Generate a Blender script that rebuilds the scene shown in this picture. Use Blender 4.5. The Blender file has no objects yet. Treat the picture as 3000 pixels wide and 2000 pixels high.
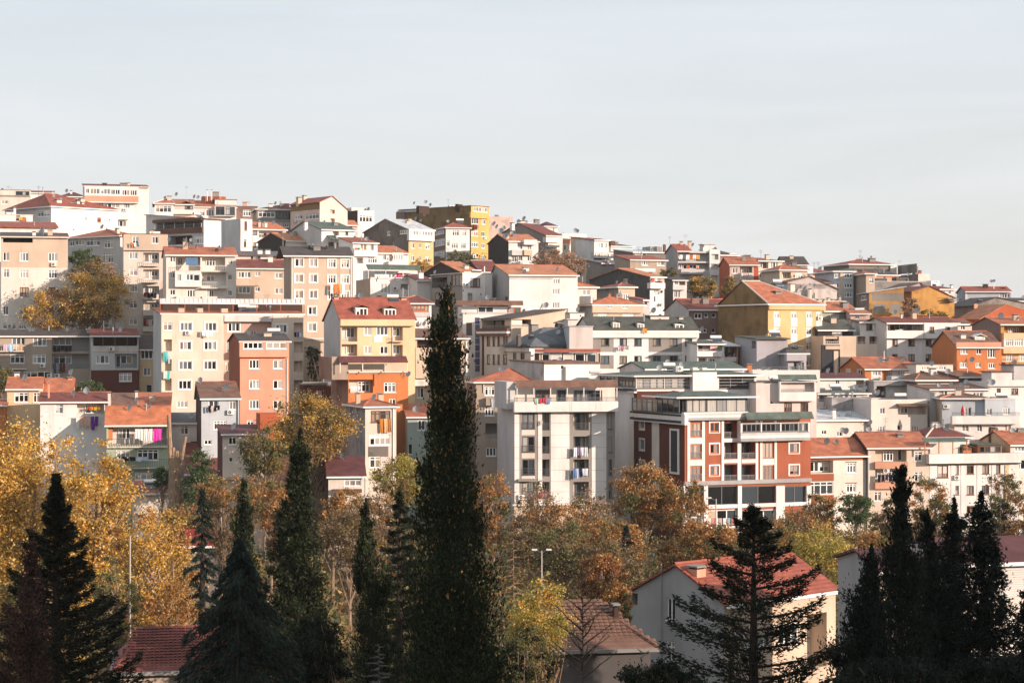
import bpy, math, random
import numpy as np
from mathutils import Vector, Matrix
R = math.radians
rng = random.Random(11)
nr = np.random.default_rng(5)
# ------------------------------------------------------------------ camera, sky, sun, exposure
S = bpy.context.scene
COL = S.collection
CZ = 40.0                      # camera height above datum
FP = 5833.0                    # focal length in pixels of a 3000 px wide frame (70 mm lens)
cam = bpy.data.cameras.new('camera'); cam.lens = 70.0; cam.sensor_width = 36.0
cam.clip_start = 0.5; cam.clip_end = 9000
camo = bpy.data.objects.new('camera', cam); COL.objects.link(camo)
camo.location = (0, 0, CZ); camo.rotation_euler = (R(90), 0, 0)
S.camera = camo
SUN_AZ, SUN_EL = R(61), R(13.5)   # azimuth: from behind the camera towards its right
w = bpy.data.worlds.new('World'); S.world = w; w.use_nodes = True
nt = w.node_tree; nt.nodes.clear()
out = nt.nodes.new('ShaderNodeOutputWorld'); bg = nt.nodes.new('ShaderNodeBackground')
sky = nt.nodes.new('ShaderNodeTexSky'); sky.sky_type = 'NISHITA'; sky.sun_disc = False
sky.sun_elevation = SUN_EL; sky.sun_rotation = math.pi - SUN_AZ
sky.air_density = 1.0; sky.dust_density = 2.0
tc = nt.nodes.new('ShaderNodeTexCoord'); mp = nt.nodes.new('ShaderNodeMapping')
mp.inputs['Scale'].default_value = (1.0, 1.0, 9.0); mp.inputs['Rotation'].default_value = (0.0, R(5), 0.0)
nz = nt.nodes.new('ShaderNodeTexNoise'); nz.inputs['Scale'].default_value = 3.2; nz.inputs['Detail'].default_value = 5
nz.inputs['Roughness'].default_value = 0.55; nz.inputs['Distortion'].default_value = 0.4
rp = nt.nodes.new('ShaderNodeValToRGB'); rp.color_ramp.elements[0].position = .25; rp.color_ramp.elements[1].position = .75
rp.color_ramp.elements[0].color = (.76, .76, .76, 1); rp.color_ramp.elements[1].color = (1, 1, 1, 1)
mx = nt.nodes.new('ShaderNodeMixRGB')   # thin pale cloud veil, creamier towards the horizon, bluer overhead
sx = nt.nodes.new('ShaderNodeSeparateXYZ'); nt.links.new(tc.outputs['Generated'], sx.inputs[0])
ve = nt.nodes.new('ShaderNodeValToRGB'); ve.color_ramp.elements[0].position = .02; ve.color_ramp.elements[1].position = .2
ve.color_ramp.elements[0].color = (.602, .6, .592, 1); ve.color_ramp.elements[1].color = (.545, .59, .64, 1)
sc_ = nt.nodes.new('ShaderNodeVectorMath'); sc_.operation = 'SCALE'; sc_.inputs[3].default_value = 10.2
nt.links.new(sx.outputs['Z'], ve.inputs['Fac']); nt.links.new(ve.outputs['Color'], sc_.inputs[0]); nt.links.new(sc_.outputs[0], mx.inputs['Color2'])
nt.links.new(tc.outputs['Generated'], mp.inputs['Vector']); nt.links.new(mp.outputs['Vector'], nz.inputs['Vector'])
nt.links.new(nz.outputs['Fac'], rp.inputs['Fac']); nt.links.new(rp.outputs['Color'], mx.inputs['Fac'])
nt.links.new(sky.outputs['Color'], mx.inputs['Color1']); nt.links.new(mx.outputs['Color'], bg.inputs['Color'])
bg.inputs['Strength'].default_value = 0.1
nt.links.new(bg.outputs['Background'], out.inputs['Surface'])
sl = bpy.data.lights.new('sun', 'SUN'); sl.energy = 5.0; sl.angle = R(0.5); sl.color = (1.0, .795, .665)
so = bpy.data.objects.new('sun', sl); COL.objects.link(so)
sd = Vector((math.sin(SUN_AZ)*math.cos(SUN_EL), -math.cos(SUN_AZ)*math.cos(SUN_EL), math.sin(SUN_EL)))
so.rotation_euler = sd.to_track_quat('Z', 'Y').to_euler(); so.location = (100, -100, 200)
vs = S.view_settings; vs.view_transform = 'Standard'; vs.look = 'None'; vs.exposure = 0.5; vs.gamma = 1.0
S.cycles.max_bounces = 6; S.cycles.diffuse_bounces = 3; S.cycles.glossy_bounces = 2
S.cycles.transmission_bounces = 3; S.cycles.transparent_max_bounces = 4
S.cycles.use_denoising = True; S.cycles.caustics_reflective = False; S.cycles.caustics_refractive = False

# ------------------------------------------------------------------ materials
def lin(h):
    c = [int(h[i:i+2], 16)/255 for i in (0, 2, 4)]
    return tuple((x/12.92 if x <= .04045 else ((x+.055)/1.055)**2.4) for x in c)
PAL = dict(white='E6E1DC', cream='E2D8CC', beige='DBCDBF', tan='D0BAA4', dtan='AD9C8C', salmon='D69D82', orange='C67C4C', yellow='DFC19A', eyellow='D8B482', dyellow='D4A862',
  pyellow='E0CDBA', ochre='8E734C', bochre='C49454', grey='A5A3A2', lgrey='C4C2C0', dgrey='5E5A58', black='383433', taupe='968F88',
  redb='64372C', red='A45E44', vred='B8603F', mauve='8C746B', pink='DABFB3', blueg='BDC3C8', blue='97A5B2', brown='6B4D40', dbrown='4A3830',
  stone='7E7670', conc='8E8A86', violet='ADA9AD', green='AEB79C', dred='552E2A', dslate='3A3D41', rose='DFD2CB', mint='AEBAB0',
  t_terra='B06C50', t_red='985444', t_dred='78443C', t_brown='785A4C', t_dark='504845', t_slate='62666A', t_green='58645C', t_zinc='BFC3C6',
  t_orange='BC7C5A', t_maroon='623A3A', t_olive='54554E', t_bright='C07450', metalw='D2D2D2')
MATS = {}
def newmat(key, col, rough=.8, spec=.3, metallic=0):
    m = bpy.data.materials.new(key); m.use_nodes = True
    p = m.node_tree.nodes['Principled BSDF']
    p.inputs['Base Color'].default_value = (*col, 1); p.inputs['Roughness'].default_value = rough
    p.inputs['Specular IOR Level'].default_value = spec; p.inputs['Metallic'].default_value = metallic
    return m, m.node_tree, p
def mixer(t, fac, c1, c2, mode='MIX'):
    n = t.nodes.new('ShaderNodeMixRGB'); n.blend_type = mode
    for s, v in (('Fac', fac), ('Color1', c1), ('Color2', c2)):
        if hasattr(v, 'links') or hasattr(v, 'is_linked'): t.links.new(v, n.inputs[s])
        elif s == 'Fac': n.inputs[s].default_value = v
        else: n.inputs[s].default_value = (*v, 1)
    return n.outputs['Color']
def noise(t, scale, detail=4, sc=(1, 1, 1), rough=.55):
    c = t.nodes.new('ShaderNodeTexCoord'); oi = t.nodes.new('ShaderNodeObjectInfo')
    ad = t.nodes.new('ShaderNodeVectorMath'); ad.operation = 'ADD'
    mu = t.nodes.new('ShaderNodeVectorMath'); mu.operation = 'SCALE'; mu.inputs[3].default_value = 1.0
    t.links.new(oi.outputs['Location'], mu.inputs[0])
    t.links.new(c.outputs['Object'], ad.inputs[0]); t.links.new(mu.outputs[0], ad.inputs[1])
    m = t.nodes.new('ShaderNodeMapping'); m.inputs['Scale'].default_value = sc
    n = t.nodes.new('ShaderNodeTexNoise'); n.inputs['Scale'].default_value = scale; n.inputs['Detail'].default_value = detail
    n.inputs['Roughness'].default_value = rough
    t.links.new(ad.outputs[0], m.inputs['Vector']); t.links.new(m.outputs['Vector'], n.inputs['Vector'])
    return n.outputs['Fac']
def ramp(t, fac, a, b, ca=(0, 0, 0), cb=(1, 1, 1)):
    r = t.nodes.new('ShaderNodeValToRGB'); r.color_ramp.elements[0].position = a; r.color_ramp.elements[1].position = b
    r.color_ramp.elements[0].color = (*ca, 1); r.color_ramp.elements[1].color = (*cb, 1)
    t.links.new(fac, r.inputs['Fac']); return r.outputs['Color']
def bump(t, p, h, strength, dist=.05):
    b = t.nodes.new('ShaderNodeBump'); b.inputs['Strength'].default_value = strength; b.inputs['Distance'].default_value = dist
    t.links.new(h, b.inputs['Height']); t.links.new(b.outputs['Normal'], p.inputs['Normal'])
def M(key):
    """plaster / roof / misc material by palette key; a trailing ~ means heavily stained render"""
    if key in MATS: return MATS[key]
    stained = key.endswith('~'); k = key.rstrip('~')
    base = lin(PAL[k]) if k in PAL else lin(k)
    m, t, p = newmat(key.replace('~', '_stained'), base)
    if k.startswith('t_'):
        p.inputs['Roughness'].default_value = .75
        a = ramp(t, noise(t, .9, 5), .3, .72); b = ramp(t, noise(t, 6.0, 3), .35, .7)
        c1 = mixer(t, a, tuple(x*.62 for x in base), tuple(min(1, x*1.25) for x in base))
        c2 = mixer(t, b, c1, tuple(x*.62 for x in base)); n = c2.node if hasattr(c2, 'node') else None
        c3 = mixer(t, .35, c1, c2)
        wv = t.nodes.new('ShaderNodeTexWave'); wv.bands_direction = 'Z'; wv.inputs['Scale'].default_value = 1.6; wv.inputs['Distortion'].default_value = .6
        wv.inputs['Detail'].default_value = 2
        tcn = t.nodes.new('ShaderNodeTexCoord'); t.links.new(tcn.outputs['Object'], wv.inputs['Vector'])
        t.links.new(c3, p.inputs['Base Color']); bump(t, p, wv.outputs['Fac'], .5, .06)
    else:
        a = ramp(t, noise(t, .22, 5), .32, .75)
        st = ramp(t, noise(t, .9, 5, (1.3, 1.3, .14)), .4, .8)
        dk = .55 if stained else .62
        c1 = mixer(t, a, tuple(x*(.68 if stained else .77) for x in base), base)
        msk = ramp(t, noise(t, .35, 3), .4, .62, (0, 0, 0), (1, 1, 1) if stained else (.75, .75, .75))
        c2 = mixer(t, mixer(t, 1.0, st, msk, 'MULTIPLY'), c1, tuple(x*dk*f for x, f in zip(base, (1, .96, .9))))
        t.links.new(c2, p.inputs['Base Color'])
        if stained:
            d = ramp(t, noise(t, .5, 6), .5, .66); c3 = mixer(t, d, c2, tuple(x*.5 for x in base)); t.links.new(c3, p.inputs['Base Color'])
        bump(t, p, noise(t, 9, 3), .25, .02)
        p.inputs['Roughness'].default_value = .9
    MATS[key] = m; return m
def simple(key, h, rough=.5, spec=.4, metallic=0):
    if key not in MATS: MATS[key] = newmat(key, lin(h) if isinstance(h, str) else h, rough, spec, metallic)[0]
    return MATS[key]
def streaky(key, h1, h2, rough=.25, sc=5):
    """a window pane with a curtain hanging right behind it"""
    if key in MATS: return MATS[key]
    m, t, p = newmat(key, lin(h1), rough, .5)
    f = ramp(t, noise(t, sc, 2, (3, 3, .05)), .35, .65)
    t.links.new(mixer(t, f, lin(h1), lin(h2)), p.inputs['Base Color']); MATS[key] = m; return m
FR = dict(w=simple('frame_white', 'E6E4E0', .45), b=simple('frame_brown', '6A3F28', .5), g=simple('frame_grey', '4A4C50', .4), r=simple('frame_orange', 'B06030', .5))
PANES = [simple('glass_dark', '14171A', .06, .6), simple('glass_mid', '3A4248', .08, .6), simple('glass_sky_reflect', '5E6A72', .08, .6),  # third glass: reflected sky is put into its base colour
         streaky('curtain_white', 'B8B4AC', '8A8884'), streaky('curtain_grey', '8E8E8C', '5E6264'), streaky('curtain_beige', 'A8947C', '6E6052')]
BLINDS = [simple('blind_white', 'C8C4BC', .6), simple('blind_tan', 'A89880', .6), simple('blind_grey', '8A8884', .6), simple('blind_brown', '6A5444', .6)]
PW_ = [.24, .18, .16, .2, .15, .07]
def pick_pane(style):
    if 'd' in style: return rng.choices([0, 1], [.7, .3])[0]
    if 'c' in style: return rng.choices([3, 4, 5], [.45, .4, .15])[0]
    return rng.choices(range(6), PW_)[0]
METAL = simple('rail_metal', '6E7072', .4, .5, .6); WHITE = simple('gutter_white', 'E2DFDA', .5); DISH = simple('dish_grey', '9A9C9E', .5)
DARKIN = simple('dark_interior', '1C1816', .9); TUBE = simple('pipe_grey', '8A8A88', .5)

# ------------------------------------------------------------------ mesh helpers
class MB:
    def __init__(s): s.v = []; s.f = []; s.m = []
    def quad(s, a, b, c, d, m=0):
        i = len(s.v); s.v += [a, b, c, d]; s.f.append((i, i+1, i+2, i+3)); s.m.append(m)
    def poly(s, pts, m=0):
        i = len(s.v); s.v += list(pts); s.f.append(tuple(range(i, i+len(pts)))); s.m.append(m)
    def box(s, x0, x1, y0, y1, z0, z1, m=0):
        i = len(s.v)
        s.v += [(x0, y0, z0), (x1, y0, z0), (x1, y1, z0), (x0, y1, z0), (x0, y0, z1), (x1, y0, z1), (x1, y1, z1), (x0, y1, z1)]
        for f in ((0, 3, 2, 1), (4, 5, 6, 7), (0, 1, 5, 4), (1, 2, 6, 5), (2, 3, 7, 6), (3, 0, 4, 7)):
            s.f.append(tuple(i+k for k in f)); s.m.append(m)
    def prism(s, poly, axis, a0, a1, m=0):
        """extrude a closed 2D polygon [(p,q)..] along axis 'u' (poly in v,z) or 'v' (poly in u,z)"""
        n = len(poly); i = len(s.v)
        mk = (lambda a, p: (a, p[0], p[1])) if axis == 'u' else (lambda a, p: (p[0], a, p[1]))
        s.v += [mk(a0, p) for p in poly] + [mk(a1, p) for p in poly]
        s.f.append(tuple(range(i, i+n))); s.m.append(m); s.f.append(tuple(range(i+2*n-1, i+n-1, -1))); s.m.append(m)
        for k in range(n):
            j = (k+1) % n; s.f.append((i+k, i+n+k, i+n+j, i+j)); s.m.append(m)
    def tube(s, p0, p1, r0, r1, n=5, m=0):
        a = Vector(p0); b = Vector(p1); d = (b-a)
        if d.length < 1e-6: return
        q = d.to_track_quat('Z', 'Y'); i = len(s.v)
        for c, r in ((a, r0), (b, r1)):
            for k in range(n):
                t = 2*math.pi*k/n; s.v.append(tuple(c + q @ Vector((r*math.cos(t), r*math.sin(t), 0))))
        for k in range(n):
            j = (k+1) % n; s.f.append((i+k, i+j, i+n+j, i+n+k)); s.m.append(m)
        s.f.append(tuple(i+n+k for k in range(n))); s.m.append(m)
    def mesh(s, name, mats):
        me = bpy.data.meshes.new(name); me.from_pydata(s.v, [], s.f)
        for x in mats: me.materials.append(x)
        if len(mats) > 1: me.polygons.foreach_set('material_index', s.m)
        me.validate(); me.update(); return me
    def obj(s, name, mats, parent=None):
        if not s.f: return None
        return link(name, s.mesh(name, mats), parent)
def link(name, me, parent=None, loc=None):
    o = bpy.data.objects.new(name, me); COL.objects.link(o)
    if parent is not None: o.parent = parent
    if loc is not None: o.location = loc
    return o
def tag(o, label=None, cat=None, group=None, kind=None):
    for k, v in (('label', label), ('category', cat), ('group', group), ('kind', kind)):
        if v: o[k] = v
    return o
def empty(name, loc, rz=0):
    o = bpy.data.objects.new(name, None); COL.objects.link(o); o.location = loc; o.rotation_euler = (0, 0, rz)
    o.empty_display_size = .5; return o
def K(px): return (px-1500.0)/FP
def at(px, py, D): return Vector((K(px)*D, D, CZ-(py-1000.0)/FP*D))

# ------------------------------------------------------------------ terrain
def sstep(a, b, x):
    t = np.clip((x-a)/(b-a), 0, 1); return t*t*(3-2*t)
def terrain(x, y):
    x = np.asarray(x, float); y = np.asarray(y, float)
    k = x/np.maximum(y, 60.0)                              # bearing
    rise = 46 - 26*sstep(-.02, .2, k)
    valley = CZ-26.5
    z = valley + rise*np.clip((y-272)/190.0, 0, 1)
    z = z - 40*sstep(500, 800, y)
    near = sstep(95, 12, y)                                # the slope below the viewpoint
    z = z*(1-near) + (CZ-9.0)*near
    # unseen spur added right of and behind the viewpoint, shaped to shade the foreground
    d = ((x-82)/50.0)**2 + ((y-24)/27.0)**2
    z = z + 32*np.exp(-d)
    d2 = ((x-150)/70.0)**2 + ((y+80)/70.0)**2
    z = z + 24*np.exp(-d2)
    z = z + .5*np.sin(x*.11+1)*np.cos(y*.09) + .25*np.sin(x*.31)*np.sin(y*.27+2)
    return z
def tz(x, y): return float(terrain(x, y))
def build_ground():
    xs = np.concatenate([np.linspace(-4000, -420, 14), np.arange(-400, 401, 8.0), np.linspace(420, 4000, 14)])
    ys = np.concatenate([np.linspace(-2500, -260, 10), np.arange(-240, 720, 8.0), np.linspace(740, 6000, 18)])
    X, Y = np.meshgrid(xs, ys); Z = terrain(X, Y)
    me = bpy.data.meshes.new('ground'); nx, ny = len(xs), len(ys)
    V = np.stack([X, Y, Z], -1).reshape(-1, 3)
    F = [(j*nx+i, j*nx+i+1, (j+1)*nx+i+1, (j+1)*nx+i) for j in range(ny-1) for i in range(nx-1)]
    me.from_pydata(V.tolist(), [], F)
    m, t, p = newmat('earth_and_leaf_litter', (.1, .08, .05), .95)
    a = ramp(t, noise(t, .05, 6), .4, .62); b = ramp(t, noise(t, .9, 5), .4, .65)
    c1 = mixer(t, a, (.075, .06, .04), (.06, .07, .03)); c2 = mixer(t, b, c1, (.16, .11, .06))
    t.links.new(c2, p.inputs['Base Color']); bump(t, p, noise(t, 2.5, 6), .8, .3)
    me.materials.append(m); me.polygons.foreach_set('use_smooth', [True]*len(F))
    return tag(link('ground', me), kind='structure')
build_ground()

# ------------------------------------------------------------------ buildings
UNIT = {}
def dish_mesh():
    if 'dish' in UNIT: return UNIT['dish']
    b = MB(); n = 12; rings = [(0, 0), (.45, .05), (.8, .16), (1, .25)]
    for (r0, h0), (r1, h1) in zip(rings[:-1], rings[1:]):
        for k in range(n):
            t0, t1 = 2*math.pi*k/n, 2*math.pi*(k+1)/n
            P = lambda r, h, t: (r*math.cos(t), -h, r*math.sin(t))
            if r0 == 0: b.poly([P(0, h0, 0), P(r1, h1, t0), P(r1, h1, t1)])
            else: b.quad(P(r0, h0, t0), P(r1, h1, t0), P(r1, h1, t1), P(r0, h0, t1))
    b.tube((0, -.2, -1), (0, -.95, -.05), .04, .04, 4, 1); b.box(-.09, .09, -1.05, -.85, -.12, .06, 1)
    b.tube((0, .02, 0), (0, .3, -.15), .08, .08, 5, 1); b.tube((0, .3, -.15), (0, .3, -1.5), .06, .06, 5, 1)
    UNIT['dish'] = b.mesh('satellite_dish', [DISH, TUBE]); return UNIT['dish']
def ac_mesh():
    if 'ac' in UNIT: return UNIT['ac']
    b = MB(); b.box(-.42, .42, -.36, -.06, -.3, .3)
    n = 12; c = [(-.12+.22*math.cos(2*math.pi*k/n), -.365, .22*math.sin(2*math.pi*k/n)) for k in range(n)]; b.poly(c, 1)
    c = [(-.12+.06*math.cos(2*math.pi*k/6), -.37, .06*math.sin(2*math.pi*k/6)) for k in range(6)]; b.poly(c, 0)
    b.box(-.36, -.3, -.34, 0, -.36, -.3, 2); b.box(.3, .36, -.34, 0, -.36, -.3, 2)
    UNIT['ac'] = b.mesh('air_conditioner', [simple('ac_white', 'DAD6CE', .5), simple('ac_fan', '3A3A3A', .7), METAL]); return UNIT['ac']

PAINT = {'render_coat', 'painted_band', 'render_patch', 'brick_base', 'bare_brick', 'soot_patch', 'stone_base', 'brick_patch'}
class Face:
    """a flat facade; front faces map (a,z)->(a,v,z), left faces map (a,z)->(u,a,z)"""
    def __init__(s, b, kind, off, a0, a1, z0, z1):
        s.b, s.kind, s.off, s.a0, s.a1, s.z0, s.z1 = b, kind, off, a0, a1, z0, z1
        s.holes = []; s.zones = []
    def P(s, a, d, z):                       # d = distance outwards from the facade
        return (a, s.off-d, z) if s.kind == 'F' else (s.off-d, a, z)
    def box(s, mb, a0, a1, d0, d1, z0, z1, m=0):
        if s.kind == 'F': mb.box(a0, a1, s.off-d1, s.off-d0, z0, z1, m)
        else: mb.box(s.off-d1, s.off-d0, a0, a1, z0, z1, m)
    def az(s, px, py, d=0):
        return s.b.uz(px, py, s.off-d) if s.kind == 'F' else s.b.vz(px, py, s.off-d)
    def rect(s, x, y, w, h, d=0):
        a0, z1 = s.az(x, y, d); a1, _ = s.az(x+w, y, d); _, z0 = s.az(x, y+h, d)
        if a0 > a1: a0, a1 = a1, a0
        return a0, a1, z0, z1
    def clip(s, a0, a1, z0, z1, e=.06):
        return max(a0, s.a0+e), min(a1, s.a1-e), max(z0, s.z0+e), min(z1, s.z1-e)
    def w(s, style, xs, ys, h, depth=.16):
        """windows: style digits = panes; t transom, b/g/r frame colour, s surround, d dark, c curtains, e no sill"""
        for y in ys:
            zz = None
            for (x, w) in xs:
                a0, a1, z0, z1 = s.rect(x, y, w, h)
                if zz is None: zz = (z0, z1)
                z0, z1 = zz
                a0, a1, z0, z1 = s.clip(a0, a1, z0, z1)
                if a1-a0 < .15 or z1-z0 < .15: continue
                if getattr(s, 'solid', False): s.window(style+'e', a0, a1, z0, z1, .003, w); continue
                s.holes.append((a0, a1, z0, z1, depth))
                s.window(style, a0, a1, z0, z1, -depth, w)
        return s
    def window(s, style, a0, a1, z0, z1, d, wpx=20):
        n = int(''.join(c for c in style if c.isdigit()) or 2)
        fm = next((FR[c] for c in style if c in 'bgr'), FR['w'])
        mb = MB(); t = min(.12, (a1-a0)*.1); D0, D1 = d, d+.09
        s.box(mb, a0, a0+t, D0, D1, z0, z1); s.box(mb, a1-t, a1, D0, D1, z0, z1)
        s.box(mb, a0+t, a1-t, D0, D1, z1-t, z1); s.box(mb, a0+t, a1-t, D0, D1, z0, z0+t)
        for k in range(1, n):
            c = a0+(a1-a0)*k/n; s.box(mb, c-t*.55, c+t*.55, D0, D1-.01, z0+t, z1-t)
        zt = None
        if 't' in style:
            zt = z1-(z1-z0)*.27; s.box(mb, a0+t, a1-t, D0, D1-.02, zt-t*.5, zt+t*.5)
        mats = [fm]
        if 'e' not in style: s.box(mb, a0-.07, a1+.07, -.1 if d < 0 else D0, .07 if d < 0 else D1+.06, z0-.09, z0-.005, 0)
        if 's' in style:
            e = .16; dd = (.004, .05) if d < 0 else (D0, D1+.02); mats.append(FR['w'])
            for q in ((a0-e, a0-.005, z0-e, z1+e), (a1+.005, a1+e, z0-e, z1+e), (a0-.005, a1+.005, z1+.005, z1+e), (a0-.005, a1+.005, z0-e, z0-.095)):
                s.box(mb, q[0], q[1], dd[0], dd[1], q[2], q[3], 1)
        o = mb.obj('window', mats, s.b.root)
        def pane(lst):
            pb = MB(); mm = []
            for k, mi in lst:
                p0, p1 = a0+(a1-a0)*k/n, a0+(a1-a0)*(k+1)/n
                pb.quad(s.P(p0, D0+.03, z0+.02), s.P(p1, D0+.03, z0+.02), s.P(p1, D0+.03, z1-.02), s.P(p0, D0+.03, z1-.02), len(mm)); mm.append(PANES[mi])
            pb.obj('pane', mm, o)
        if rng.random() < .22 and 'k' not in style and z1-z0 > .7:
            bl = MB(); p0 = a0+t; p1 = a1-t if rng.random() < .5 else a0+(a1-a0)*max(1, n//2)/n; zb = z1-t-(z1-z0)*rng.uniform(.25, .6)
            bl.quad(s.P(p0, D0+.045, zb), s.P(p1, D0+.045, zb), s.P(p1, D0+.045, z1-t), s.P(p0, D0+.045, z1-t)); bl.obj('blind', [rng.choice(BLINDS)], o)
        base = pick_pane(style); lst = [(k, base if rng.random() < .45 else pick_pane(style)) for k in range(n)]
        if wpx/n >= 12:
            for l in lst: pane([l])
        else: pane(lst)
        return o
    def rec(s, x, y, w, h, d=1.3, col=None, rail=None, rh=.38, win=None, name='balcony'):
        """a recessed balcony: real niche with back wall; rail 'bars' | 'solid' | None"""
        a0, a1, z0, z1 = s.clip(*s.rect(x, y, w, h))
        if a1-a0 < .3 or z1-z0 < .3: return
        s.holes.append((a0, a1, z0, z1, d))
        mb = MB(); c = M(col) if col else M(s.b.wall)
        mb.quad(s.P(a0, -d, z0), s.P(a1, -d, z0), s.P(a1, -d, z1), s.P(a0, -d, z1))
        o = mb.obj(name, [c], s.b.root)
        for (fx, fw, fy, fh, st) in (win or []):      # fractions of the niche
            s.window(st+'e', a0+(a1-a0)*fx, a0+(a1-a0)*(fx+fw), z1-(z1-z0)*(fy+fh), z1-(z1-z0)*fy, -d+.02, w*fw).parent = s.b.root
        if rail: s.railing(a0, a1, z0, z0+(z1-z0)*rh, 0, rail, o, col)
        return o
    def railing(s, a0, a1, z0, z1, d, kind, parent, col=None, out=0.0):
        mb = MB()
        if kind == 'solid': s.box(mb, a0, a1, d-.1, d-.01, z0, z1); mb.obj('parapet', [M(col or s.b.wall)], parent); return
        mt = WHITE if kind == 'white' else METAL
        s.box(mb, a0, a1, d-.06, d-.01, z1-.05, z1)
        if kind == 'rails':
            for k in range(4): s.box(mb, a0, a1, d-.05, d-.02, z0+(z1-z0)*(k+.5)/4.6, z0+(z1-z0)*(k+.5)/4.6+.035)
            st = 1.4
        else: st = .3
        n = max(2, int((a1-a0)/st))
        for k in range(n+1): c = a0+(a1-a0)*k/n; s.box(mb, c-.018, c+.018, d-.05, d-.02, z0, z1-.05)
        mb.obj('railing', [mt], parent)
    def band(s, x, y, w, h, p=.12, col='white', name='moulding', d0=.0):
        a0, a1, z0, z1 = s.rect(x, y, w, h)
        if name in PAINT: s.zones.append((max(a0, s.a0), min(a1, s.a1), max(z0, s.z0), min(z1, s.z1), col)); return
        mb = MB(); s.box(mb, a0, a1, d0+.003, p, z0, z1); return mb.obj(name, [M(col)], s.b.root)
    def panels(s, x, ys, w, p=.06, col='white'):
        """a pilaster clad in stacked panels with open joints"""
        for y0, y1 in zip(ys[:-1], ys[1:]):
            a0, a1, z0, z1 = s.rect(x, y0, w, y1-y0); mb = MB(); s.box(mb, a0, a1, .003, p, z0+.03, z1-.0); mb.obj('cladding_panel', [M(col)], s.b.root)
    def bal(s, x, y, w, h, p=1.1, kind='solid', col=None, name='balcony'):
        """projecting balcony; (x,y,w,h) is its front parapet as seen"""
        a0, a1, z0, z1 = s.rect(x, y, w, h, p)
        mb = MB(); s.box(mb, a0, a1, .003, p, z0-.12, z0+.02); c = M(col or s.b.wall)
        if kind == 'solid':
            s.box(mb, a0, a1, p-.12, p, z0+.02, z1); s.box(mb, a0, a0+.1, .003, p-.12, z0+.02, z1); s.box(mb, a1-.1, a1, .003, p-.12, z0+.02, z1)
        o = mb.obj(name, [c], s.b.root)
        if kind != 'solid':
            s.railing(a0, a1, z0+.02, z1, p, kind, o)
        return o
    def vol(s, x, y, w, h, p, col=None, name='overhang', under=True):
        """projecting storey(s); returns its own front Face"""
        a0, a1, z0, z1 = s.rect(x, y, w, h, p)
        f = Face(s.b, s.kind, s.off-p, a0, a1, z0, z1); f.volp = p; f.col = col or s.b.wall; f.name = name
        s.b.vols.append(f); return f
    def ac(s, x, y):
        a, z = s.az(x, y); o = link('air_conditioner', ac_mesh(), s.b.root); o.location = s.P(a, 0, z)
        if s.kind == 'L': o.rotation_euler.z = R(-90)
        return s
    def dish(s, x, y, r, d=.45):
        a, z = s.az(x, y, d); rr = r/FP*s.b.D
        o = link('satellite_dish', dish_mesh(), s.b.root); o.location = s.P(a, d, z); o.scale = (rr,)*3
        o.rotation_euler = (R(rng.uniform(-28, -14)), 0, R(-36+rng.uniform(-26, 26))-s.b.th); return s
    def pipe(s, x, y0, y1, r=.06, col=None):
        a, z1 = s.az(x, y0, .1); _, z0 = s.az(x, y1, .1); mb = MB(); mb.tube(s.P(a, .1, z0), s.P(a, .1, z1), r, r, 6)
        mb.obj('downpipe', [M(col) if col else WHITE], s.b.root); return s
    def wallmesh(s, mb, m, mats):
        """wall with window openings cut through; painted zones get their own material"""
        rects = s.holes+s.zones
        A = sorted({s.a0, s.a1} | {q for h in rects for q in h[:2]}); Z = sorted({s.z0, s.z1} | {q for h in rects for q in h[2:4]})
        inh = lambda a, z: any(h[0] < a < h[1] and h[2] < z < h[3] for h in s.holes)
        def mi(a, z):
            r = m
            for h in s.zones:
                if h[0] < a < h[1] and h[2] < z < h[3]:
                    k = M(h[4])
                    if k not in mats: mats.append(k)
                    r = mats.index(k)
            return r
        for k in range(len(A)-1):
            run = None; rm = None
            for j in range(len(Z)-1):
                a, z = (A[k]+A[k+1])/2, (Z[j]+Z[j+1])/2
                c = None if inh(a, z) else mi(a, z)
                if run is not None and c != rm:
                    mb.quad(s.P(A[k], 0, run), s.P(A[k+1], 0, run), s.P(A[k+1], 0, Z[j]), s.P(A[k], 0, Z[j]), rm); run = None
                if run is None and c is not None: run, rm = Z[j], c
            if run is not None: mb.quad(s.P(A[k], 0, run), s.P(A[k+1], 0, run), s.P(A[k+1], 0, Z[-1]), s.P(A[k], 0, Z[-1]), rm)
        for (a0, a1, z0, z1, d) in s.holes:
            c = mi((a0+a1)/2, (z0+z1)/2)
            for (p, q) in (((a0, z0), (a1, z0)), ((a1, z0), (a1, z1)), ((a1, z1), (a0, z1)), ((a0, z1), (a0, z0))):
                mb.quad(s.P(p[0], 0, p[1]), s.P(q[0], 0, q[1]), s.P(q[0], -d, q[1]), s.P(p[0], -d, p[1]), c)

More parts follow.
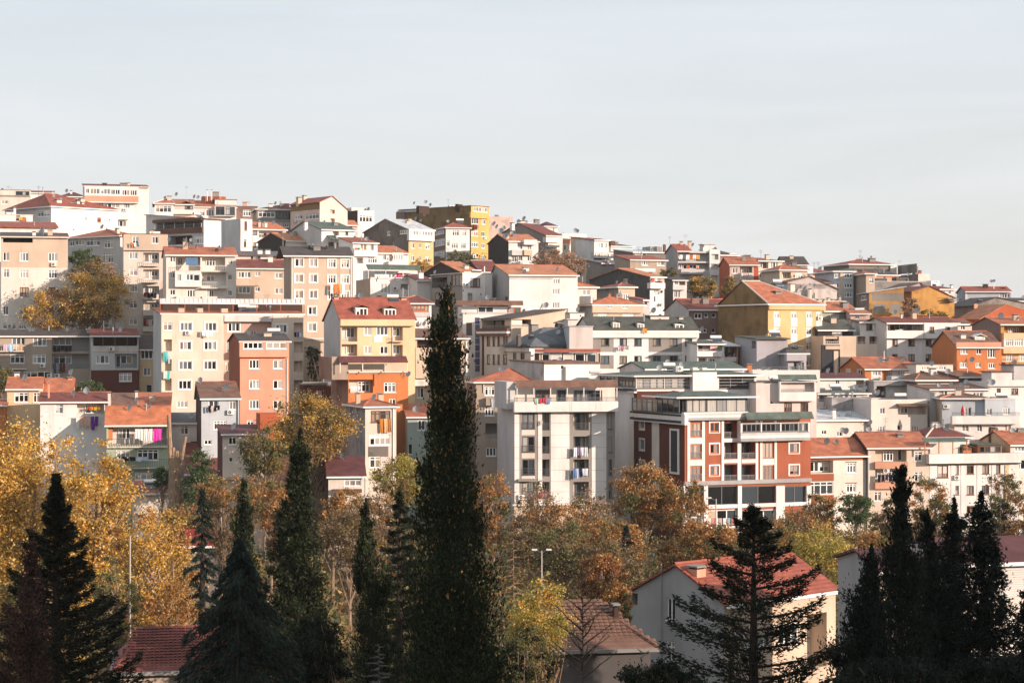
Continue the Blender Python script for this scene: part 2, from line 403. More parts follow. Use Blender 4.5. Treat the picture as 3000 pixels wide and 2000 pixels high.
BUILDINGS = []
class Bd:
    def __init__(s, label, D, x0, x1, yt, xs=None, th=None, dep=None, wall='cream', side=None, roof=None, name='apartment_building', cat='building', group='houses on the hillside', over=.4, gut=True):
        s.label, s.D, s.wall, s.side = label, D, wall, side or wall
        s.roofspec, s.over, s.gut = roof, over, gut
        k0, k1 = K(x0), K(x1); s.P0 = (k0*D, D)
        if xs is not None:
            ks = K(xs); tt = R(th if th is not None else 20)
            if dep is None:
                den = math.sin(tt)+ks*math.cos(tt); dep = (k0-ks)*D/max(den, .05)
                if dep < 5: dep = 5.0
                if dep > 24: dep = 24.0
            q = (k0-ks)*D/(dep*math.sqrt(1+ks*ks)); tt = math.asin(max(-1, min(.97, q)))-math.atan(ks)
            s.th = tt
        else:
            s.th = R(th if th is not None else 12); dep = dep or 11.0
        s.dep = dep
        c, sn = math.cos(s.th), math.sin(s.th); s.u = (c, sn); s.v = (-sn, c)
        s.w_ = (k1*D-s.P0[0])/(c-k1*sn)
        cs = [(s.P0[0]+a*c-b*sn, s.P0[1]+a*sn+b*c) for a in (0, s.w_) for b in (0, dep)]
        s.bz = min(tz(*p) for p in cs)-.6
        s.root = empty(name, (s.P0[0], s.P0[1], s.bz), s.th); tag(s.root, label, cat, group)
        s.ze = s.uz(x0, yt, 0)[1]
        s.F = Face(s, 'F', 0, 0, s.w_, 0, s.ze); s.L = Face(s, 'L', 0, 0, dep, 0, s.ze); s.vols = []
        s.extra = MB(); BUILDINGS.append(s)
    def uz(s, px, py, v):
        kx, ky = K(px), (py-1000.0)/FP
        t = (v+s.P0[0]*s.v[0]+s.P0[1]*s.v[1])/(kx*s.v[0]+s.v[1])
        return ((t*kx-s.P0[0])*s.u[0]+(t-s.P0[1])*s.u[1], CZ-ky*t-s.bz)
    def vz(s, px, py, u):
        kx, ky = K(px), (py-1000.0)/FP
        t = (u+s.P0[0]*s.u[0]+s.P0[1]*s.u[1])/(kx*s.u[0]+s.u[1])
        return ((t*kx-s.P0[0])*s.v[0]+(t-s.P0[1])*s.v[1], CZ-ky*t-s.bz)
    def chim(s, x, y, w, h, v=None, col='tan', cap='conc'):
        v = s.dep*.35 if v is None else v
        u0, z1 = s.uz(x, y, v); u1, _ = s.uz(x+w, y, v); _, z0 = s.uz(x, y+h, v)
        mb = MB(); dp = max(.5, min(1.0, (u1-u0)))
        mb.box(u0, u1, v, v+dp, z0-1.2, z1-.18); mb.box(u0+.08, u1-.08, v+.08, v+dp-.08, z1-.18, z1-.06, 1); mb.box(u0-.1, u1+.1, v-.1, v+dp+.1, z1-.06, z1+.04, 2)
        mb.obj('chimney', [M(col), DARKIN, M(cap)], s.root); return s
    def blk(s, x, y, w, h, v=None, dp=3.0, col=None, name='stair_tower', roof=None):
        """a block standing on the roof"""
        v = s.dep*.4 if v is None else v
        u0, z1 = s.uz(x, y, v); u1, _ = s.uz(x+w, y, v); _, z0 = s.uz(x, y+h, v)
        mb = MB(); mb.box(u0, u1, v, v+dp, z0-.8, z1); o = mb.obj(name, [M(col or s.wall)], s.root)
        if roof: mb = MB(); mb.box(u0-.25, u1+.25, v-.25, v+dp+.25, z1+.003, z1+.14); mb.obj('cap_slab', [M(roof)], o)
        f = Face(s, 'F', v, u0, u1, z0, z1); f.solid = True; return f
    def rdish(s, x, y, r, v=2.0):
        s.F.dish(x, y, r, -v); return s
    def ant(s, x, y0, y1, v=4.0):
        u, z1 = s.uz(x, y0, v); _, z0 = s.uz(x, y1, v); mb = MB(); mb.tube((u, v, z0-.5), (u, v, z1), .035, .025, 5)
        for k, q in ((.0, .5), (.15, .35), (.3, .3)): mb.tube((u-q, v, z1-k-.1), (u+q, v, z1-k-.1), .015, .015, 4)
        mb.obj('antenna', [METAL], s.root); return s
    def skylight(s, x, y, w, h, v):
        pass
    def dormer(s, x, y, w, h, v=1.2, col='white', roofc=None, st='2'):
        """dormer / glazed roof box, (x,y,w,h) its front"""
        u0, z1 = s.uz(x, y, v); u1, _ = s.uz(x+w, y, v); _, z0 = s.uz(x, y+h, v); mb = MB()
        mb.box(u0, u1, v, v+2.6, z0-.3, z1-.02); o = mb.obj('dormer', [M(col)], s.root)
        um = (u0+u1)/2; mb = MB(); hh = (u1-u0)*.22
        mb.prism([(u0-.25, z1), (um, z1+hh), (u1+.25, z1), (u1+.25, z1-.08), (um, z1+hh-.1), (u0-.25, z1-.08)], 'v', v-.3, v+3.2); mb.obj('dormer_roof', [M(roofc or s.roofspec[2])], o)
        f = Face(s, 'F', v, u0, u1, z0, z1); f.window(st+'e', u0+.1, u1-.1, z0+.1, z1-.12, .003, w)
        return s
    def finish(s):
        mb = MB(); F, L, w_, dep, ze = s.F, s.L, s.w_, s.dep, s.ze
        rs = s.roofspec or ('p', None, 't_dark'); typ, ry, rc = rs[0], rs[1], rs[2]; opt = rs[3] if len(rs) > 3 else {}
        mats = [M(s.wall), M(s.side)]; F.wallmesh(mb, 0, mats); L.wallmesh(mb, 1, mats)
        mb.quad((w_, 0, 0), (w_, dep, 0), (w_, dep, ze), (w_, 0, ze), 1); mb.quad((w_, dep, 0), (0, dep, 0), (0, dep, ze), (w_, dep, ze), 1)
        e = s.over; th = .14; rb = MB()
        if typ in 'gs':
            rv = dep if typ == 's' else opt.get('rv', dep*.5)
            zr = max(ze+.25, s.zat(ry, w_*.5, rv))
            sl = (zr-ze)/rv; ef = opt.get('ef', e)
            el, er = opt.get('el', e*.6), opt.get('er', e*.6)
            if typ == 'g':
                sb = (zr-ze)/max(dep-rv, .1)
                prof = [(-ef, ze-ef*sl+.02), (rv, zr+.02), (dep+e, ze-e*sb+.02), (dep+e, ze-e*sb+.02+th), (rv, zr+th+.02), (-ef, ze-ef*sl+.02+th)]
                for uu in (0, w_): mb.poly([(uu, 0, ze), (uu, rv, zr), (uu, dep, ze)], 1)
            else:
                prof = [(-ef, ze-ef*sl+.02), (dep+e, zr+e*sl+.02), (dep+e, zr+e*sl+.02+th), (-ef, ze-ef*sl+.02+th)]
                for uu in (0, w_): mb.poly([(uu, 0, ze), (uu, dep, zr), (uu, dep, ze)], 1)
                mb.quad((0, dep, ze), (w_, dep, ze), (w_, dep, zr), (0, dep, zr), 1)
            rb.prism(prof, 'u', -el, w_+er); zf = ze-ef*sl
            if typ == 'g' and opt.get('cap'):
                pass
        elif typ == 'h':
            rv = opt.get('rv', dep*.5); hl, hr = opt.get('hl', min(w_*.45, dep*.5)), opt.get('hr', min(w_*.45, dep*.5))
            zr = max(ze+.25, s.zat(ry, w_*.5, rv)); sl = (zr-ze)/rv; z0 = ze-.02
            c = [(-e, -e, z0), (w_+e, -e, z0), (w_+e, dep+e, z0), (-e, dep+e, z0)]; r0, r1 = (hl, rv, zr), (max(hl+.02, w_-hr), rv, zr)
            if opt.get('gl'):                               # gable at the left end, hip at the right
                c[0] = (-.15, -e, z0); c[3] = (-.15, dep+e, z0); r0 = (-.15, rv, zr+th); mb.poly([(0, 0, ze), (0, rv, zr), (0, dep, ze)], 1)
            t = [(a, b, q+th) for a, b, q in c]
            rb.poly(c[::-1]); rb.poly([t[0], t[1], r1, r0]); rb.poly([t[1], t[2], r1]); rb.poly([t[2], t[3], r0, r1])
            if not opt.get('gl'): rb.poly([t[3], t[0], r0])
            for i in range(4): j = (i+1) % 4; rb.quad(c[i], c[j], t[j], t[i])
            zf = z0; ef = e; el = er = e
        elif typ == 'f':                                    # gable facing the front
            ux, zr = s.uz(opt['rx'], ry, 0)
            zl = max(ze, s.zat(opt['yl'], 0, 0)) if 'yl' in opt else ze; z2 = max(ze, s.zat(opt['yr'], w_, 0)) if 'yr' in opt else ze
            for vv, mi in ((0, 0), (dep, 1)): mb.poly([(0, vv, ze), (w_, vv, ze)]+([(w_, vv, z2)] if z2 > ze+.01 else [])+[(ux, vv, zr)]+([(0, vv, zl)] if zl > ze+.01 else []), mi)
            if z2 > ze+.01: mb.quad((w_, 0, ze), (w_, dep, ze), (w_, dep, z2), (w_, 0, z2), 1)
            if zl > ze+.01: mb.quad((0, 0, ze), (0, dep, ze), (0, dep, zl), (0, 0, zl), 1)
            s1 = (zr-zl)/ux; s2 = (zr-z2)/(w_-ux)
            rb.prism([(-e, zl-e*s1+.02), (ux, zr+.02), (w_+e, z2-e*s2+.02), (w_+e, z2-e*s2+.02+th), (ux, zr+.02+th), (-e, zl-e*s1+.02+th)], 'v', -min(e, .25), dep+e)
            zf = None
        elif typ == 'u':                                    # single slope along the front
            zr = s.uz(opt['rx'], ry, 0)[1]; zr = max(zr, ze+.1)
            mb.poly([(0, 0, ze), (w_, 0, ze), (w_, 0, zr)], 0); mb.poly([(0, dep, ze), (w_, dep, ze), (w_, dep, zr)], 1); mb.quad((w_, 0, ze), (w_, dep, ze), (w_, dep, zr), (w_, 0, zr), 1)
            sl = (zr-ze)/w_; rb.prism([(-e, ze-e*sl+.02), (w_+e, zr+e*sl+.02), (w_+e, zr+e*sl+.02+th), (-e, ze-e*sl+.02+th)], 'v', -e, dep+e); zf = None
        else:                                               # flat with parapet
            ph = opt.get('ph', .45); zz = ze-ph
            rb.quad((.2, .2, zz), (w_-.2, .2, zz), (w_-.2, dep-.2, zz), (.2, dep-.2, zz))
            for (a, b, c, d) in ((0, w_, 0, .2), (0, w_, dep-.2, dep), (0, .2, .2, dep-.2), (w_-.2, w_, .2, dep-.2)):
                mb.quad((a, c, ze), (b, c, ze), (b, d, ze), (a, d, ze), 1)
            for p, q in (((.2, .2), (w_-.2, .2)), ((w_-.2, .2), (w_-.2, dep-.2)), ((w_-.2, dep-.2), (.2, dep-.2)), ((.2, dep-.2), (.2, .2))):
                mb.quad((p[0], p[1], zz), (q[0], q[1], zz), (q[0], q[1], ze), (p[0], p[1], ze), 1)
            if 'cop' in opt:
                cb = MB(); o = .12
                for (a, b, c, d) in ((-o, w_+o, -o, .28), (-o, w_+o, dep-.28, dep+o), (-o, .28, .28, dep-.28), (w_-.28, w_+o, .28, dep-.28)): cb.box(a, b, c, d, ze+.003, ze+.13)
                cb.obj('coping', [M(opt['cop'])], s.root)
            zf = None
        mb.obj('wall', mats, s.root)
        ro = rb.obj('roof', [M(rc)], s.root); s.roof_o = ro
        if typ in 'gh' and s.D < 470 and rc in ('t_terra', 't_red', 't_dred', 't_orange', 't_bright', 't_brown'):
            cb = MB(); rv_ = opt.get('rv', dep*.5); x0_, x1_ = (-el, w_+er) if typ == 'g' else (r0[0], r1[0]); n_ = max(2, int((x1_-x0_)/1.2)); rg = random.Random(int(s.D*7))
            for k in range(n_): cb.tube((x0_+(x1_-x0_)*k/n_, rv_, zr+.1+rg.uniform(0, .05)), (x0_+(x1_-x0_)*(k+1)/n_, rv_, zr+.1+rg.uniform(0, .05)), .13, .13, 6)
            if typ == 'h':
                for q_ in (0, 1): cb.tube(t[0] if q_ == 0 else t[1], r0 if q_ == 0 else r1, .13, .13, 6)
            cb.obj('ridge_tiles', [M(rc if s.D < 150 else rg.choice(['t_orange', 't_terra', 'beige', 't_red']))], ro)
        if zf is not None and s.gut:
            gb = MB(); gb.box(-el, w_+er, -ef-.16, -ef-.004, zf-.05, zf+.15); 
            if typ == 'h': gb.box(-el-.14, -el-.004, -ef, dep+e, zf-.05, zf+.15)
            gb.obj('gutter', [M(s.gut) if isinstance(s.gut, str) else WHITE], ro)
        s.clutter(typ, opt, rs)
        for f in s.vols:
            vb = MB(); vm = [M(f.col)]; f.wallmesh(vb, 0, vm); p = f.volp
            a0, a1, z0, z1 = f.a0, f.a1, f.z0, f.z1; Q = f.P
            vb.quad(Q(a0, 0, z0), Q(a0, -p+.003, z0), Q(a0, -p+.003, z1), Q(a0, 0, z1)); vb.quad(Q(a1, 0, z0), Q(a1, -p+.003, z0), Q(a1, -p+.003, z1), Q(a1, 0, z1))
            vb.quad(Q(a0, 0, z0), Q(a1, 0, z0), Q(a1, -p+.003, z0), Q(a0, -p+.003, z0)); vb.quad(Q(a0, 0, z1), Q(a1, 0, z1), Q(a1, -p+.003, z1), Q(a0, -p+.003, z1))
            vb.obj(f.name, vm, s.root)
    def clutter(s, typ, opt, rs):
        """small dishes, vent pipes, tanks and aerials every roof here carries"""
        if s.D < 150 or typ in 'fu' or s.w_ < 4: return
        rg = random.Random(int(s.D*100+s.w_*37)); dep, ze = s.dep, s.ze
        def rz(v):
            if typ == 'p': return ze-.45
            rv = dep if typ == 's' else opt.get('rv', dep*.5); zr = max(ze+.25, s.zat(rs[1], s.w_*.5, rv)); return ze+(zr-ze)*min(1, v/rv)
        for k in range(rg.randint(1, 2+int(s.w_/6))):
            u = rg.uniform(.25, .8)*s.w_; v = rg.uniform(.22, .42)*dep; z = rz(v); q = rg.random()
            if q < .4:
                o = link('satellite_dish', dish_mesh(), s.root); rr = rg.uniform(.3, .5); o.location = (u, v, z+rr*1.45); o.scale = (rr,)*3; o.rotation_euler = (R(rg.uniform(-28, -14)), 0, R(-36+rg.uniform(-30, 30))-s.th)
            elif q < .65:
                mb = MB(); r_ = rg.uniform(.08, .14); h = rg.uniform(.7, 1.4); mb.tube((u, v, z-.3), (u, v, z+h), r_, r_, 7); mb.tube((u, v, z+h), (u, v, z+h+.18), r_*1.9, r_*.3, 7); mb.obj('vent_pipe', [simple('vent_steel', 'A8A8A6', .4, .5, .5)], s.root)
            elif q < .8:
                mb = MB(); a, b_ = rg.uniform(.35, .6), rg.uniform(.6, 1.2); mb.box(u-a, u+a, v, v+.7, z-.4, z+b_-.1); mb.box(u-a-.08, u+a+.08, v-.08, v+.78, z+b_-.02, z+b_+.07, 1); mb.box(u-a+.1, u+a-.1, v+.1, v+.6, z+b_-.1, z+b_-.02, 1); mb.obj('chimney', [M(rg.choice(['tan', 'conc~', 'cream', 'mauve'])), M('conc')], s.root)
            elif q < .9:
                mb = MB(); mb.box(u, u+1.6, v, v+1.0, z+.15, z+.2); mb.quad((u, v-.1, z+.25), (u+1.6, v-.1, z+.25), (u+1.6, v+1.0, z+.85), (u, v+1.0, z+.85), 1); mb.tube((u-.1, v+1.05, z+1.0), (u+1.7, v+1.05, z+1.0), .25, .25, 8, 2); mb.tube((u, v+.9, z-.4), (u, v+.9, z+.9), .04, .04, 4); mb.tube((u+1.6, v+.9, z-.4), (u+1.6, v+.9, z+.9), .04, .04, 4); mb.obj('solar_heater', [METAL, simple('solar_glass', '1A2430', .1, .6), WHITE], s.root)
            else:
                mb = MB(); h = rg.uniform(1.8, 3); mb.tube((u, v, z-.3), (u, v, z+h), .03, .025, 5)
                for i in range(4): mb.tube((u-.5+.08*i, v, z+h-.1-.16*i), (u+.5-.08*i, v, z+h-.1-.16*i), .014, .014, 4)
                mb.obj('antenna', [METAL], s.root)
    def zat(s, py, u, v):
        Y = s.P0[1]+u*s.u[1]+v*s.v[1]; return CZ-(py-1000.0)/FP*Y-s.bz
def awning(face, x, y, w, h, p, col, name='awning', posts=0, postc='white', drop=None):
    """a sloped sheet roof on posts in front of a facade; (x,y) top-left at the wall, h the seen height of its slope"""
    a0, z1 = face.az(x, y, 0); a1, _ = face.az(x+w, y, 0); _, z0 = face.az(x, y+h, p)
    mb = MB(); P = face.P; t = .1
    c = [P(a0, .01, z1), P(a1, .01, z1), P(a1, p, z0), P(a0, p, z0)]; d = [(q[0], q[1], q[2]+t) for q in c]
    mb.poly(c[::-1]); mb.poly(d)
    for i in range(4): j = (i+1) % 4; mb.quad(c[i], c[j], d[j], d[i])
    o = mb.obj(name, [M(col)], face.b.root)
    if posts:
        zb = face.az(x, drop, p)[1]
        for k in range(posts):
            a = a0+.1+(a1-a0-.2)*k/max(1, posts-1); pb = MB(); face.box(pb, a-.06, a+.06, p-.2, p-.08, zb, z0); pb.obj('post', [M(postc)], face.b.root)
    return o
# ------------------------------------------------------------------ laundry (hangs from the houses, things of their own)
CLOTH = {}
def cloth(h):
    if h not in CLOTH: CLOTH[h] = simple('cloth_'+h.lower(), h, .9, .1)
    return CLOTH[h]
def laundry(face, x, y, w, h, cols, label, d=.55):
    a0, a1, z0, z1 = face.rect(x, y, w, h, d); b = face.b
    r = empty('laundry', tuple(b.root.location), b.th); tag(r, label, 'laundry', 'washing hung out on the houses')
    mb = MB(); mb.tube(face.P(a0-.2, d, z1), face.P(a1+.2, d, z1), .015, .015, 4); mb.obj('clothes_line', [METAL], r)
    n = len(cols); st = (a1-a0)/n
    for k, c in enumerate(cols):
        mb = MB(); q0, q1 = a0+st*k+.03, a0+st*(k+1)-.02; hh = (z1-z0)*rng.uniform(.7, 1); ph = rng.uniform(0, 6); N = 5
        g = [[face.P(q0+(q1-q0)*i/N+.03*math.sin(j+ph), d+.05*math.sin(i*2.1+ph)*(j/3+.3), z1-hh*j/3-(.05*math.sin(i*1.7+ph)*j/3)) for i in range(N+1)] for j in range(4)]
        for j in range(3):
            for i in range(N): mb.quad(g[j+1][i], g[j+1][i+1], g[j][i+1], g[j][i])
        mb.obj('garment', [cloth(c)], r)
def G(a, b, n, w):   # n equally spaced windows of width w starting at a .. last starting at b
    return [(a+(b-a)*k/max(1, n-1), w) for k in range(n)]
# ------------------------------------------------------------------ skyline, left
b = Bd('long low cream house with a glazed attic band on the far left skyline', 470, -40, 90, 556, th=12, wall='beige', roof=('p', 0, 't_dark', dict(cop='conc')))
b.F.w('4g', [(-30, 30), (46, 40)], [559], 12); b.F.w('2', [(4, 20)], [586], 12); b.F.band(-30, 571, 118, 4, .2, 'conc'); b.ant(24, 545, 556)
b = Bd('small white house with a flat red edge left of the tower block', 475, 90, 156, 566, th=12, wall='white', roof=('s', 561, 't_red')); b.chim(152, 560, 6, 14, 1); b.chim(120, 563, 8, 8, 2, 'conc')
b = Bd('small house under a dark pyramid roof behind the red hipped roof', 485, 176, 250, 577, th=12, wall='blueg', roof=('h', 563, 't_maroon')); b.F.w('4', [(185, 55)], [580], 10); b.chim(205, 558, 7, 10, 3, 'cream')
b = Bd('tall white tower block with an orange band under its glazed top floor', 430, 248, 436, 546, th=14, dep=12, wall='white', roof=('s', 542, 't_dred'), gut='cream')
v = b.F.vol(248, 546, 158, 47, 1.0, 'white', 'upper_storey'); v.w('2', [(252, 9)], [553], 13); v.w('3', [(264, 28), (295, 28)], [552], 17); v.w('2', [(325, 12), (338, 13)], [555], 15); v.w('3', [(357, 22), (381, 20)], [556], 17)
v.band(248, 573, 158, 17, .12, 'salmon', 'painted_band')
b.F.w('3', [(280, 25), (315, 35), (363, 17)], [594], 15); b.F.w('3', [(340, 30)], [646], 18); b.F.ac(366, 615)
b.F.vol(344, 623, 34, 20, .9, 'white', 'loggia'); b.chim(300, 536, 13, 9, 3, 'dbrown'); b.chim(352, 536, 22, 12, 3, 'conc'); b.chim(410, 543, 20, 8, 2, 'tan'); b.rdish(255, 596, 7, -.4); b.rdish(309, 604, 8, -.6); b.rdish(270, 602, 5, -.4)
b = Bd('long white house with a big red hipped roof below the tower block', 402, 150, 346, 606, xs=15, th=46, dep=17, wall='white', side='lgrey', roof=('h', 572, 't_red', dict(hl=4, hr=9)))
b.L.w('4t', [(110, 35)], [618], 18); b.L.w('3', [(95, 40)], [662], 12); b.F.w('2', [(246, 9)], [634], 13); b.F.w('2tr', [(285, 11)], [637], 14); b.F.w('1d', [(319, 4)], [642], 5); b.F.w('1d', [(214, 5)], [670], 5)
for x, y, w, h in ((167, 584, 14, 15), (205, 594, 20, 15), (226, 588, 8, 10), (279, 604, 15, 12), (292, 610, 18, 14), (240, 592, 7, 10)): b.chim(x, y, w, h, 2.5, 'cream')
b.rdish(308, 605, 8, 2); b.ant(113, 545, 575, 6)
b = Bd('white house with a shallow sloping parapet at the left edge', 385, -60, 96, 628, xs=None, th=20, wall='white', roof=('u', 0, 't_terra', dict(rx=96)))
b.roofspec = ('p', 0, 't_terra', dict(cop='cream')); b.F.w('2b', [(47, 12)], [630], 14); b.chim(40, 607, 7, 20, 4, 'white')
laundry(b.F, 55, 636, 32, 12, ['E0A030', 'C06040', 'D8D0C8'], 'yellow and orange washing on the terrace at the left edge')
b = Bd('low white house with a rust red eave at the left edge', 368, -60, 168, 664, th=16, wall='white', roof=('s', 652, 't_red'), gut='t_red'); b.F.w('1d', [(79, 5)], [680], 6); b.rdish(128, 676, 10, -.3); b.F.w('1', [(92, 2)], [673], 16)
# second row, left
b = Bd('tall beige apartment block with an open attic at the left edge', 334, 3, 199, 694, th=14, dep=11, wall='tan', roof=('s', 684, 't_dark'), gut='cream')
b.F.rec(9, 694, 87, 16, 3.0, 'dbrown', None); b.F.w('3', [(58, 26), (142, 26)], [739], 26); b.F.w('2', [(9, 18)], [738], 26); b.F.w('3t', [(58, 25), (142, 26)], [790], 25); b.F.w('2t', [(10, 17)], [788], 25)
b.F.w('3b', [(58, 26), (141, 26)], [841], 26); b.F.w('2', [(57, 26), (9, 16)], [897], 25); b.F.ac(158, 775); b.F.w('3t', [(55, 22), (8, 40)], [948], 16); b.F.band(3, 783, 196, 190, .02, 'cream', 'render_coat'); b.F.ac(30, 955)
b.chim(95, 678, 10, 10, 2, 'white'); b.rdish(128, 672, 11, 3); b.F.band(140, 690, 59, 9, .3, 't_red', 'tiled_edge')
b = Bd('grey house under a red hipped roof behind the golden tree', 352, 352, 400, 692, xs=199, th=48, dep=14, wall='lgrey', side='lgrey', roof=('h', 671, 't_terra', dict(hl=3, hr=3)))
b.L.w('2t', [(204, 14)], [703], 19); b.L.w('3t', [(221, 25)], [698], 21); b.L.w('4t', [(253, 40)], [701], 20); b.L.w('3t', [(305, 26)], [705], 22); b.L.w('4t', [(300, 32)], [739], 32); b.L.w('3', [(250, 40)], [748], 22)
b.chim(343, 668, 8, 20, 2); b.rdish(300, 665, 8, 4)
b = Bd('narrow beige apartment block with a column of balconies right of the golden tree', 338, 362, 492, 686, th=12, dep=10, wall='beige', roof=('p', 0, 't_dred', dict(cop='t_dred')))
v = b.F.vol(362, 686, 129, 47, .5, 'tan', 'upper_storey'); v.w('2', [(388, 18), (445, 19)], [692], 21)
b.F.w('3', [(379, 24)], [738, 834], 21); b.F.w('2t', [(379, 24)], [786, 881, 929], 22)
for y in (740, 789, 838, 885, 932):
    b.F.rec(420, y, 46, 30, 1.0, 'white', None, win=[(.08, .3, .12, .75, '1'), (.5, .45, .12, .55, '2')]); b.F.bal(419, y+23, 46, 14, .8, 'bars' if y < 800 else 'solid', 'cream')
b.F.band(470, 822, 20, 60, .05, 'pink', 'painted_band'); b.chim(443, 672, 6, 12, 2)
laundry(v, 383, 711, 24, 13, ['C87838', 'E8E4DE', '2E6E8A'], 'orange white and blue washing under a top window of the narrow beige block')
laundry(b.F, 421, 857, 38, 16, ['8E2630', '1E1C20', '1E1C20', '26242A'], 'black and red washing on a balcony of the narrow beige block', .9)
laundry(b.F, 420, 935, 26, 20, ['7A2E34', 'C09090', 'C8B8B0'], 'dark red and pink washing on the lowest balcony of the narrow beige block', .9)
# skyline, centre left
b = Bd('small white house with a glazed veranda and red roof on the skyline', 452, 453, 508, 597, th=10, wall='white', roof=('h', 581, 't_terra', dict(hl=3, hr=1))); b.F.w('4t', [(456, 46)], [602], 20); b.chim(490, 574, 13, 10, 3, 'pink'); b.rdish(517, 569, 6, 3)
b = Bd('pink house with a small gabled dormer on the skyline', 456, 507, 568, 600, th=10, wall='pink', roof=('s', 586, 't_terra')); b.F.w('3g', [(541, 24)], [598], 15); b.F.bal(507, 614, 62, 11, 1.0, 'solid', 'cream'); b.dormer(528, 596, 34, 14, 2, 'pink', 't_red'); b.ant(546, 546, 585, 5)
b = Bd('white gabled house with stepped red roofs and a big chimney on the skyline', 462, 567, 692, 607, th=12, dep=12, wall='white', roof=('s', 590, 't_terra')); b.F.w('3', [(575, 25), (603, 24)], [613], 20)
v = b.F.vol(629, 603, 62, 30, 1.2, 'lgrey', 'conservatory'); v.w('2tg', [(632, 26), (661, 27)], [605], 24); f = b.blk(630, 585, 62, 20, 4, 5, 'white', 'attic_storey', 't_terra'); b.chim(622, 562, 20, 18, 6, 'conc'); b.blk(592, 575, 70, 16, 6, 4, 't_terra', 'attic_roof'); b.rdish(570, 576, 6, 3); b.rdish(580, 578, 6, 3.5)
for x in (606, 619): b.chim(x, 556, 3, 18, 5, 'white')
b = Bd('narrow brown brick house between two skyline houses', 468, 690, 754, 605, th=12, wall='mauve~', roof=('p', 0, 't_red', dict(cop='t_brown'))); b.F.w('3t', [(712, 23)], [615], 18); b.chim(712, 592, 12, 13, 2, 'salmon')
b = Bd('dark house with a glazed top floor and maroon hipped roof on the skyline', 442, 752, 853, 614, th=12, wall='taupe', roof=('h', 597, 't_maroon', dict(hl=7, hr=1))); b.F.w('4t', [(757, 48)], [618], 18); b.F.w('4gd', [(808, 43)], [619], 22); b.chim(788, 597, 11, 12, 2, 'white'); b.chim(822, 596, 26, 8, 4, 'dbrown'); b.F.w('2', [(815, 12), (833, 14)], [653], 12)
# terrace house and white stair block
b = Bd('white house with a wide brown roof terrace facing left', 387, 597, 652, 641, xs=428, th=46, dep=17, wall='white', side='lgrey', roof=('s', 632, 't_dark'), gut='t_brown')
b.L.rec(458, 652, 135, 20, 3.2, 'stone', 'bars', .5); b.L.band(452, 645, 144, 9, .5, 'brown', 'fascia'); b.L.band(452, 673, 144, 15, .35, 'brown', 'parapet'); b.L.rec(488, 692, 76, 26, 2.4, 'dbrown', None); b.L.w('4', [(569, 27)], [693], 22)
for x in (480, 512, 540, 568, 590): b.L.pipe(x, 653, 672, .06)
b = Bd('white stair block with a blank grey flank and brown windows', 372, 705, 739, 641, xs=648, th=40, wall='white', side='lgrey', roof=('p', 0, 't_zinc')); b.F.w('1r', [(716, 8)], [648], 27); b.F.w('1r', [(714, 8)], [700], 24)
b = Bd('white house with a bright orange tiled roof and cluttered balcony', 396, 740, 838, 672, th=24, dep=8, wall='white', roof=('s', 653, 't_bright')); b.F.w('1g', [(741, 13)], [668], 20); b.F.rec(758, 676, 70, 24, 1.4, 'white', None); b.chim(770, 650, 13, 12, 2, 'white'); b.chim(757, 648, 7, 8, 2, 'tan'); b.rdish(802, 652, 7, 1); b.F.w('1r', [(742, 8)], [710], 24)
laundry(b.F, 772, 682, 26, 10, ['3A2A3A', 'B07080', '3A4A5A'], 'dark and pink washing on the balcony under the orange tiled roof', -.4)
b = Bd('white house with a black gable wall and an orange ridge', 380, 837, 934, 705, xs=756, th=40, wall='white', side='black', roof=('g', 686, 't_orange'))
b.rdish(826, 733, 5, -.3); b.F.w('1', [(896, 14)], [716], 8)
b = Bd('cream house with balconies and a blue awning under a red roof', 318, 487, 692, 747, th=13, dep=10, wall='cream', roof=('g', 727, 't_terra'))
b.F.w('2', [(498, 15)], [752], 16); b.F.w('2', [(498, 15)], [799, 848], 16); b.F.w('2t', [(667, 14), ], [761], 13); b.F.w('2', [(668, 12)], [805, 851], 15)
b.F.rec(515, 752, 72, 40, 1.6, 'cream', None, win=[(.1, .2, .05, .5, '2')]); b.F.rec(592, 752, 68, 40, 1.4, 'cream', None, win=[(.2, .4, .1, .6, '3t')])
b.F.bal(513, 777, 76, 16, .9, 'white', 'cream'); b.F.bal(591, 777, 74, 17, .9, 'white', 'cream')
v = b.F.vol(513, 794, 77, 46, .9, 'white', 'glazed_balcony'); v.w('1', [(518, 13), (567, 18)], [803], 20); v.w('2', [(545, 22)], [802], 20)
b.F.rec(592, 800, 70, 36, 1.2, 'white', None, win=[(.2, .35, .05, .6, '2t')]); b.F.bal(591, 826, 74, 17, .9, 'white', 'cream')
b.F.w('3', [(548, 24), (605, 22)], [848], 28); b.F.bal(517, 868, 70, 14, .9, 'solid', 'cream'); b.F.bal(592, 868, 72, 14, .9, 'solid', 'cream')
awning(b.F, 543, 754, 36, 22, 1.1, '5A7A9A'); b.chim(536, 704, 14, 40, 3.5, 'tan'); b.chim(630, 726, 10, 12, 2, 'dbrown')
for x, y, r in ((545, 703, 9), (556, 715, 8), (561, 703, 6), (653, 729, 7), (497, 700, 7)): b.rdish(x, y, r, 3)
b = Bd('low white house with a brown fascia and grey roof strip', 352, 690, 832, 748, th=14, wall='white', roof=('s', 738, 't_slate'), gut='t_brown'); b.F.w('3r', [(735, 28), (797, 27)], [750], 15); b.rdish(749, 756, 8, -.5)
for x in (755, 778): b.chim(x, 731, 14, 8, 2, 'white')
b = Bd('tan house with a dark red roof left of the tall beige block', 331, 690, 850, 786, th=12, dep=9, wall='tan', roof=('g', 763, 't_dred'))
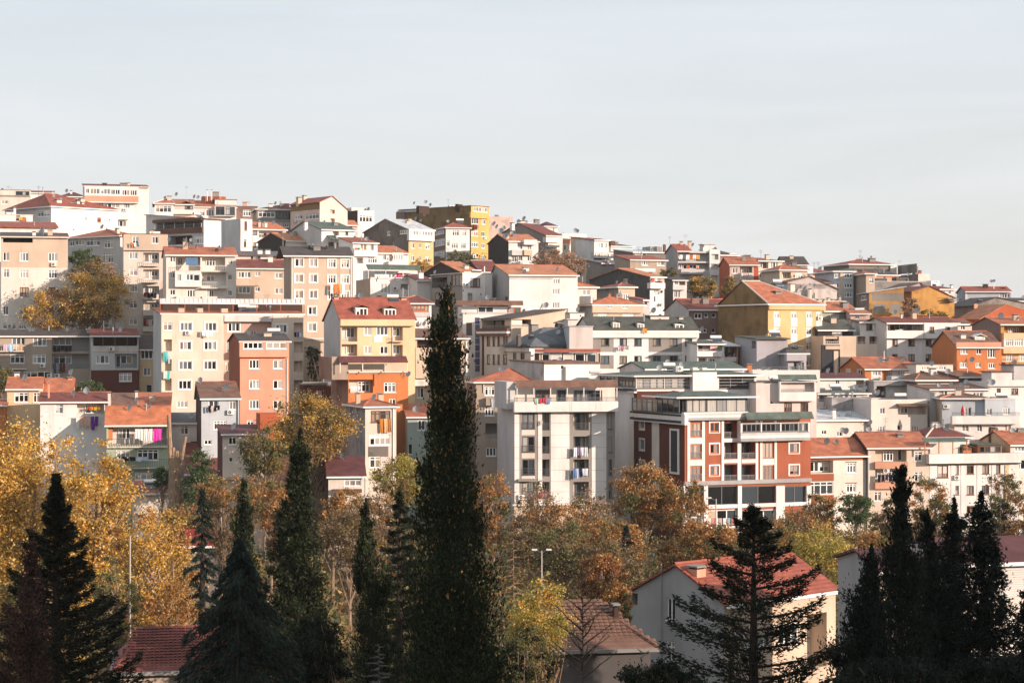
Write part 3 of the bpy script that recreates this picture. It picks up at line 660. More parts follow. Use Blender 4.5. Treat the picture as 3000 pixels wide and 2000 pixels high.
b.F.w('4', [(697, 38)], [795, ], 19); b.F.w('3', [(698, 36)], [839], 20); b.F.w('2', [(747, 14)], [796, 841], 13); b.F.w('2c', [(805, 23)], [798, 843], 18); b.rdish(690, 854, 10, -.6); b.ant(829, 690, 742, 3)
b = Bd('yellow and pink house with a cream gable end on the skyline', 432, 937, 1018, 612, xs=851, th=42, dep=12, wall='beige', side='ochre', roof=('f', 576, 't_red', dict(rx=973, yl=592)))
b.L.w('2', [(863, 23)], [594], 15); b.L.rec(897, 591, 38, 20, 1.5, 'tan', None); b.L.band(851, 621, 86, 60, .03, 'pink', 'painted_band'); b.L.w('3t', [(863, 23)], [628], 16); b.L.w('4t', [(895, 39)], [627], 17); b.L.ac(866, 648); b.F.rec(968, 606, 13, 20, .6, 'tan', None); b.F.rec(968, 640, 13, 25, .8, 'tan', None); b.chim(874, 577, 11, 12, 8, 'tan'); b.chim(890, 572, 9, 9, 10, 'tan')
b = Bd('slim white house with a dark brick flank on the skyline', 456, 1048, 1096, 616, xs=1017, th=34, wall='white', side='dbrown', roof=('p', 0, 't_dred')); b.F.w('4t', [(1053, 38)], [630], 20); b.blk(1030, 608, 40, 10, 3, 3, 'cream', 'roof_hut'); b.rdish(1080, 613, 6, 1)
b = Bd('pink house with a low tiled roof beside the cream gable', 446, 1014, 1048, 660, th=20, dep=7, wall='pink', roof=('g', 648, 't_orange')); b.F.w('2', [(1017, 16)], [661], 14)
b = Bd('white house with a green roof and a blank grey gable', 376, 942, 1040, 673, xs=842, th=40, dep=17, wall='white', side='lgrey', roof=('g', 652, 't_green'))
b.F.rec(975, 676, 18, 16, 1, 'white', None); b.F.w('2b', [(1012, 8)], [679], 10); b.F.bal(986, 690, 50, 12, 1.2, 'solid', 'white'); b.chim(893, 648, 9, 9, 4, 'white'); awning(b.F, 958, 690, 82, 12, 1.6, 't_green')
b.F.w('2g', [(962, 16), (988, 12), (1012, 18)], [709], 20)
b = Bd('white house with a planted balcony ledge below the green roof', 366, 1034, 1106, 712, th=22, dep=9, wall='white', roof=('s', 698, 't_red')); b.F.w('2', [(1055, 20), (1085, 10)], [714], 20); b.F.bal(1038, 732, 67, 17, .6, 'solid', 'white'); b.F.rec(1044, 755, 20, 16, 1, 'beige'); b.F.w('4t', [(1078, 28)], [753], 18)
laundry(b.F, 1040, 726, 22, 6, ['C86040', '3A6A8A', 'D8C890'], 'small coloured washing on the white balcony below the green roof', .5)
b = Bd('stained dark house with a zinc roof and yellow front', 427, 1197, 1270, 702, xs=1066, th=40, dep=17, wall='eyellow', side='stone~', roof=('g', 644, 't_zinc'))
b.ze = b.uz(1197, 672, 0)[1]; b.F.z1 = b.L.z1 = b.ze
v = b.F.vol(1199, 673, 74, 31, .8, 'white', 'glazed_balcony'); v.w('4c', [(1203, 32), (1237, 32)], [675], 14); b.L.w('4c', [(1171, 26)], [667], 19); b.L.w('2', [(1134, 10)], [675], 15); b.L.w('3', [(1036, 32)], [672], 22)
b.F.w('2', [(1204, 10)], [711, 748], 16); b.F.w('1', [(1227, 7)], [712, 749], 14); b.F.w('2t', [(1246, 13)], [712, 752], 17)
b = Bd('white house with an orange roof and latticed bay window', 386, 1105, 1197, 742, th=22, dep=9, wall='white', roof=('s', 722, 't_bright')); v = b.F.vol(1150, 740, 32, 26, .6, 'white', 'bay_window'); v.w('4c', [(1153, 27)], [744], 19); b.F.w('2d', [(1123, 8)], [747], 14); b.F.bal(1139, 765, 52, 15, 1.0, 'solid', 'white'); b.rdish(1150, 755, 6, -.8)
b = Bd('beige apartment block under a dark brown roof with white framed windows', 312, 851, 1032, 749, th=13, dep=9, wall='tan', side='dtan', roof=('g', 725, 't_dark', dict(el=1.2)))
b.F.w('2s', [(864, 24), (907, 22)], [757, 803, 850], 24); b.F.w('3ts', [(961, 22), (1000, 22)], [760, 806, 853], 24); b.F.w('2s', [(903, 23)], [898, 946], 24); b.F.pipe(855, 750, 990); b.F.pipe(1028, 750, 870)
b.chim(904, 716, 5, 15, 3, 'dbrown'); b.chim(919, 720, 24, 10, 3, 'dbrown'); b.chim(955, 718, 5, 14, 3, 'dbrown'); b.F.band(893, 990, 60, 4, .1, 'white')
laundry(b.F, 968, 832, 42, 32, ['E4E0DC', 'C87840', 'C87840', 'D8B080', 'E4E0DC'], 'white and orange sheets below a window of the beige block', .7)
b = Bd('white house with a laundry terrace under a green roof', 346, 1085, 1262, 816, xs=1043, th=22, dep=11, wall='white', side='dtan', roof=('p', 0, 't_dark'))
b.F.w('3', [(1115, 30)], [829], 30); b.F.rec(1174, 832, 36, 16, 1.3, 'white'); b.F.w('2', [(1214, 15)], [836], 24); b.F.w('2', [(1244, 12)], [836], 20); b.F.ac(1158, 845); awning(b.F, 1072, 776, 155, 14, 1.5, 't_green', 'terrace_roof', 4, 'white', 816); b.rdish(1057, 864, 8, -.5); b.F.band(1085, 812, 177, 4, .15, 'white', 'coping')
b.blk(1075, 792, 150, 24, 3, 3, 'white', 'roof_storey')
laundry(b.F, 1096, 794, 54, 22, ['E8E6E2', 'ECEAE6', 'E4E2DE', 'E8E6E2'], 'white sheets on the terrace under the green roof', -.6); laundry(b.F, 1160, 800, 42, 14, ['B83A6A', 'C05A78', 'C8A878', '8A78B0'], 'pink and violet washing on the terrace under the green roof', -.6)
b = Bd('small white kiosk house with a red lean-to roof', 343, 1222, 1266, 822, th=20, dep=7, wall='white', roof=('s', 806, 't_dred')); b.chim(1228, 796, 13, 14, 1, 'white')
# centre skyline
b = Bd('long ochre apartment block with a yellow end wall on the skyline', 492, 1380, 1433, 603, xs=1168, th=44, dep=25, wall='dyellow', side='ochre~', roof=('p', 0, 't_dark', dict(cop='brown')))
b.F.w('2', [(1386, 8)], [606], 12); b.F.w('4c', [(1395, 33)], [606], 14); b.F.vol(1379, 621, 53, 17, .5, 'dyellow', 'ledge'); b.F.w('3', [(1382, 20)], [638], 18); b.F.w('2', [(1411, 11)], [643], 14)
b.F.w('3t', [(1381, 20)], [674, 706, 741], 17); b.F.w('2', [(1410, 11)], [678, 712, 748], 15); b.F.ac(1419, 697); b.L.band(1165, 622, 24, 22, .6, 'mauve', 'balcony'); b.L.band(1165, 618, 60, 6, .3, 'lgrey', 'parapet')
for x, y, r in ((1214, 595, 5), (1247, 592, 6), (1261, 600, 5), (1245, 628, 6), (1219, 640, 6), (1233, 646, 5)): b.L.dish(x, y, r, -3 if y < 610 else .5)
b.chim(1228, 603, 30, 9, 6, 'dbrown'); b.chim(1342, 598, 14, 8, 4, 'dbrown'); b.ant(1313, 583, 606, 8)
laundry(b.F, 1384, 657, 18, 18, ['1E1A20', '7A2A3A', '1E1A20', 'B04048'], 'black and red washing under a window of the yellow end wall')
b = Bd('pale pink plaster house behind the ochre block', 520, 1432, 1502, 634, th=14, wall='pink~', roof=('p', 0, 't_dark'))
b = Bd('brown and white house with a red hipped roof below the ochre block', 456, 1306, 1376, 668, xs=1266, th=34, dep=13, wall='white', side='mauve', roof=('h', 650, 't_red', dict(hl=4, hr=4)))
b.F.w('3t', [(1325, 20), (1351, 15)], [674], 17); b.F.w('3t', [(1322, 20), (1349, 16)], [711, 742], 17); b.F.w('2t', [(1308, 9)], [703, 738], 18); b.L.w('4', [(1273, 28)], [672], 18); b.L.w('4t', [(1272, 31)], [703], 20); b.L.w('4t', [(1270, 33)], [738], 20)
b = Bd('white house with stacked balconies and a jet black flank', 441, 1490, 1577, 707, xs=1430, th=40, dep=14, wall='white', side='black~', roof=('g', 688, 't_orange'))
for y in (732,): b.F.bal(1500, y, 30, 14, 1, 'solid', 'lgrey'); b.F.bal(1536, y, 24, 14, 1, 'solid', 'tan')
b.F.bal(1536, 702, 37, 13, 1.3, 'solid', 'white'); b.F.w('2', [(1517, 14), (1545, 12)], [715, 748], 16); b.F.w('3', [(1500, 20)], [750], 18); b.rdish(1468, 677, 9, 3); b.rdish(1476, 668, 7, 3); b.rdish(1456, 664, 7, 4); b.rdish(1482, 692, 10, 2); b.chim(1483, 688, 8, 16, 2, 'tan')
b = Bd('grey gabled house with box balconies and a dark red roof', 458, 1598, 1648, 690, xs=1444, th=44, dep=20, wall='cream', side='taupe', roof=('g', 656, 't_dred'))
b.F.bal(1600, 694, 42, 14, 1.2, 'solid', 'cream'); b.F.w('2', [(1604, 15), (1628, 13)], [714], 12); b.F.bal(1606, 712, 30, 10, 1, 'solid', 'beige'); b.rdish(1448, 655, 7, 5); b.chim(1500, 652, 8, 8, 9, 'white')
b = Bd('small white attic house with a chimney and maroon hipped roof', 472, 1597, 1633, 664, xs=1560, th=38, dep=9, wall='white', side='dbrown', roof=('h', 649, 't_maroon', dict(hl=2, hr=2))); b.chim(1567, 643, 14, 12, 3, 'conc'); b.F.w('1', [(1619, 5)], [668], 10); b.rdish(1536, 640, 7, 3); b.rdish(1519, 648, 6, 3); b.chim(1525, 646, 20, 9, 5, 'cream')
b = Bd('cream tower house with a peach band and dishes on top', 470, 1646, 1719, 684, th=30, dep=10, wall='cream', roof=('p', 0, 't_dark')); b.F.band(1646, 701, 35, 12, .15, 'salmon', 'painted_band'); b.F.w('1', [(1653, 5)], [718], 14); b.F.w('4', [(1663, 17)], [718], 14); b.F.w('2b', [(1695, 7)], [732], 10); b.F.w('1', [(1711, 3)], [733], 10); b.rdish(1685, 674, 6, 2); b.rdish(1692, 677, 6, 2)
b = Bd('slim cream house with deep brown balconies behind the rust tree', 462, 1719, 1741, 702, th=26, dep=8, wall='cream', roof=('s', 696, 't_red'))
for y in (715, 745, 773): b.F.rec(1719.5, y, 14, 16, 1.2, 'dtan', 'solid', .2)
b = Bd('white terrace house with a maroon flank on the skyline', 446, 1741, 1783, 704, th=26, dep=9, wall='white', roof=('s', 698, 't_red')); b.F.w('2', [(1748, 9), (1761, 5), (1774, 5)], [712], 14); v = b.F.vol(1740, 738, 62, 17, 1.4, 'lgrey', 'glazed_balcony'); v.w('4', [(1742, 22), (1766, 14), (1781, 20)], [741], 13); b.F.band(1739, 757, 22, 55, .5, 'dred', 'clad_wall'); b.chim(1747, 699, 14, 6, 2, 'white')
b = Bd('stepped white house with a dark flat roof on the skyline', 450, 1790, 1854, 722, th=24, dep=10, wall='white', roof=('s', 714, 't_dark')); b.chim(1789, 706, 14, 12, 3, 'brown'); b.F.w('2', [(1816, 8), (1836, 6)], [745], 14); b.F.bal(1800, 735, 22, 9, 1.2, 'solid', 'cream'); b.F.band(1804, 735, 50, 26, .25, 'white', 'bay')
b = Bd('flat grey house with a metal canopy between skyline trees', 432, 1854, 1952, 740, th=22, dep=10, wall='stone', roof=('s', 733, 't_zinc')); b.F.w('3', [(1860, 34)], [742], 9); b.blk(1905, 722, 35, 13, 5, 4, 'taupe', 'roof_hut'); b.chim(1945, 716, 6, 16, 3, 'brown'); b.ant(1962, 693, 725, 3)
b = Bd('beige house with a red roof strip and white windows', 402, 1846, 1952, 762, th=20, dep=8, wall='dtan', roof=('s', 750, 't_red')); b.F.w('3', [(1880, 18)], [764], 13); b.F.w('2', [(1925, 22)], [764], 14); b.F.w('4', [(1836, 8)], [762], 14); b.F.bal(1860, 786, 60, 8, 1, 'solid', 'white')
b = Bd('dark narrow house with a glass balcony below the skyline houses', 425, 1762, 1850, 772, th=22, dep=8, wall='taupe', roof=('s', 764, 't_slate')); b.F.w('3', [(1806, 30)], [766], 12); b.F.bal(1764, 788, 40, 12, 1, 'bars')
laundry(b.F, 1766, 764, 20, 12, ['7A2A3A', '4A3A4A', 'B0A0A0'], 'dark red washing on the narrow house below the skyline')
b = Bd('grey apartment house with laundry balconies and a white stair tower', 411, 1986, 2110, 736, xs=1950, th=24, dep=11, wall='lgrey', side='grey', roof=('g', 718, 't_red', dict(er=-6)))
b.F.rec(1986, 741, 92, 24, 1.4, 'lgrey', 'bars', .3, [(.05, .15, .2, .6, '2'), (.6, .1, .1, .85, '1')]); b.F.rec(1986, 770, 92, 20, 1.4, 'lgrey', None, win=[(.02, .2, .1, .7, '3')]); b.F.bal(1996, 788, 68, 13, 1.3, 'solid', 'lgrey')
v = b.F.vol(2079, 730, 30, 140, .5, 'white', 'stair_tower'); v.rec(2084, 744, 21, 17, 1, 'grey', None, win=[(.2, .4, .2, .6, '2')]); v.rec(2083, 773, 21, 17, 1, 'grey', None, win=[(.0, .5, .05, .9, '2')]); v.rec(2083, 806, 21, 16, 1, 'grey')
b.chim(1993, 707, 8, 14, 5, 'tan'); b.chim(2017, 706, 10, 16, 5, 'tan'); b.blk(2060, 716, 34, 14, 4, 3, 'white', 'roof_hut', 'metalw')
laundry(b.F, 1990, 746, 60, 16, ['D8D4D0', '5A6A7A', 'E0DCD8', 'B06848', 'D8D4D0', 'C89848'], 'white grey and orange washing on the upper balcony of the grey apartment house'); laundry(b.F, 2002, 777, 46, 11, ['16161A', 'C85028', '1A1A1E', '16161A', 'C89080'], 'black and orange washing on the lower balcony of the grey apartment house')
b = Bd('small brown stone house right of the white stair tower', 432, 2108, 2160, 748, th=22, dep=9, wall='mauve', roof=('u', 0, 't_dark', dict(rx=2160))); b.roofspec = ('s', 735, 't_dark'); b.blk(2138, 742, 20, 14, 1, 3, 'white', 'roof_hut')
b = Bd('red house with a patchwork quilt on its pink balcony front', 397, 2138, 2222, 776, xs=2107, th=26, dep=11, wall='pink', side='vred', roof=('g', 756, 't_terra'))
b.F.w('2', [(2146, 14)], [784], 17); b.F.rec(2168, 782, 36, 20, 1.2, 'grey', None, win=[(.2, .6, .1, .8, '3')]); b.F.bal(2168, 800, 37, 17, .7, 'solid', 'rose'); b.F.w('3', [(2177, 22)], [816], 10); b.F.band(2208, 780, 14, 60, .08, 'vred', 'painted_band'); b.chim(2182, 747, 18, 18, 5, 'stone')
laundry(b.F, 2170, 799, 34, 15, ['D8C4BC', 'C8B0A8', 'D8C8C0'], 'pale patchwork quilt over a balcony of the red house', .9)
b = Bd('cream house with two rows of glazed balconies below the grey gable', 402, 2221, 2292, 765, th=20, dep=10, wall='cream', roof=('s', 757, 't_red')); b.F.rec(2223, 768, 28, 18, 1, 'taupe', None, win=[(.1, .5, .1, .8, '2')]); b.F.w('3', [(2257, 23)], [768], 17); b.F.w('4', [(2225, 26)], [796], 19); b.F.w('3', [(2255, 25)], [796], 16); b.F.w('3t', [(2225, 18)], [826], 14)
b = Bd('grey gabled house with thin chimneys on the right skyline', 452, 2300, 2368, 776, xs=2270, th=30, dep=12, wall='lgrey', side='taupe', roof=('g', 753, 't_dark')); b.chim(2316, 754, 4, 12, 5, 'brown'); b.chim(2333, 763, 4, 10, 3, 'brown'); b.blk(2307, 764, 12, 14, 2, 2, 'dred', 'roof_hut')
b = Bd('tan house with an orange pyramid roof and two wide windows', 386, 2284, 2366, 792, th=16, dep=9, wall='tan', roof=('h', 775, 't_terra')); b.F.rec(2291, 797, 26, 18, 1.2, 'pyellow', None, win=[(.1, .7, .1, .8, '3')]); b.F.w('3', [(2330, 23)], [799], 15); b.rdish(2327, 809, 4, -.4); b.rdish(2368, 806, 5, -.5)
b = Bd('narrow pink house with a red roof sliding down to the right', 392, 2366, 2446, 800, th=24, dep=9, wall='pink', roof=('s', 786, 't_red')); b.F.w('2', [(2389, 9), (2404, 7)], [803], 14); b.blk(2366, 782, 16, 26, 0, 2, 'white', 'roof_hut'); b.blk(2422, 797, 20, 20, -2, 3, 'orange', 'rear_porch', 't_dark'); b.ant(2385, 768, 786, 3)
b = Bd('white gabled house with a rain streaked plaster end wall', 362, 2308, 2452, 846, xs=2264, th=18, dep=12, wall='rose~', side='blueg', roof=('f', 811, 't_brown', dict(rx=2374, yl=826)))
b.F.w('2', [(2378, 9)], [858], 18); b.L.w('4t', [(2268, 36)], [826], 14); b.chim(2371, 845, 8, 44, -.9, 'cream'); b.F.band(2319, 818, 9, 14, .05, 'brown', 'brick_patch'); b.F.band(2416, 830, 12, 14, .05, 'brown', 'brick_patch')
for x, y, r in ((2357, 846, 7), (2371, 833, 4), (2386, 835, 4)): b.F.dish(x, y, r, .9)
b = Bd('big ochre gabled block with a yellow front and white window strips', 321, 2250, 2409, 892, xs=2104, th=34, dep=15, wall='eyellow', side='ochre~', roof=('h', 826, 't_terra', dict(gl=True, hl=.0, hr=7.2)))
b.F.band(2250, 893, 159, 14, .4, 'eyellow', 'ledge')
for i, (x, w) in enumerate(((2267, 18), (2317, 18), (2362, 17), (2392, 15))):
    b.F.w('2tc', [(x, w)], [912, 958, 1005, 1050], 21)
    for y in (934, 980, 1027): b.F.band(x-1, y, w+1, 22, .05, 'white', 'spandrel_panel')
b.chim(2217, 855, 14, 18, 5, 'cream'); b.chim(2273, 852, 18, 34, 3, 'conc'); b.rdish(2281, 972, 8, -.5); b.F.ac(2400, 932); b.L.w('2', [(2136, 8)], [873], 10)
for x, h in ((2342, 16), (2358, 14), (2395, 22), (2413, 18)): b.chim(x, 876, 6, h, 5, 'tan')
b = Bd('mauve house with a grey gable and dark red roof beside the ochre block', 336, 2018, 2152, 907, xs=1947, th=28, dep=12, wall='mauve', side='lgrey', roof=('g', 878, 't_dred'))
b.F.w('2', [(2034, 22)], [917], 16); b.F.w('1d', [(2064, 10), (2086, 10)], [917], 12); b.F.w('3', [(2114, 26)], [919], 22); b.F.w('4', [(2034, 36)], [962], 12); b.F.w('1d', [(2085, 10)], [962], 12); b.F.w('3c', [(2112, 27)], [963], 22); b.chim(2060, 872, 17, 22, 3, 'conc'); b.chim(2097, 888, 7, 22, 1.5, 'conc'); b.rdish(2058, 963, 8, -.8); b.rdish(2060, 872, 5, 4)
b = Bd('green house with a terracotta roof and white shutters', 338, 2409, 2512, 911, th=18, dep=9, wall='green', roof=('g', 885, 't_terra')); b.F.w('3tc', [(2431, 28)], [920], 22); b.F.w('2c', [(2470, 20)], [922], 14); b.rdish(2494, 922, 6, -.4); b.blk(2506, 902, 26, 22, -1, 3, 'white', 'annexe'); b.chim(2470, 885, 16, 20, 1, 'conc')
for x, y in ((2437, 876), (2458, 868), (2425, 872)): b.chim(x, y, 6, 18, 5, 'tan')
# right skyline
b = Bd('grey house with a red hipped roof and antenna on the right skyline', 432, 2487, 2612, 775, th=18, dep=12, wall='stone', roof=('h', 761, 't_red', dict(hl=5, hr=4))); b.F.vol(2609, 773, 18, 30, .3, 'cream', 'stair_tower'); b.chim(2548, 756, 18, 10, 3, 'conc'); b.rdish(2552, 753, 4, 3); b.ant(2519, 748, 764, 5); b.rdish(2572, 784, 4, -.3)
b = Bd('long grey brown house with a sloping parapet on the right skyline', 426, 2690, 2724, 802, xs=2630, th=40, dep=13, wall='cream', side='stone', roof=('p', 0, 't_dark')); b.blk(2655, 776, 15, 14, 5, 3, 'conc', 'chimney_stack'); b.blk(2682, 780, 8, 12, 3, 2, 'taupe', 'chimney_stack'); b.F.w('1', [(2722, 2)], [815], 18); b.chim(2692, 792, 8, 14, 4, 'vred')
b.L.vol(2630, 778, 56, 26, .02, 'stone', 'parapet'); b.ant(2636, 762, 778, 8)
b = Bd('small glazed white terrace house at the end of the skyline row', 418, 2728, 2752, 822, th=20, dep=6, wall='white', roof=('p', 0, 't_dark')); b.F.w('3', [(2732, 14)], [820], 10); b.F.w('1d', [(2730, 14)], [830], 9); b.rdish(2762, 836, 4, 1)
b = Bd('blue grey house with a green hipped roof and a tan corner column', 372, 2443, 2500, 796, th=10, dep=11, wall='blueg', roof=('h', 784, 't_green', dict(hl=6, hr=6)))
b.F.band(2461, 797, 7, 100, .15, 'tan', 'corner_column'); b.F.w('2', [(2446, 12), ], [801, 829, 857], 13); b.F.w('3', [(2473, 24)], [801, 830, 857], 13); b.F.band(2443, 816, 57, 2, .1, 'lgrey'); b.F.band(2443, 845, 57, 2, .1, 'lgrey')
b = Bd('tan house with a small orange gable in front of the green roof', 366, 2537, 2563, 803, xs=2496, th=34, dep=10, wall='tan', side='dtan', roof=('h', 794, 't_terra')); b.F.w('2t', [(2546, 12)], [814], 15)
b = Bd('brick house under a black lean-to roof on the right slope', 404, 2563, 2632, 806, th=16, dep=8, wall='salmon', roof=('s', 791, 't_dark')); b.chim(2562, 795, 6, 30, -.5, 'tan')
b = Bd('long low concrete house with a pale roof edge on the right slope', 386, 2562, 2712, 825, th=16, dep=8, wall='conc~', roof=('p', 0, 't_dark', dict(cop='lgrey'))); b.blk(2565, 815, 34, 10, 3, 2, 'dgrey', 'water_tanks'); b.blk(2626, 812, 36, 12, 3, 2, 'dgrey', 'roof_hut'); b.rdish(2592, 813, 4, 2); b.rdish(2660, 804, 5, 1)
b = Bd('lilac gabled house between the two ochre walls', 372, 2648, 2712, 846, th=16, dep=8, wall='violet', roof=('f', 829, 't_brown', dict(rx=2696))); b.rdish(2708, 838, 5, -.5)
b = Bd('ochre house with grey render patches and a white roof edge', 351, 2546, 2648, 858, xs=2516, th=26, dep=10, wall='bochre~', side='mauve', roof=('u', 842, 't_zinc', dict(rx=2648)))
b.F.band(2554, 858, 94, 24, .04, 'taupe~', 'render_patch'); b.F.band(2560, 890, 37, 26, .04, 'taupe', 'render_patch'); b.F.band(2608, 890, 31, 27, .04, 'taupe', 'render_patch'); b.L.w('2', [(2521, 18)], [866], 14); b.L.w('2', [(2521, 18)], [900], 16)
b = Bd('bright ochre gabled wall on the right slope', 357, 2671, 2796, 872, th=16, dep=12, wall='bochre~', roof=('f', 839, 't_dred', dict(rx=2723, yl=854))); b.F.bal(2778, 864, 30, 10, 1.4, 'bars', 'conc'); b.F.bal(2782, 874, 26, 6, 1.4, 'bars', 'conc')
b = Bd('pale grey house with a white corner strip and red roof on the right', 392, 2830, 2962, 855, xs=2803, th=24, dep=11, wall='blueg', side='blue', roof=('g', 842, 't_red')); b.F.band(2828, 855, 5, 80, .1, 'white', 'corner_strip'); b.F.w('4', [(2928, 30)], [859], 14); b.L.w('2', [(2806, 10)], [872], 16); b.L.w('2', [(2806, 18)], [895], 14); b.chim(2881, 832, 14, 14, 4, 'dbrown'); b.chim(2934, 841, 12, 8, 3, 'dbrown'); b.rdish(2904, 824, 5, 4); b.rdish(2912, 823, 5, 4)
b.F.pipe(2911, 825, 845)
b = Bd('blackened gabled wall above the orange red gable at the right edge', 366, 2850, 3010, 896, th=14, dep=10, wall='taupe~', roof=('f', 872, 't_dark', dict(rx=2920, yr=890))); b.chim(2867, 878, 10, 14, 2, 'dred'); b.F.w('2', [(2872, 12)], [893], 12); b.F.band(2852, 896, 60, 44, .05, 'black~', 'soot_patch'); b.F.band(2850, 890, 10, 14, .6, 'salmon', 'box_bay')
b = Bd('grey flat roofed house at the right edge skyline', 380, 2960, 3080, 883, th=10, dep=8, wall='mauve', roof=('s', 875, 't_dark'))
b = Bd('vivid orange red gabled wall near the right edge', 352, 2870, 3020, 936, th=14, dep=9, wall='vred', roof=('f', 893, 't_orange', dict(rx=2948, yr=915)), over=.05); b.F.w('3', [(2952, 17)], [897], 11)
b = Bd('olive green narrow house squeezed under the pale grey house', 372, 2832, 2852, 918, th=14, dep=7, wall='green~', roof=('s', 911, 't_slate')); b.F.w('1', [(2840, 4)], [940], 10)
b = Bd('mauve gabled block with a saffron balcony front at the right edge', 311, 2932, 3040, 951, xs=2847, th=32, dep=13, wall='bochre', side='mauve', roof=('g', 931, 't_terra'))
b.F.rec(2942, 954, 62, 22, 1.3, 'bochre', None, win=[(.3, .25, .2, .7, '2'), (.62, .2, .2, .8, '2')]); b.F.bal(2941, 975, 80, 17, .8, 'solid', 'yellow'); v = b.F.vol(2941, 992, 90, 24, .8, 'white', 'glazed_balcony'); v.w('4t', [(2945, 24), (2971, 26), (2999, 26)], [993], 21); b.F.bal(2940, 1015, 90, 18, .8, 'solid', 'yellow'); b.F.w('4', [(2948, 22), (2985, 20)], [1038], 20); b.F.bal(2936, 1046, 70, 12, .9, 'white', 'cream'); b.F.band(2940, 1060, 90, 16, .8, 'bochre', 'balcony'); b.chim(2970, 920, 15, 18, 3, 'tan'); b.rdish(2972, 1062, 8, -1.2)
b = Bd('long white house with brown windows and a roof terrace on the right slope', 321, 2598, 2806, 947, th=12, dep=10, wall='white', side='lgrey', roof=('g', 932, 't_dred'))
v = b.F.vol(2598, 968, 108, 23, .7, 'white', 'parapet'); v2 = b.F.vol(2708, 947, 98, 44, .7, 'white', 'upper_storey'); v2.w('2b', [(2723, 14), (2769, 15)], [957], 17); b.F.rec(2600, 950, 106, 20, 1.6, 'cream', None, win=[(.18, .12, .1, .8, '1b'), (.55, .2, .1, .8, '2b'), (.8, .12, .05, .8, '2')])
b.F.w('2b', [(2614, 16), (2661, 19), (2712, 17), (2763, 16)], [993, 1037], 20); b.rdish(2732, 1062, 11, -1); b.rdish(2622, 915, 8, 3); b.chim(2640, 918, 4, 18, 4, 'white'); b.rdish(2683, 908, 7, 6); b.rdish(2690, 907, 7, 6); b.F.pipe(2705, 950, 1080); b.blk(2675, 926, 90, 9, 6, 3, 'cream', 'roof_storey', 't_dark')
laundry(b.F, 2622, 951, 50, 16, ['16161A', '1A1A1E', '2A2A30', '16161A'], 'black washing on the terrace of the long white house', .2)
b = Bd('white round cornered stair house with a brown window', 326, 2520, 2598, 945, xs=2490, th=22, dep=9, wall='white', side='white', roof=('s', 936, 't_brown')); b.F.w('2b', [(2538, 18)], [948], 19)
v = b.F.vol(2508, 982, 92, 110, 1.2, 'cream', 'lower_storey'); v.rec(2512, 985, 24, 22, 1.2, 'dtan', 'white', .25); v.rec(2547, 985, 50, 22, 1.2, 'dtan', 'white', .25, [(.1, .35, .1, .8, '2b')])
b = Bd('tan terrace house with a black facade and slate roof', 319, 2412, 2508, 984, th=12, dep=9, wall='tan', roof=('p', 0, 't_slate'))
b.F.rec(2418, 985, 40, 21, 1.6, 'beige', 'white', .3, [(.5, .4, .2, .8, '2b')]); b.F.band(2405, 1010, 54, 90, .3, 'dslate', 'clad_wall'); b.F.band(2416, 1013, 44, 10, .45, 'tan', 'ledge'); b.F.band(2440, 1028, 13, 66, .45, 'tan', 'clad_strip'); b.F.w('2r', [(2442, 10)], [1030, 1075], 20); b.blk(2397, 968, 70, 18, 5, 4, 'white', 'roof_storey', 't_slate')
b = Bd('white blank building with a slate roof left of the stair house', 324, 2396, 2500, 966, th=14, dep=8, wall='black~', roof=('g', 938, 't_olive'))
b = Bd('orange house with cream window strips and a terracotta roof', 305, 2534, 2684, 1081, xs=2464, th=24, dep=11, wall='orange', side='orange', roof=('g', 1049, 't_terra'))
b.F.band(2552, 1082, 32, 70, .05, 'cream', 'painted_band'); b.F.band(2614, 1082, 56, 70, .05, 'cream', 'painted_band'); b.F.w('3tc', [(2556, 24), (2630, 24)], [1083], 18); b.F.w('2', [(2602, 13)], [1088], 14); b.L.w('2', [(2512, 14)], [1080], 20); b.L.band(2478, 1070, 14, 50, .04, 'pyellow', 'painted_band'); b.L.band(2510, 1066, 16, 50, .04, 'pyellow', 'painted_band'); b.chim(2584, 1052, 14, 22, 3, 'conc'); b.rdish(2600, 1052, 7, 3); b.rdish(2646, 1054, 8, 3); b.F.pipe(2590, 1028, 1052)
b = Bd('orange house with a brown roof and a white triangular dormer', 306, 2803, 2934, 1016, th=10, dep=10, wall='orange', roof=('g', 972, 't_brown')); b.F.vol(2802, 1002, 132, 14, .5, 'salmon', 'ledge'); b.F.w('3', [(2814, 21)], [1018], 19); b.F.w('2', [(2860, 14)], [1019], 18); b.F.w('3', [(2893, 23)], [1020], 28); b.F.w('3c', [(2812, 21)], [1061], 16); b.F.w('2', [(2858, 15)], [1062], 14); b.F.w('3d', [(2895, 20)], [1063], 16); b.dormer(2854, 985, 32, 12, 2, 'white', 'white'); b.rdish(2849, 1053, 8, -.6)
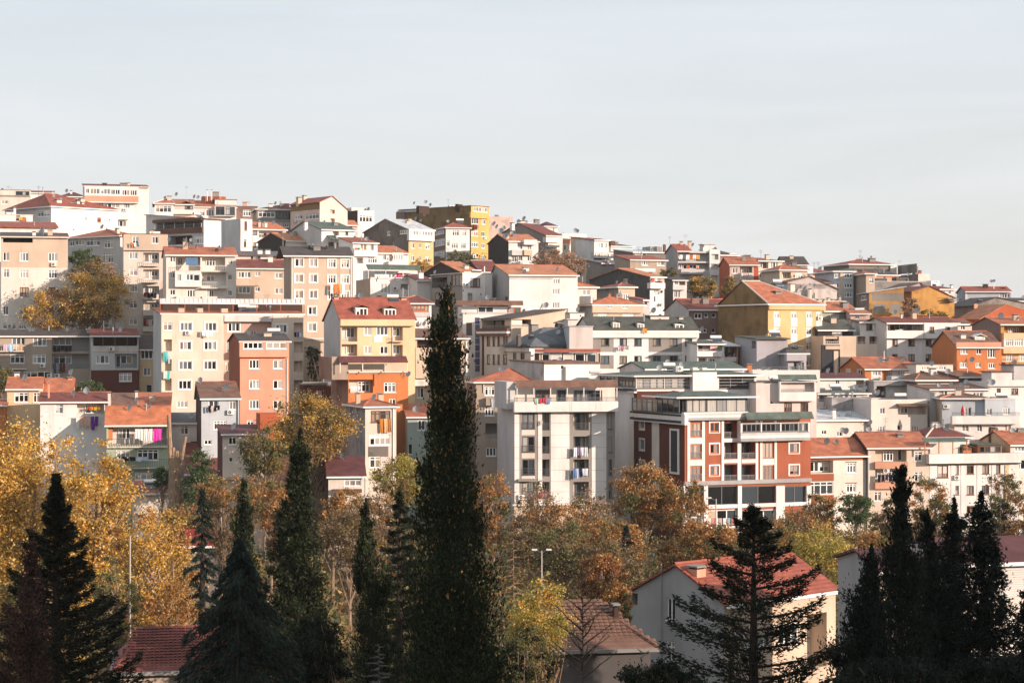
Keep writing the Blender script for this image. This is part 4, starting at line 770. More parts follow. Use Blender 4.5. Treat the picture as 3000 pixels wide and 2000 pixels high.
# right lower clutter
b = Bd('grey flat roofed house with a sunken brown terrace', 297, 2560, 2688, 1117, th=12, dep=11, wall='grey', roof=('p', 0, 't_slate', dict(cop='lgrey'))); b.F.rec(2568, 1130, 118, 36, 2, 'mauve', None, win=[(.3, .1, .1, .8, '1'), (.5, .1, .1, .8, '1'), (.85, .1, .1, .4, '2')]); b.F.band(2602, 1132, 66, 32, -.9, 'cream', 'inner_wall', -1.4)
for x, y, r in ((2573, 1150, 9), (2587, 1152, 6), (2612, 1148, 9), (2673, 1152, 9), (2507, 1134, 8), (2535, 1136, 8)): b.F.dish(x, y, r, .5)
f = b.blk(2612, 1102, 60, 16, 3, 2, 'lgrey', 'roof_ducts'); b.chim(2650, 1090, 16, 20, 4, 'tan')
b = Bd('house under a dark brown hipped roof with a white fascia', 295, 2688, 2788, 1115, th=10, dep=10, wall='cream', roof=('h', 1090, 't_brown'), over=.7); b.chim(2727, 1078, 18, 18, 3, 'white'); b.F.w('3', [(2720, 24)], [1122], 12); b.rdish(2777, 1088, 9, 3); b.rdish(2731, 1065, 8, 4)
b = Bd('red tiled roof house behind the dark hipped roof', 303, 2772, 2895, 1126, th=10, dep=10, wall='cream', roof=('g', 1090, 't_red')); b.F.w('3', [(2800, 30)], [1132], 12)
b = Bd('bare concrete wall house with a sloping top among the brown roofs', 300, 2808, 2892, 1105, th=30, dep=9, wall='conc~', roof=('s', 1072, 't_brown')); b.rdish(2835, 1125, 9, -.5)
b = Bd('white house with a roof garden railing at the right edge', 291, 2890, 3080, 1118, th=8, dep=11, wall='white', roof=('p', 0, 't_dark')); b.F.band(2890, 1113, 150, 18, .5, 'white', 'ledge'); b.blk(2905, 1090, 60, 24, 3, 4, 'white', 'roof_storey', 't_dred'); b.F.w('3b', [(2963, 20), (2920, 12)], [1137], 18); b.rdish(2907, 1120, 10, -.8); b.blk(2970, 1070, 60, 40, 5, 5, 'lgrey', 'roof_storey', 't_dark')
b = Bd('white house under a long brown roof with a red kite of cloth', 288, 2724, 2900, 1142, th=10, dep=9, wall='white', roof=('s', 1124, 't_brown')); b.F.w('2g', [(2752, 12), (2768, 6)], [1146], 16); b.F.w('3', [(2850, 30)], [1148], 14); b.chim(2826, 1130, 12, 10, 2, 'white'); b.rdish(2830, 1118, 8, 3)
b = Bd('pale blue grey house with a closed red parasol on its terrace', 282, 2760, 2888, 1168, xs=2733, th=18, dep=9, wall='blueg', side='tan', roof=('h', 1151, 't_brown')); b.F.w('2', [(2826, 20)], [1192], 26); b.F.ac(2772, 1190)
b = Bd('grey house with a clipped hedge on its roof terrace', 281, 2886, 2975, 1169, th=8, dep=9, wall='blueg', roof=('p', 0, 't_dark', dict(cop='white'))); b.F.w('2c', [(2890, 16)], [1196], 20); b.F.w('3c', [(2938, 20)], [1194], 20)
b = Bd('white terraced house with a long balcony ledge and railing', 279, 2796, 2990, 1242, xs=2755, th=14, dep=7, wall='white', side='tan', roof=('p', 0, 't_dark')); v = b.F.vol(2790, 1218, 196, 24, 1.0, 'white', 'balcony'); b.F.w('2', [(2818, 20), (2862, 15), (2942, 20)], [1243], 21); b.F.w('1b', [(2906, 10)], [1244], 18)
v.railing(v.a0, v.a1, v.z1, v.z1+.5, .1, 'rails', b.root)
b = Bd('white house with a torn awning and small windows', 283, 2552, 2717, 1170, th=12, dep=9, wall='cream', side='lgrey', roof=('p', 0, 't_terra')); b.F.w('2', [(2578, 14)], [1194], 18); b.F.rec(2630, 1192, 84, 22, 1.2, 'cream', None, win=[(.2, .26, .05, .85, '2')]); awning(b.F, 2626, 1184, 90, 6, 1.0, 't_brown'); b.F.w('3', [(2571, 21), (2671, 21)], [1247], 21); b.F.w('1', [(2629, 9)], [1246], 13)
b = Bd('beige concrete house with narrow side windows behind the torn awning', 288, 2690, 2770, 1176, th=14, dep=9, wall='taupe', roof=('p', 0, 't_dark', dict(cop='lgrey'))); b.F.w('1g', [(2700, 12), (2738, 10)], [1190], 22); b.F.w('2', [(2735, 30)], [1236], 14)
b = Bd('grey windowless parapet wall above the tin roofs', 289, 2437, 2553, 1163, th=12, dep=6, wall='grey~', roof=('p', 0, 't_slate')); 
for x in (2448, 2470, 2512, 2548): b.F.band(x, 1186, 6, 16, .15, 'conc', 'buttress')
b = Bd('low beige house with patched tin roofs and dishes', 282, 2386, 2548, 1232, th=12, dep=7, wall='cream', roof=('s', 1203, 't_zinc')); b.F.w('2', [(2407, 14)], [1260], 12); b.F.w('3', [(2495, 30)], [1260], 7); b.F.w('2', [(2450, 18)], [1262], 16); b.rdish(2455, 1220, 8, 2); b.rdish(2483, 1219, 9, 2); b.rdish(2545, 1235, 8, -.4); b.chim(2440, 1198, 9, 34, .5, 'white')
b = Bd('small red tiled roof between the villa and the white terraced house', 270, 2716, 2840, 1283, th=10, dep=8, wall='cream', roof=('h', 1246, 't_dred')); b.rdish(2773, 1258, 9, 2)
b = Bd('orange and cream house with a tiled roof beside the dark red facade', 263, 2363, 2541, 1336, th=16, dep=9, wall='cream', side='vred', roof=('g', 1286, 't_terra'))
b.F.band(2363, 1338, 178, 12, .08, 'red', 'painted_band'); b.F.rec(2366, 1349, 75, 37, 1.2, 'taupe', None, win=[(.02, .55, .1, .85, '3'), (.58, .38, .1, .85, '2')]); b.F.band(2363, 1388, 79, 21, .12, 'red', 'parapet'); b.F.w('4t', [(2367, 74)], [1411], 38); b.F.band(2363, 1450, 79, 20, .12, 'red', 'parapet'); b.F.w('3t', [(2481, 27), ], [1355], 30); b.F.w('3t', [(2480, 28)], [1416], 26); b.F.band(2478, 1352, 32, 2, .1, 'red'); b.F.band(2478, 1413, 32, 2, .1, 'red')
b = Bd('yellow house with salmon balconies and a tiled roof', 265, 2541, 2724, 1311, xs=2478, th=16, dep=10, wall='pyellow', side='dbrown', roof=('g', 1268, 't_terra'))
b.F.rec(2564, 1316, 92, 36, 1.2, 'pyellow', None, win=[(.33, .32, .15, .85, '3t'), (.8, .12, .1, .85, '1d')]); b.F.band(2561, 1352, 96, 20, .5, 'salmon', 'parapet'); b.F.rec(2564, 1374, 92, 37, 1.2, 'tan', None, win=[(.03, .25, .1, .7, '2t'), (.5, .2, .1, .7, '2t')]); b.F.band(2561, 1411, 94, 20, .5, 'salmon', 'parapet'); b.F.w('2t', [(2561, 20)], [1440], 27); b.F.w('2t', [(2679, 22)], [1322, 1381], 28); b.F.w('2', [(2680, 22)], [1443], 24); b.F.pipe(2545, 1315, 1500); b.chim(2630, 1270, 17, 30, 3, 'conc'); b.F.ac(2595, 1378)
for x, y, r in ((2546, 1258, 9), (2550, 1238, 9), (2468, 1260, 9), (2480, 1262, 10)): b.rdish(x, y, r, 5)
laundry(b.F, 2570, 1390, 66, 22, ['1A1A20', '2A1E2A', '3A2A4A', '16161A', '2A6A78', '8A2A3A'], 'dark row of washing on the yellow house balcony', .6)
b = Bd('white villa with brown windows green metal roofs and a curved parapet', 266, 2724, 2986, 1360, th=12, dep=11, wall='white', roof=('s', 1325, 't_green'), gut=False)
v = b.F.vol(2722, 1330, 270, 28, 1.0, 'white', 'parapet'); b.F.w('2b', [(2746, 32)], [1363], 36); b.F.w('1b', [(2800, 9), (2918, 13)], [1363], 26); b.F.w('2b', [(2832, 21), (2878, 20)], [1363], 25); b.F.w('2b', [(2832, 21), (2876, 22)], [1422], 27); b.F.w('1b', [(2799, 10), (2917, 12)], [1422], 26); b.F.w('2b', [(2832, 22)], [1481], 20); b.F.bal(2738, 1402, 40, 14, .8, 'solid', 'white'); b.F.ac(2802, 1398)
for x in (2786, 2815, 2862, 2905): b.F.band(x, 1362, 7, 170, .05, 'white', 'pilaster')
b.F.band(2944, 1362, 11, 120, .1, 'yellow', 'pilaster')
awning(b.F, 2700, 1284, 126, 11, 1.0, 't_green', 'terrace_roof', 4, 'orange', 1330); b.F.off += 0
b.dormer(2822, 1308, 24, 12, 2.0, 'orange', 't_green', '2b'); f = b.blk(2865, 1304, 70, 24, 1.5, 4, 'orange', 'roof_storey', 't_olive'); f.window('4be', *f.rect(2868, 1306, 64, 20), .003, 60)
b.chim(2793, 1268, 24, 16, 6, 't_green'); b.rdish(2770, 1262, 9, 6); b.blk(2700, 1273, 90, 14, 6, 3, 'cream', 'roof_storey', 't_green'); b.blk(2702, 1297, 110, 34, 2.5, 2, 'cream', 'roof_storey')
b = Bd('house with a yellow gable and tiled roof at the right edge', 270, 2960, 3090, 1303, xs=2868, th=26, dep=10, wall='cream', side='yellow', roof=('g', 1264, 't_terra')); b.F.w('3', [(2972, 30)], [1308], 14); b.F.w('2d', [(2975, 30)], [1345], 30); b.chim(2903, 1250, 16, 20, 6, 'brown'); b.rdish(2920, 1258, 6, 5)
b = Bd('tiny house with a red lean-to roof at the end of the ochre gable', 404, 2752, 2796, 848, th=18, dep=6, wall='cream', roof=('s', 840, 't_dred')); b.F.w('2', [(2758, 10), (2776, 9)], [852], 9); b.chim(2786, 834, 6, 12, 2, 'white')
b = Bd('pink terrace hut behind the round cornered stair house', 333, 2492, 2548, 920, xs=2478, th=18, dep=6, wall='pink', roof=('s', 910, 't_terra')); b.F.w('2', [(2505, 12)], [924], 10); b.F.bal(2500, 930, 36, 6, .8, 'bars', 'cream')
b = Bd('small rust coloured house stepping down behind the white gable', 372, 2410, 2446, 828, th=22, dep=6, wall='salmon', roof=('s', 818, 't_red')); b.F.w('2g', [(2417, 12)], [832], 12); b.F.bal(2412, 846, 30, 6, .8, 'solid', 'orange')
b = Bd('low cream hut with a flat roof left of the red skyline house', 442, 2112, 2168, 752, th=20, dep=6, wall='cream', roof=('p', 0, 't_dark', dict(cop='t_red'))); b.F.w('3', [(2130, 18)], [756], 9)
b = Bd('narrow white house wedged behind the tan hipped roof', 340, 1884, 1904, 880, th=20, dep=6, wall='lgrey', roof=('s', 872, 't_red')); b.F.w('1', [(1888, 8)], [884], 12)
b = Bd('small brown roofed house above the saffron balconies', 330, 2806, 2848, 950, th=16, dep=6, wall='beige', roof=('g', 938, 't_brown')); b.F.w('2', [(2815, 12)], [954], 12)
b = Bd('pale terrace house with a striped parapet behind the brown hipped roof', 303, 2684, 2792, 1068, th=12, dep=6, wall='cream', roof=('p', 0, 't_brown', dict(cop='t_brown'))); b.F.w('3', [(2700, 20), (2750, 22)], [1072], 12)
# ------------------------------------------------------------------ middle
b = Bd('white blank house with a curved grey concrete corner', 326, 1492, 1692, 806, xs=1438, th=22, dep=12, wall='white', side='grey', roof=('g', 778, 't_orange', dict(rv=9)))
b.F.band(1492, 813, 128, 3, .1, 'lgrey'); b.F.w('3', [(1620, 20)], [816], 16); b.F.w('3', [(1619, 20)], [844, 884], 19); b.rdish(1537, 797, 9, 1); b.rdish(1600, 894, 9, -.5); b.chim(1534, 782, 16, 14, 3, 'white')
b = Bd('white house with brown windows and a tall white vent pipe', 331, 1355, 1442, 800, xs=1262, th=26, dep=13, wall='white', side='taupe', roof=('p', 0, 't_dark', dict(cop='cream')))
b.F.w('3b', [(1378, 29)], [814], 27); b.F.w('2tb', [(1370, 14)], [858], 24); b.F.w('1', [(1407, 5)], [859], 7); b.F.ac(1367, 834); b.F.pipe(1419, 780, 890, .12); b.L.rec(1266, 806, 44, 38, 2, 'brown', 'bars', .35); b.L.w('3g', [(1322, 32)], [806], 32); b.L.w('2b', [(1275, 14), (1292, 18)], [858], 40); b.rdish(1428, 872, 10, -.8)
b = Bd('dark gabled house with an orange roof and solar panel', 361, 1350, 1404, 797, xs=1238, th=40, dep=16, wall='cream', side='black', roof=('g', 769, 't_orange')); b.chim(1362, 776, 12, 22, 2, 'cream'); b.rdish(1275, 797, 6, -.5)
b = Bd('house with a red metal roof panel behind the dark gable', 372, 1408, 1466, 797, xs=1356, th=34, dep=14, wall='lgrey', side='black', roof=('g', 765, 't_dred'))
b = Bd('cream house with an orange hipped roof beside the blank white wall', 336, 1652, 1748, 842, th=16, dep=9, wall='cream', roof=('h', 814, 't_bright', dict(hl=1, hr=6))); b.F.w('3c', [(1657, 23)], [845], 20); b.F.w('2c', [(1706, 23)], [847], 18); b.F.w('2', [(1658, 18)], [884], 17)
b = Bd('tan house with a blank dark grey flank and red hipped roof', 347, 1812, 1860, 842, xs=1741, th=34, dep=11, wall='tan', side='taupe~', roof=('h', 828, 't_red', dict(hl=3, hr=3))); b.F.w('4c', [(1819, 27)], [860], 20); b.rdish(1808, 826, 5, 4); b.chim(1815, 862, 8, 10, -2, 'orange')
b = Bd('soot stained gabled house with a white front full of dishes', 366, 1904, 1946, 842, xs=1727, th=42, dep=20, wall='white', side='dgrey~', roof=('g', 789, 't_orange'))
b.ze = b.uz(1904, 812, 0)[1]; b.F.z1 = b.L.z1 = b.ze
b.F.bal(1906, 828, 43, 15, 1.1, 'solid', 'white'); b.F.rec(1906, 814, 36, 14, 1.4, 'white'); b.F.w('3', [(1918, 15)], [849], 15); b.F.w('1', [(1916, 4)], [868], 16); b.L.w('2', [(1826, 13)], [816], 14)
for x, y, r in ((1938, 855, 5), (1936, 894, 5), (1929, 894, 5), (1916, 909, 9), (1934, 924, 5), (1926, 851, 4)): b.F.dish(x, y, r, .4)
laundry(b.F, 1909, 816, 36, 11, ['B05A48', 'D8D4D0', 'A08878', 'C8A8A0'], 'faded red and white washing on the soot stained house')
b = Bd('slim white balcony house right of the soot stained gable', 372, 1972, 2012, 822, xs=1944, th=24, dep=9, wall='white', side='stone', roof=('s', 814, 't_dark')); b.F.vol(1972, 835, 36, 14, .6, 'white', 'balcony'); b.F.w('2', [(1976, 10)], [822], 12); b.F.rec(1990, 822, 18, 13, 1, 'tan'); b.F.w('2', [(1975, 9), (1987, 5)], [853], 18)
b = Bd('tan house under an orange hipped roof with a projecting top storey', 329, 1738, 1884, 894, xs=1676, th=20, dep=10, wall='tan', side='lgrey', roof=('h', 868, 't_bright', dict(hl=5, hr=5)))
v = b.F.vol(1736, 894, 147, 22, .5, 'tan', 'upper_storey'); v.w('2', [(1779, 12)], [895], 7); v.w('2', [(1824, 15)], [896], 7); b.F.w('4tc', [(1753, 28), (1824, 34)], [919], 16); b.L.w('4', [(1678, 22)], [878], 16); b.chim(1784, 860, 7, 12, 5, 'salmon'); b.chim(1808, 861, 8, 12, 5, 'salmon'); b.rdish(1694, 906, 8, -.5); b.L.band(1702, 868, 34, 22, .3, 'white', 'wind_wall')
b = Bd('long white and taupe block with dormers in a dark roof', 306, 1731, 2046, 988, th=11, dep=12, wall='white', roof=('g', 930, 't_olive', dict(rv=5.0)))
b.ze = b.uz(1731, 970, 0)[1]; b.F.z1 = b.L.z1 = b.ze
b.F.vol(1730, 968, 318, 21, .5, 'white', 'parapet'); 
for x, w in ((1731, 67), (1900, 98)):
    b.F.band(x, 991, w, 40, .05, 'taupe', 'painted_band'); b.F.band(x, 1040, w, 40, .05, 'taupe', 'painted_band')
b.F.w('2g', [(1761, 24), (1815, 22), (1858, 22), (1913, 23), (1962, 23), (2007, 21)], [990, 1042], 23)
b.dormer(1794, 943, 22, 25, 1.0, 'white', 't_olive'); b.dormer(1866, 946, 22, 22, 1.0, 'white', 't_olive'); b.dormer(1976, 948, 28, 22, 1.0, 'white', 't_olive'); b.blk(1906, 926, 54, 17, 4, 3, 'white', 'stair_tower', 't_olive').w('1d', [(1932, 4)], [932], 5); b.chim(1990, 928, 12, 10, 4, 'white')
laundry(b.F, 1812, 1013, 30, 14, ['A8A0A8', 'B0787A', 'C8B0A8', '8A8A98'], 'grey and pink washing below a window of the white and taupe block'); laundry(b.F, 1882, 962, 14, 14, ['E0A030', 'D89A28'], 'yellow cloth over the parapet of the white and taupe block', .8)
b = Bd('white stair tower joined to the grey roofed villa', 302, 1668, 1737, 957, xs=1650, th=14, dep=8, wall='rose', side='blueg', roof=('p', 0, 't_slate', dict(cop='lgrey'))); b.rdish(1658, 945, 9, 3)
b = Bd('small white roof hut above the dark roof', 318, 1670, 1712, 917, xs=1655, th=12, dep=5, wall='white', side='lgrey', roof=('p', 0, 't_slate', dict(cop='conc'))); b.F.w('1d', [(1699, 4)], [922], 6); b.blk(1664, 936, 30, 20, -3, 2, 'white', 'roof_kiosk', 'metalw')
b = Bd('villa with a blue grey slate roof and a curved cornice', 303, 1556, 1690, 1014, xs=1486, th=22, dep=7, wall='white', side='cream', roof=('h', 958, 't_slate', dict(hl=4.5, hr=.5)), over=.6, gut='t_slate')
b.F.band(1554, 1008, 136, 9, .6, 't_slate', 'cornice'); b.L.band(1486, 1008, 70, 9, .6, 't_slate', 'cornice'); b.L.band(1486, 1017, 70, 12, .3, 'white', 'frieze'); b.L.w('1gd', [(1503, 10), (1525, 12)], [1033], 24); b.chim(1518, 982, 9, 14, 1.5, 'dgrey'); b.chim(1553, 982, 9, 14, 2, 'dgrey'); b.chim(1558, 950, 20, 22, 6, 'conc'); b.chim(1634, 946, 14, 30, 5, 'dslate')
b = Bd('brown and tan house with a glazed roof terrace and sloping parapet', 312, 1498, 1655, 934, xs=1408, th=34, dep=10, wall='tan', side='cream', roof=('u', 908, 't_dark', dict(rx=1655)))
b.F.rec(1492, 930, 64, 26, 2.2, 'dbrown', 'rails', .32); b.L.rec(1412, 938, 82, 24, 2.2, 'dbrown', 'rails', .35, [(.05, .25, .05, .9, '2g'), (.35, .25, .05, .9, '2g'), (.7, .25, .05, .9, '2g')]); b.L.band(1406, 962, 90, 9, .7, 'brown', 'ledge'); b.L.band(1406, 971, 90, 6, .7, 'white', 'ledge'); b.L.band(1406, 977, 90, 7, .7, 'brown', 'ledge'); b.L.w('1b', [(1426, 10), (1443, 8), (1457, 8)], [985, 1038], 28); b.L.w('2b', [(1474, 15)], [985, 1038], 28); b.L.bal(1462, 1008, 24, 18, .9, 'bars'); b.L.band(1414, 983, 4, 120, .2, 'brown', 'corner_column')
b = Bd('white house with a patterned blue tile strip and open attic terrace', 324, 1356, 1532, 918, xs=1340, th=10, dep=9, wall='white', side='lgrey', roof=('p', 0, 't_brown', dict(cop='lgrey')))
f = b.blk(1352, 898, 178, 20, 1.0, 6, 'white', 'attic_storey'); awning(b.F, 1332, 882, 200, 12, .6, 't_brown', 'attic_roof'); b.blk(1395, 884, 130, 13, 3.5, 3, 't_brown', 'attic_roof')
f2 = Face(b, 'F', 1.0, *f.rect(1352, 898, 178, 20)); f2.window('2re', *f.rect(1488, 900, 38, 18), .003, 38); f2.window('2kde', *f.rect(1400, 898, 46, 18), .003, 46)
b.F.w('2b', [(1366, 17)], [945], 35); b.F.w('2', [(1365, 17)], [993], 20); b.chim(1444, 874, 9, 12, 2, 'brown'); b.chim(1482, 869, 17, 13, 2, 'brown'); b.rdish(1431, 871, 9, 1); b.rdish(1535, 910, 6, 0)
for k in range(8): b.F.band(1392, 930+k*20, 13, 18, .05, ('6A6A86' if k % 2 else '55557A'), 'tile_panel')
b = Bd('brown roofed house beside the cypress with a curved balcony', 300, 1216, 1372, 992, th=12, dep=10, wall='tan', side='dtan', roof=('s', 966, 't_brown'))
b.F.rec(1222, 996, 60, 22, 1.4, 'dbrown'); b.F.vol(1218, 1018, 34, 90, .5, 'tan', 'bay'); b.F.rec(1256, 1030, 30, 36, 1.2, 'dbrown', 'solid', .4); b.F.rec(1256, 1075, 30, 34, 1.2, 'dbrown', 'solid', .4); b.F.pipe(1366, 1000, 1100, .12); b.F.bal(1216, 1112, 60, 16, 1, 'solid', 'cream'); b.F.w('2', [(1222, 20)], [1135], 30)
b = Bd('low red roofed house with a pale green wall beside the cypress', 275, 1194, 1300, 1222, th=8, dep=7, wall='mint', roof=('s', 1186, 't_terra')); b.F.w('2d', [(1224, 22)], [1230], 30); b.F.w('1d', [(1196, 12)], [1300], 30)
b = Bd('white house with a wooden bay window under a red hipped roof', 310, 1140, 1264, 890, th=13, dep=9, wall='white', roof=('h', 866, 't_dred', dict(hl=5, hr=4))); b.F.w('5rc', [(1200, 56)], [892], 20); b.F.band(1196, 914, 64, 14, .15, 'lgrey', 'shutter_box'); b.F.w('2', [(1217, 10)], [940], 18); b.F.w('2d', [(1243, 10)], [935], 7); b.chim(1178, 870, 14, 12, 3, 'tan'); b.chim(1106, 864, 13, 14, 5, 'brown'); b.rdish(1244, 948, 8, -.5); b.F.w('2', [(1217, 10)], [975], 18)
b = Bd('yellow apartment block with two glazed dormers in a red roof', 293, 998, 1216, 950, xs=949, th=24, dep=10, wall='yellow', side='lgrey', roof=('g', 875, 't_red', dict(rv=4.5)))
b.ze = b.uz(998, 936, 0)[1]; b.F.z1 = b.L.z1 = b.ze
b.F.vol(998, 935, 218, 19, .8, 'yellow', 'ledge')
b.F.rec(1001, 958, 46, 42, 1.2, 'rose', 'bars', .28, [(.4, .55, .0, .75, '2')]); b.F.rec(1001, 1008, 46, 34, 1.2, 'pyellow', None, win=[(.4, .55, .05, .75, '2')]); b.F.w('2', [(1066, 22)], [957, 1012], 25); b.F.w('3', [(1103, 34)], [957], 25); b.F.w('2', [(1113, 24)], [1013], 24)
b.F.rec(1152, 957, 28, 40, 1.0, 'pyellow', None, win=[(.1, .8, .05, .65, '2')]); b.F.rec(1152, 1010, 28, 34, 1.0, 'pyellow', None, win=[(.1, .8, .05, .75, '2')]); b.F.bal(1150, 987, 34, 12, .8, 'bars'); b.F.pipe(1150, 955, 1050)
b.dormer(1040, 900, 38, 34, .9, 'lgrey', 't_red', '3'); b.dormer(1124, 903, 37, 32, .9, 'lgrey', 't_red', '3'); b.chim(1176, 871, 15, 12, 4, 'salmon'); b.chim(979, 867, 14, 14, 4, 'salmon'); b.rdish(1057, 865, 9, 4)
b.F.band(1094, 984, 26, 18, .08, 'white', 'hung_sheet')
b = Bd('orange apartment house with a maroon terrace roof and stained flank', 276, 1020, 1196, 1092, xs=970, th=24, dep=9, wall='orange', side='dtan~', roof=('p', 0, 't_dark'))
b.blk(1020, 1066, 168, 28, 2.2, 5, 'tan', 'roof_storey'); awning(b.F, 990, 1045, 200, 18, .9, 't_maroon', 'terrace_roof', 4, 'cream', 1092); b.blk(972, 1045, 48, 50, 0, 7, 'dtan~', 'gable_wall'); b.F.band(1020, 1088, 176, 4, .25, 'cream', 'coping')
b.F.rec(1022, 1112, 71, 39, 1.2, 'pyellow', None, win=[(.45, .5, .15, .8, '3t')]); b.F.w('3t', [(1125, 35)], [1120], 29); b.F.pipe(1096, 1095, 1130, .06, 'red'); b.rdish(1197, 1096, 9, -.6); b.F.w('2', [(1140, 20)], [1168], 20)
laundry(b.F, 1026, 1130, 30, 16, ['DCD4D0', 'E0D8D4', 'D8D0CC'], 'white washing on the orange house balcony', .1)
b = Bd('low brick red annexe between the cream block and the orange house', 291, 886, 976, 1127, th=10, dep=7, wall='redb', roof=('p', 0, 't_dark', dict(cop='conc'))); b.F.w('1', [(930, 12)], [1144], 16); b.F.band(886, 1118, 90, 10, .1, 'conc', 'parapet')
b = Bd('narrow beige house with an orange hipped roof and a hanging rug', 262, 1070, 1161, 1193, xs=1014, th=24, dep=11, wall='beige', side='grey~', roof=('h', 1168, 't_terra', dict(hl=2, hr=2)))
b.F.w('4tb', [(1086, 58)], [1203], 34); b.F.w('4t', [(1083, 60)], [1271], 33); b.F.w('2t', [(1083, 32)], [1337], 33); b.F.pipe(1152, 1195, 1400, .08); b.F.band(1078, 1308, 60, 30, .04, 'stone~', 'bare_brick'); b.chim(1044, 1150, 12, 30, 4, 'tan'); b.chim(1109, 1152, 15, 22, 5, 'tan')
laundry(b.F, 1113, 1226, 33, 42, ['B87838', 'D0A878', 'A06838'], 'brown patterned rug hanging from the narrow beige house', .35)
b = Bd('salmon apartment house with a glazed top storey', 273, 703, 847, 1000, xs=671, th=20, dep=8.5, wall='salmon', side='red', roof=('g', 978, 't_dark'))
v = b.F.vol(702, 1001, 145, 45, .6, 'salmon', 'upper_storey'); v.w('4', [(713, 57)], [1002], 20); v.w('3', [(780, 60)], [1002], 20); b.F.w('3', [(730, 30)], [1053, 1112, 1171], 27); b.F.w('2', [(800, 28)], [1054, 1113, 1172], 26); b.F.pipe(841, 1050, 1210); b.F.w('2t', [(724, 20)], [1230], 18)
b = Bd('big cream apartment block with an open attic under a metal canopy', 300, 473, 889, 920, xs=449, th=14, dep=11, wall='pyellow', side='lgrey', roof=('s', 905, 't_terra', dict(ef=.2)))
b.ze = b.uz(473, 920, 0)[1]; b.F.z1 = b.L.z1 = b.ze
v = b.F.vol(473, 920, 182, 305, .9, 'pyellow', 'left_wing'); v.w('2t', [(478, 27)], [943], 25); v.w('3s', [(528, 34), (600, 34)], [944], 25); v.rec(480, 994, 24, 34, 1.0, 'salmon', None, win=[(.2, .5, .2, .8, '1')]); v.w('3s', [(526, 34), (598, 35)], [1000], 25); v.w('3s', [(524, 38), (597, 36)], [1057], 26); v.rec(477, 1052, 26, 34, 1.0, 'dtan'); v.w('3s', [(523, 37)], [1114], 26); v.rec(477, 1108, 26, 36, 1.0, 'dtan'); v.w('3', [(518, 32)], [1174], 20); v.ac(550, 975)
b.F.band(655, 922, 141, 20, .9, 'rose', 'ledge'); b.F.w('3s', [(668, 34)], [946], 25); b.F.w('2d', [(735, 16)], [970], 9); b.F.w('2', [(664, 10)], [1000], 30); b.F.band(656, 943, 140, 280, .02, 'D6B09E', 'painted_band'); b.F.w('2', [(660, 12)], [1060], 26)
v2 = b.F.vol(796, 922, 93, 290, .9, 'pyellow', 'right_wing'); v2.w('3s', [(808, 33)], [951], 24)
for y in (945, 1001, 1057, 1113): v2.rec(861, y, 26, 32, 1.1, 'salmon', None, win=[(.05, .55, .2, .75, '2')])
canopy = awning(b.F, 468, 876, 424, 14, .3, 'metalw', 'metal_canopy', 7, 'red', 915)
for k in range(31):
    x = 472+k*13.6; a, z1 = b.F.az(x, 876, 0); _, z0 = b.F.az(x, 890, .3); mb = MB()
    mb.prism([(-.29, z0+.1), (-.012, z1+.1), (-.012, z1+.18), (-.29, z0+.18)], 'u', a-.03, a+.03); mb.obj('roof_seam', [M('grey')], canopy)
b.blk(476, 884, 410, 34, 5.5, 3, 'dbrown', 'attic_back_wall')
for x, y in ((523, 895), (575, 896), (648, 899)): b.chim(x, y, 20, 14, 1.5, 'tan')
laundry(v, 478, 1030, 20, 36, ['58B0B0', '6AC0BC', 'B8C8CC'], 'turquoise towel on the upper side balcony of the cream block', .5); laundry(v, 478, 1086, 20, 30, ['C8D0D0', '58B8A8'], 'white and turquoise towels on the lower side balcony of the cream block', .5); laundry(v, 592, 968, 32, 20, ['E8E6E2', 'E4E2DE', 'E8E6E2'], 'white cloths below a window of the cream block', .7); laundry(v2, 862, 973, 22, 18, ['3A2A30', '4A6AA0', 'D8D8DC'], 'blue and white washing on the upper right balcony of the cream block', .5)
b = Bd('light blue house with a brown roof and washing at its window', 262, 590, 701, 1167, xs=574, th=12, dep=8, wall='blueg', side='dbrown', roof=('g', 1121, 't_brown', dict(rv=6))); b.F.w('2d', [(611, 30)], [1173], 24); b.F.w('2', [(672, 18)], [1175], 24); b.F.w('4t', [(626, 38)], [1232], 27); b.F.ac(675, 1207); b.F.pipe(696, 1170, 1300, .06, 'dgrey'); b.F.w('2d', [(598, 22)], [1288], 14); b.rdish(587, 1113, 9, 4)
laundry(b.F, 610, 1188, 34, 18, ['16161A', 'D8B0A8', '1A1A1E', '16161A'], 'black and pink washing at a window of the light blue house', .6)
b = Bd('low white house with a corrugated roof beside the cut trunk', 268, 498, 589, 1240, th=8, dep=8, wall='white', roof=('s', 1212, 't_slate')); b.F.w('2t', [(529, 23)], [1246], 26); b.F.w('1d', [(555, 28)], [1290], 10)
b = Bd('cream house with a maroon roof dappled by tree shade', 246, 652, 780, 1273, xs=637, th=10, dep=8, wall='beige', side='dred', roof=('s', 1247, 't_maroon')); b.F.w('2', [(669, 24)], [1280], 22); b.F.w('3t', [(711, 38)], [1280], 28); b.F.w('1d', [(672, 9)], [1340], 12); b.F.band(652, 1395, 110, 8, .8, 'tan', 'ledge'); b.F.w('1d', [(700, 30)], [1412], 24); b.blk(762, 1212, 60, 62, 3, 5, 'vred', 'rear_wing')
laundry(b.F, 702, 1312, 22, 20, ['16161A', '2A2A30', 'A8B0B8'], 'black washing on the house dappled by tree shade', .5); laundry(b.F, 745, 1378, 20, 16, ['2A6A88', 'B84A28'], 'blue and orange cloths low on the house dappled by tree shade', .8)
b = Bd('low shed with a dark red tiled roof behind the leafy bush', 257, 545, 640, 1388, th=8, dep=10, wall='stone', roof=('s', 1302, 't_dred'))
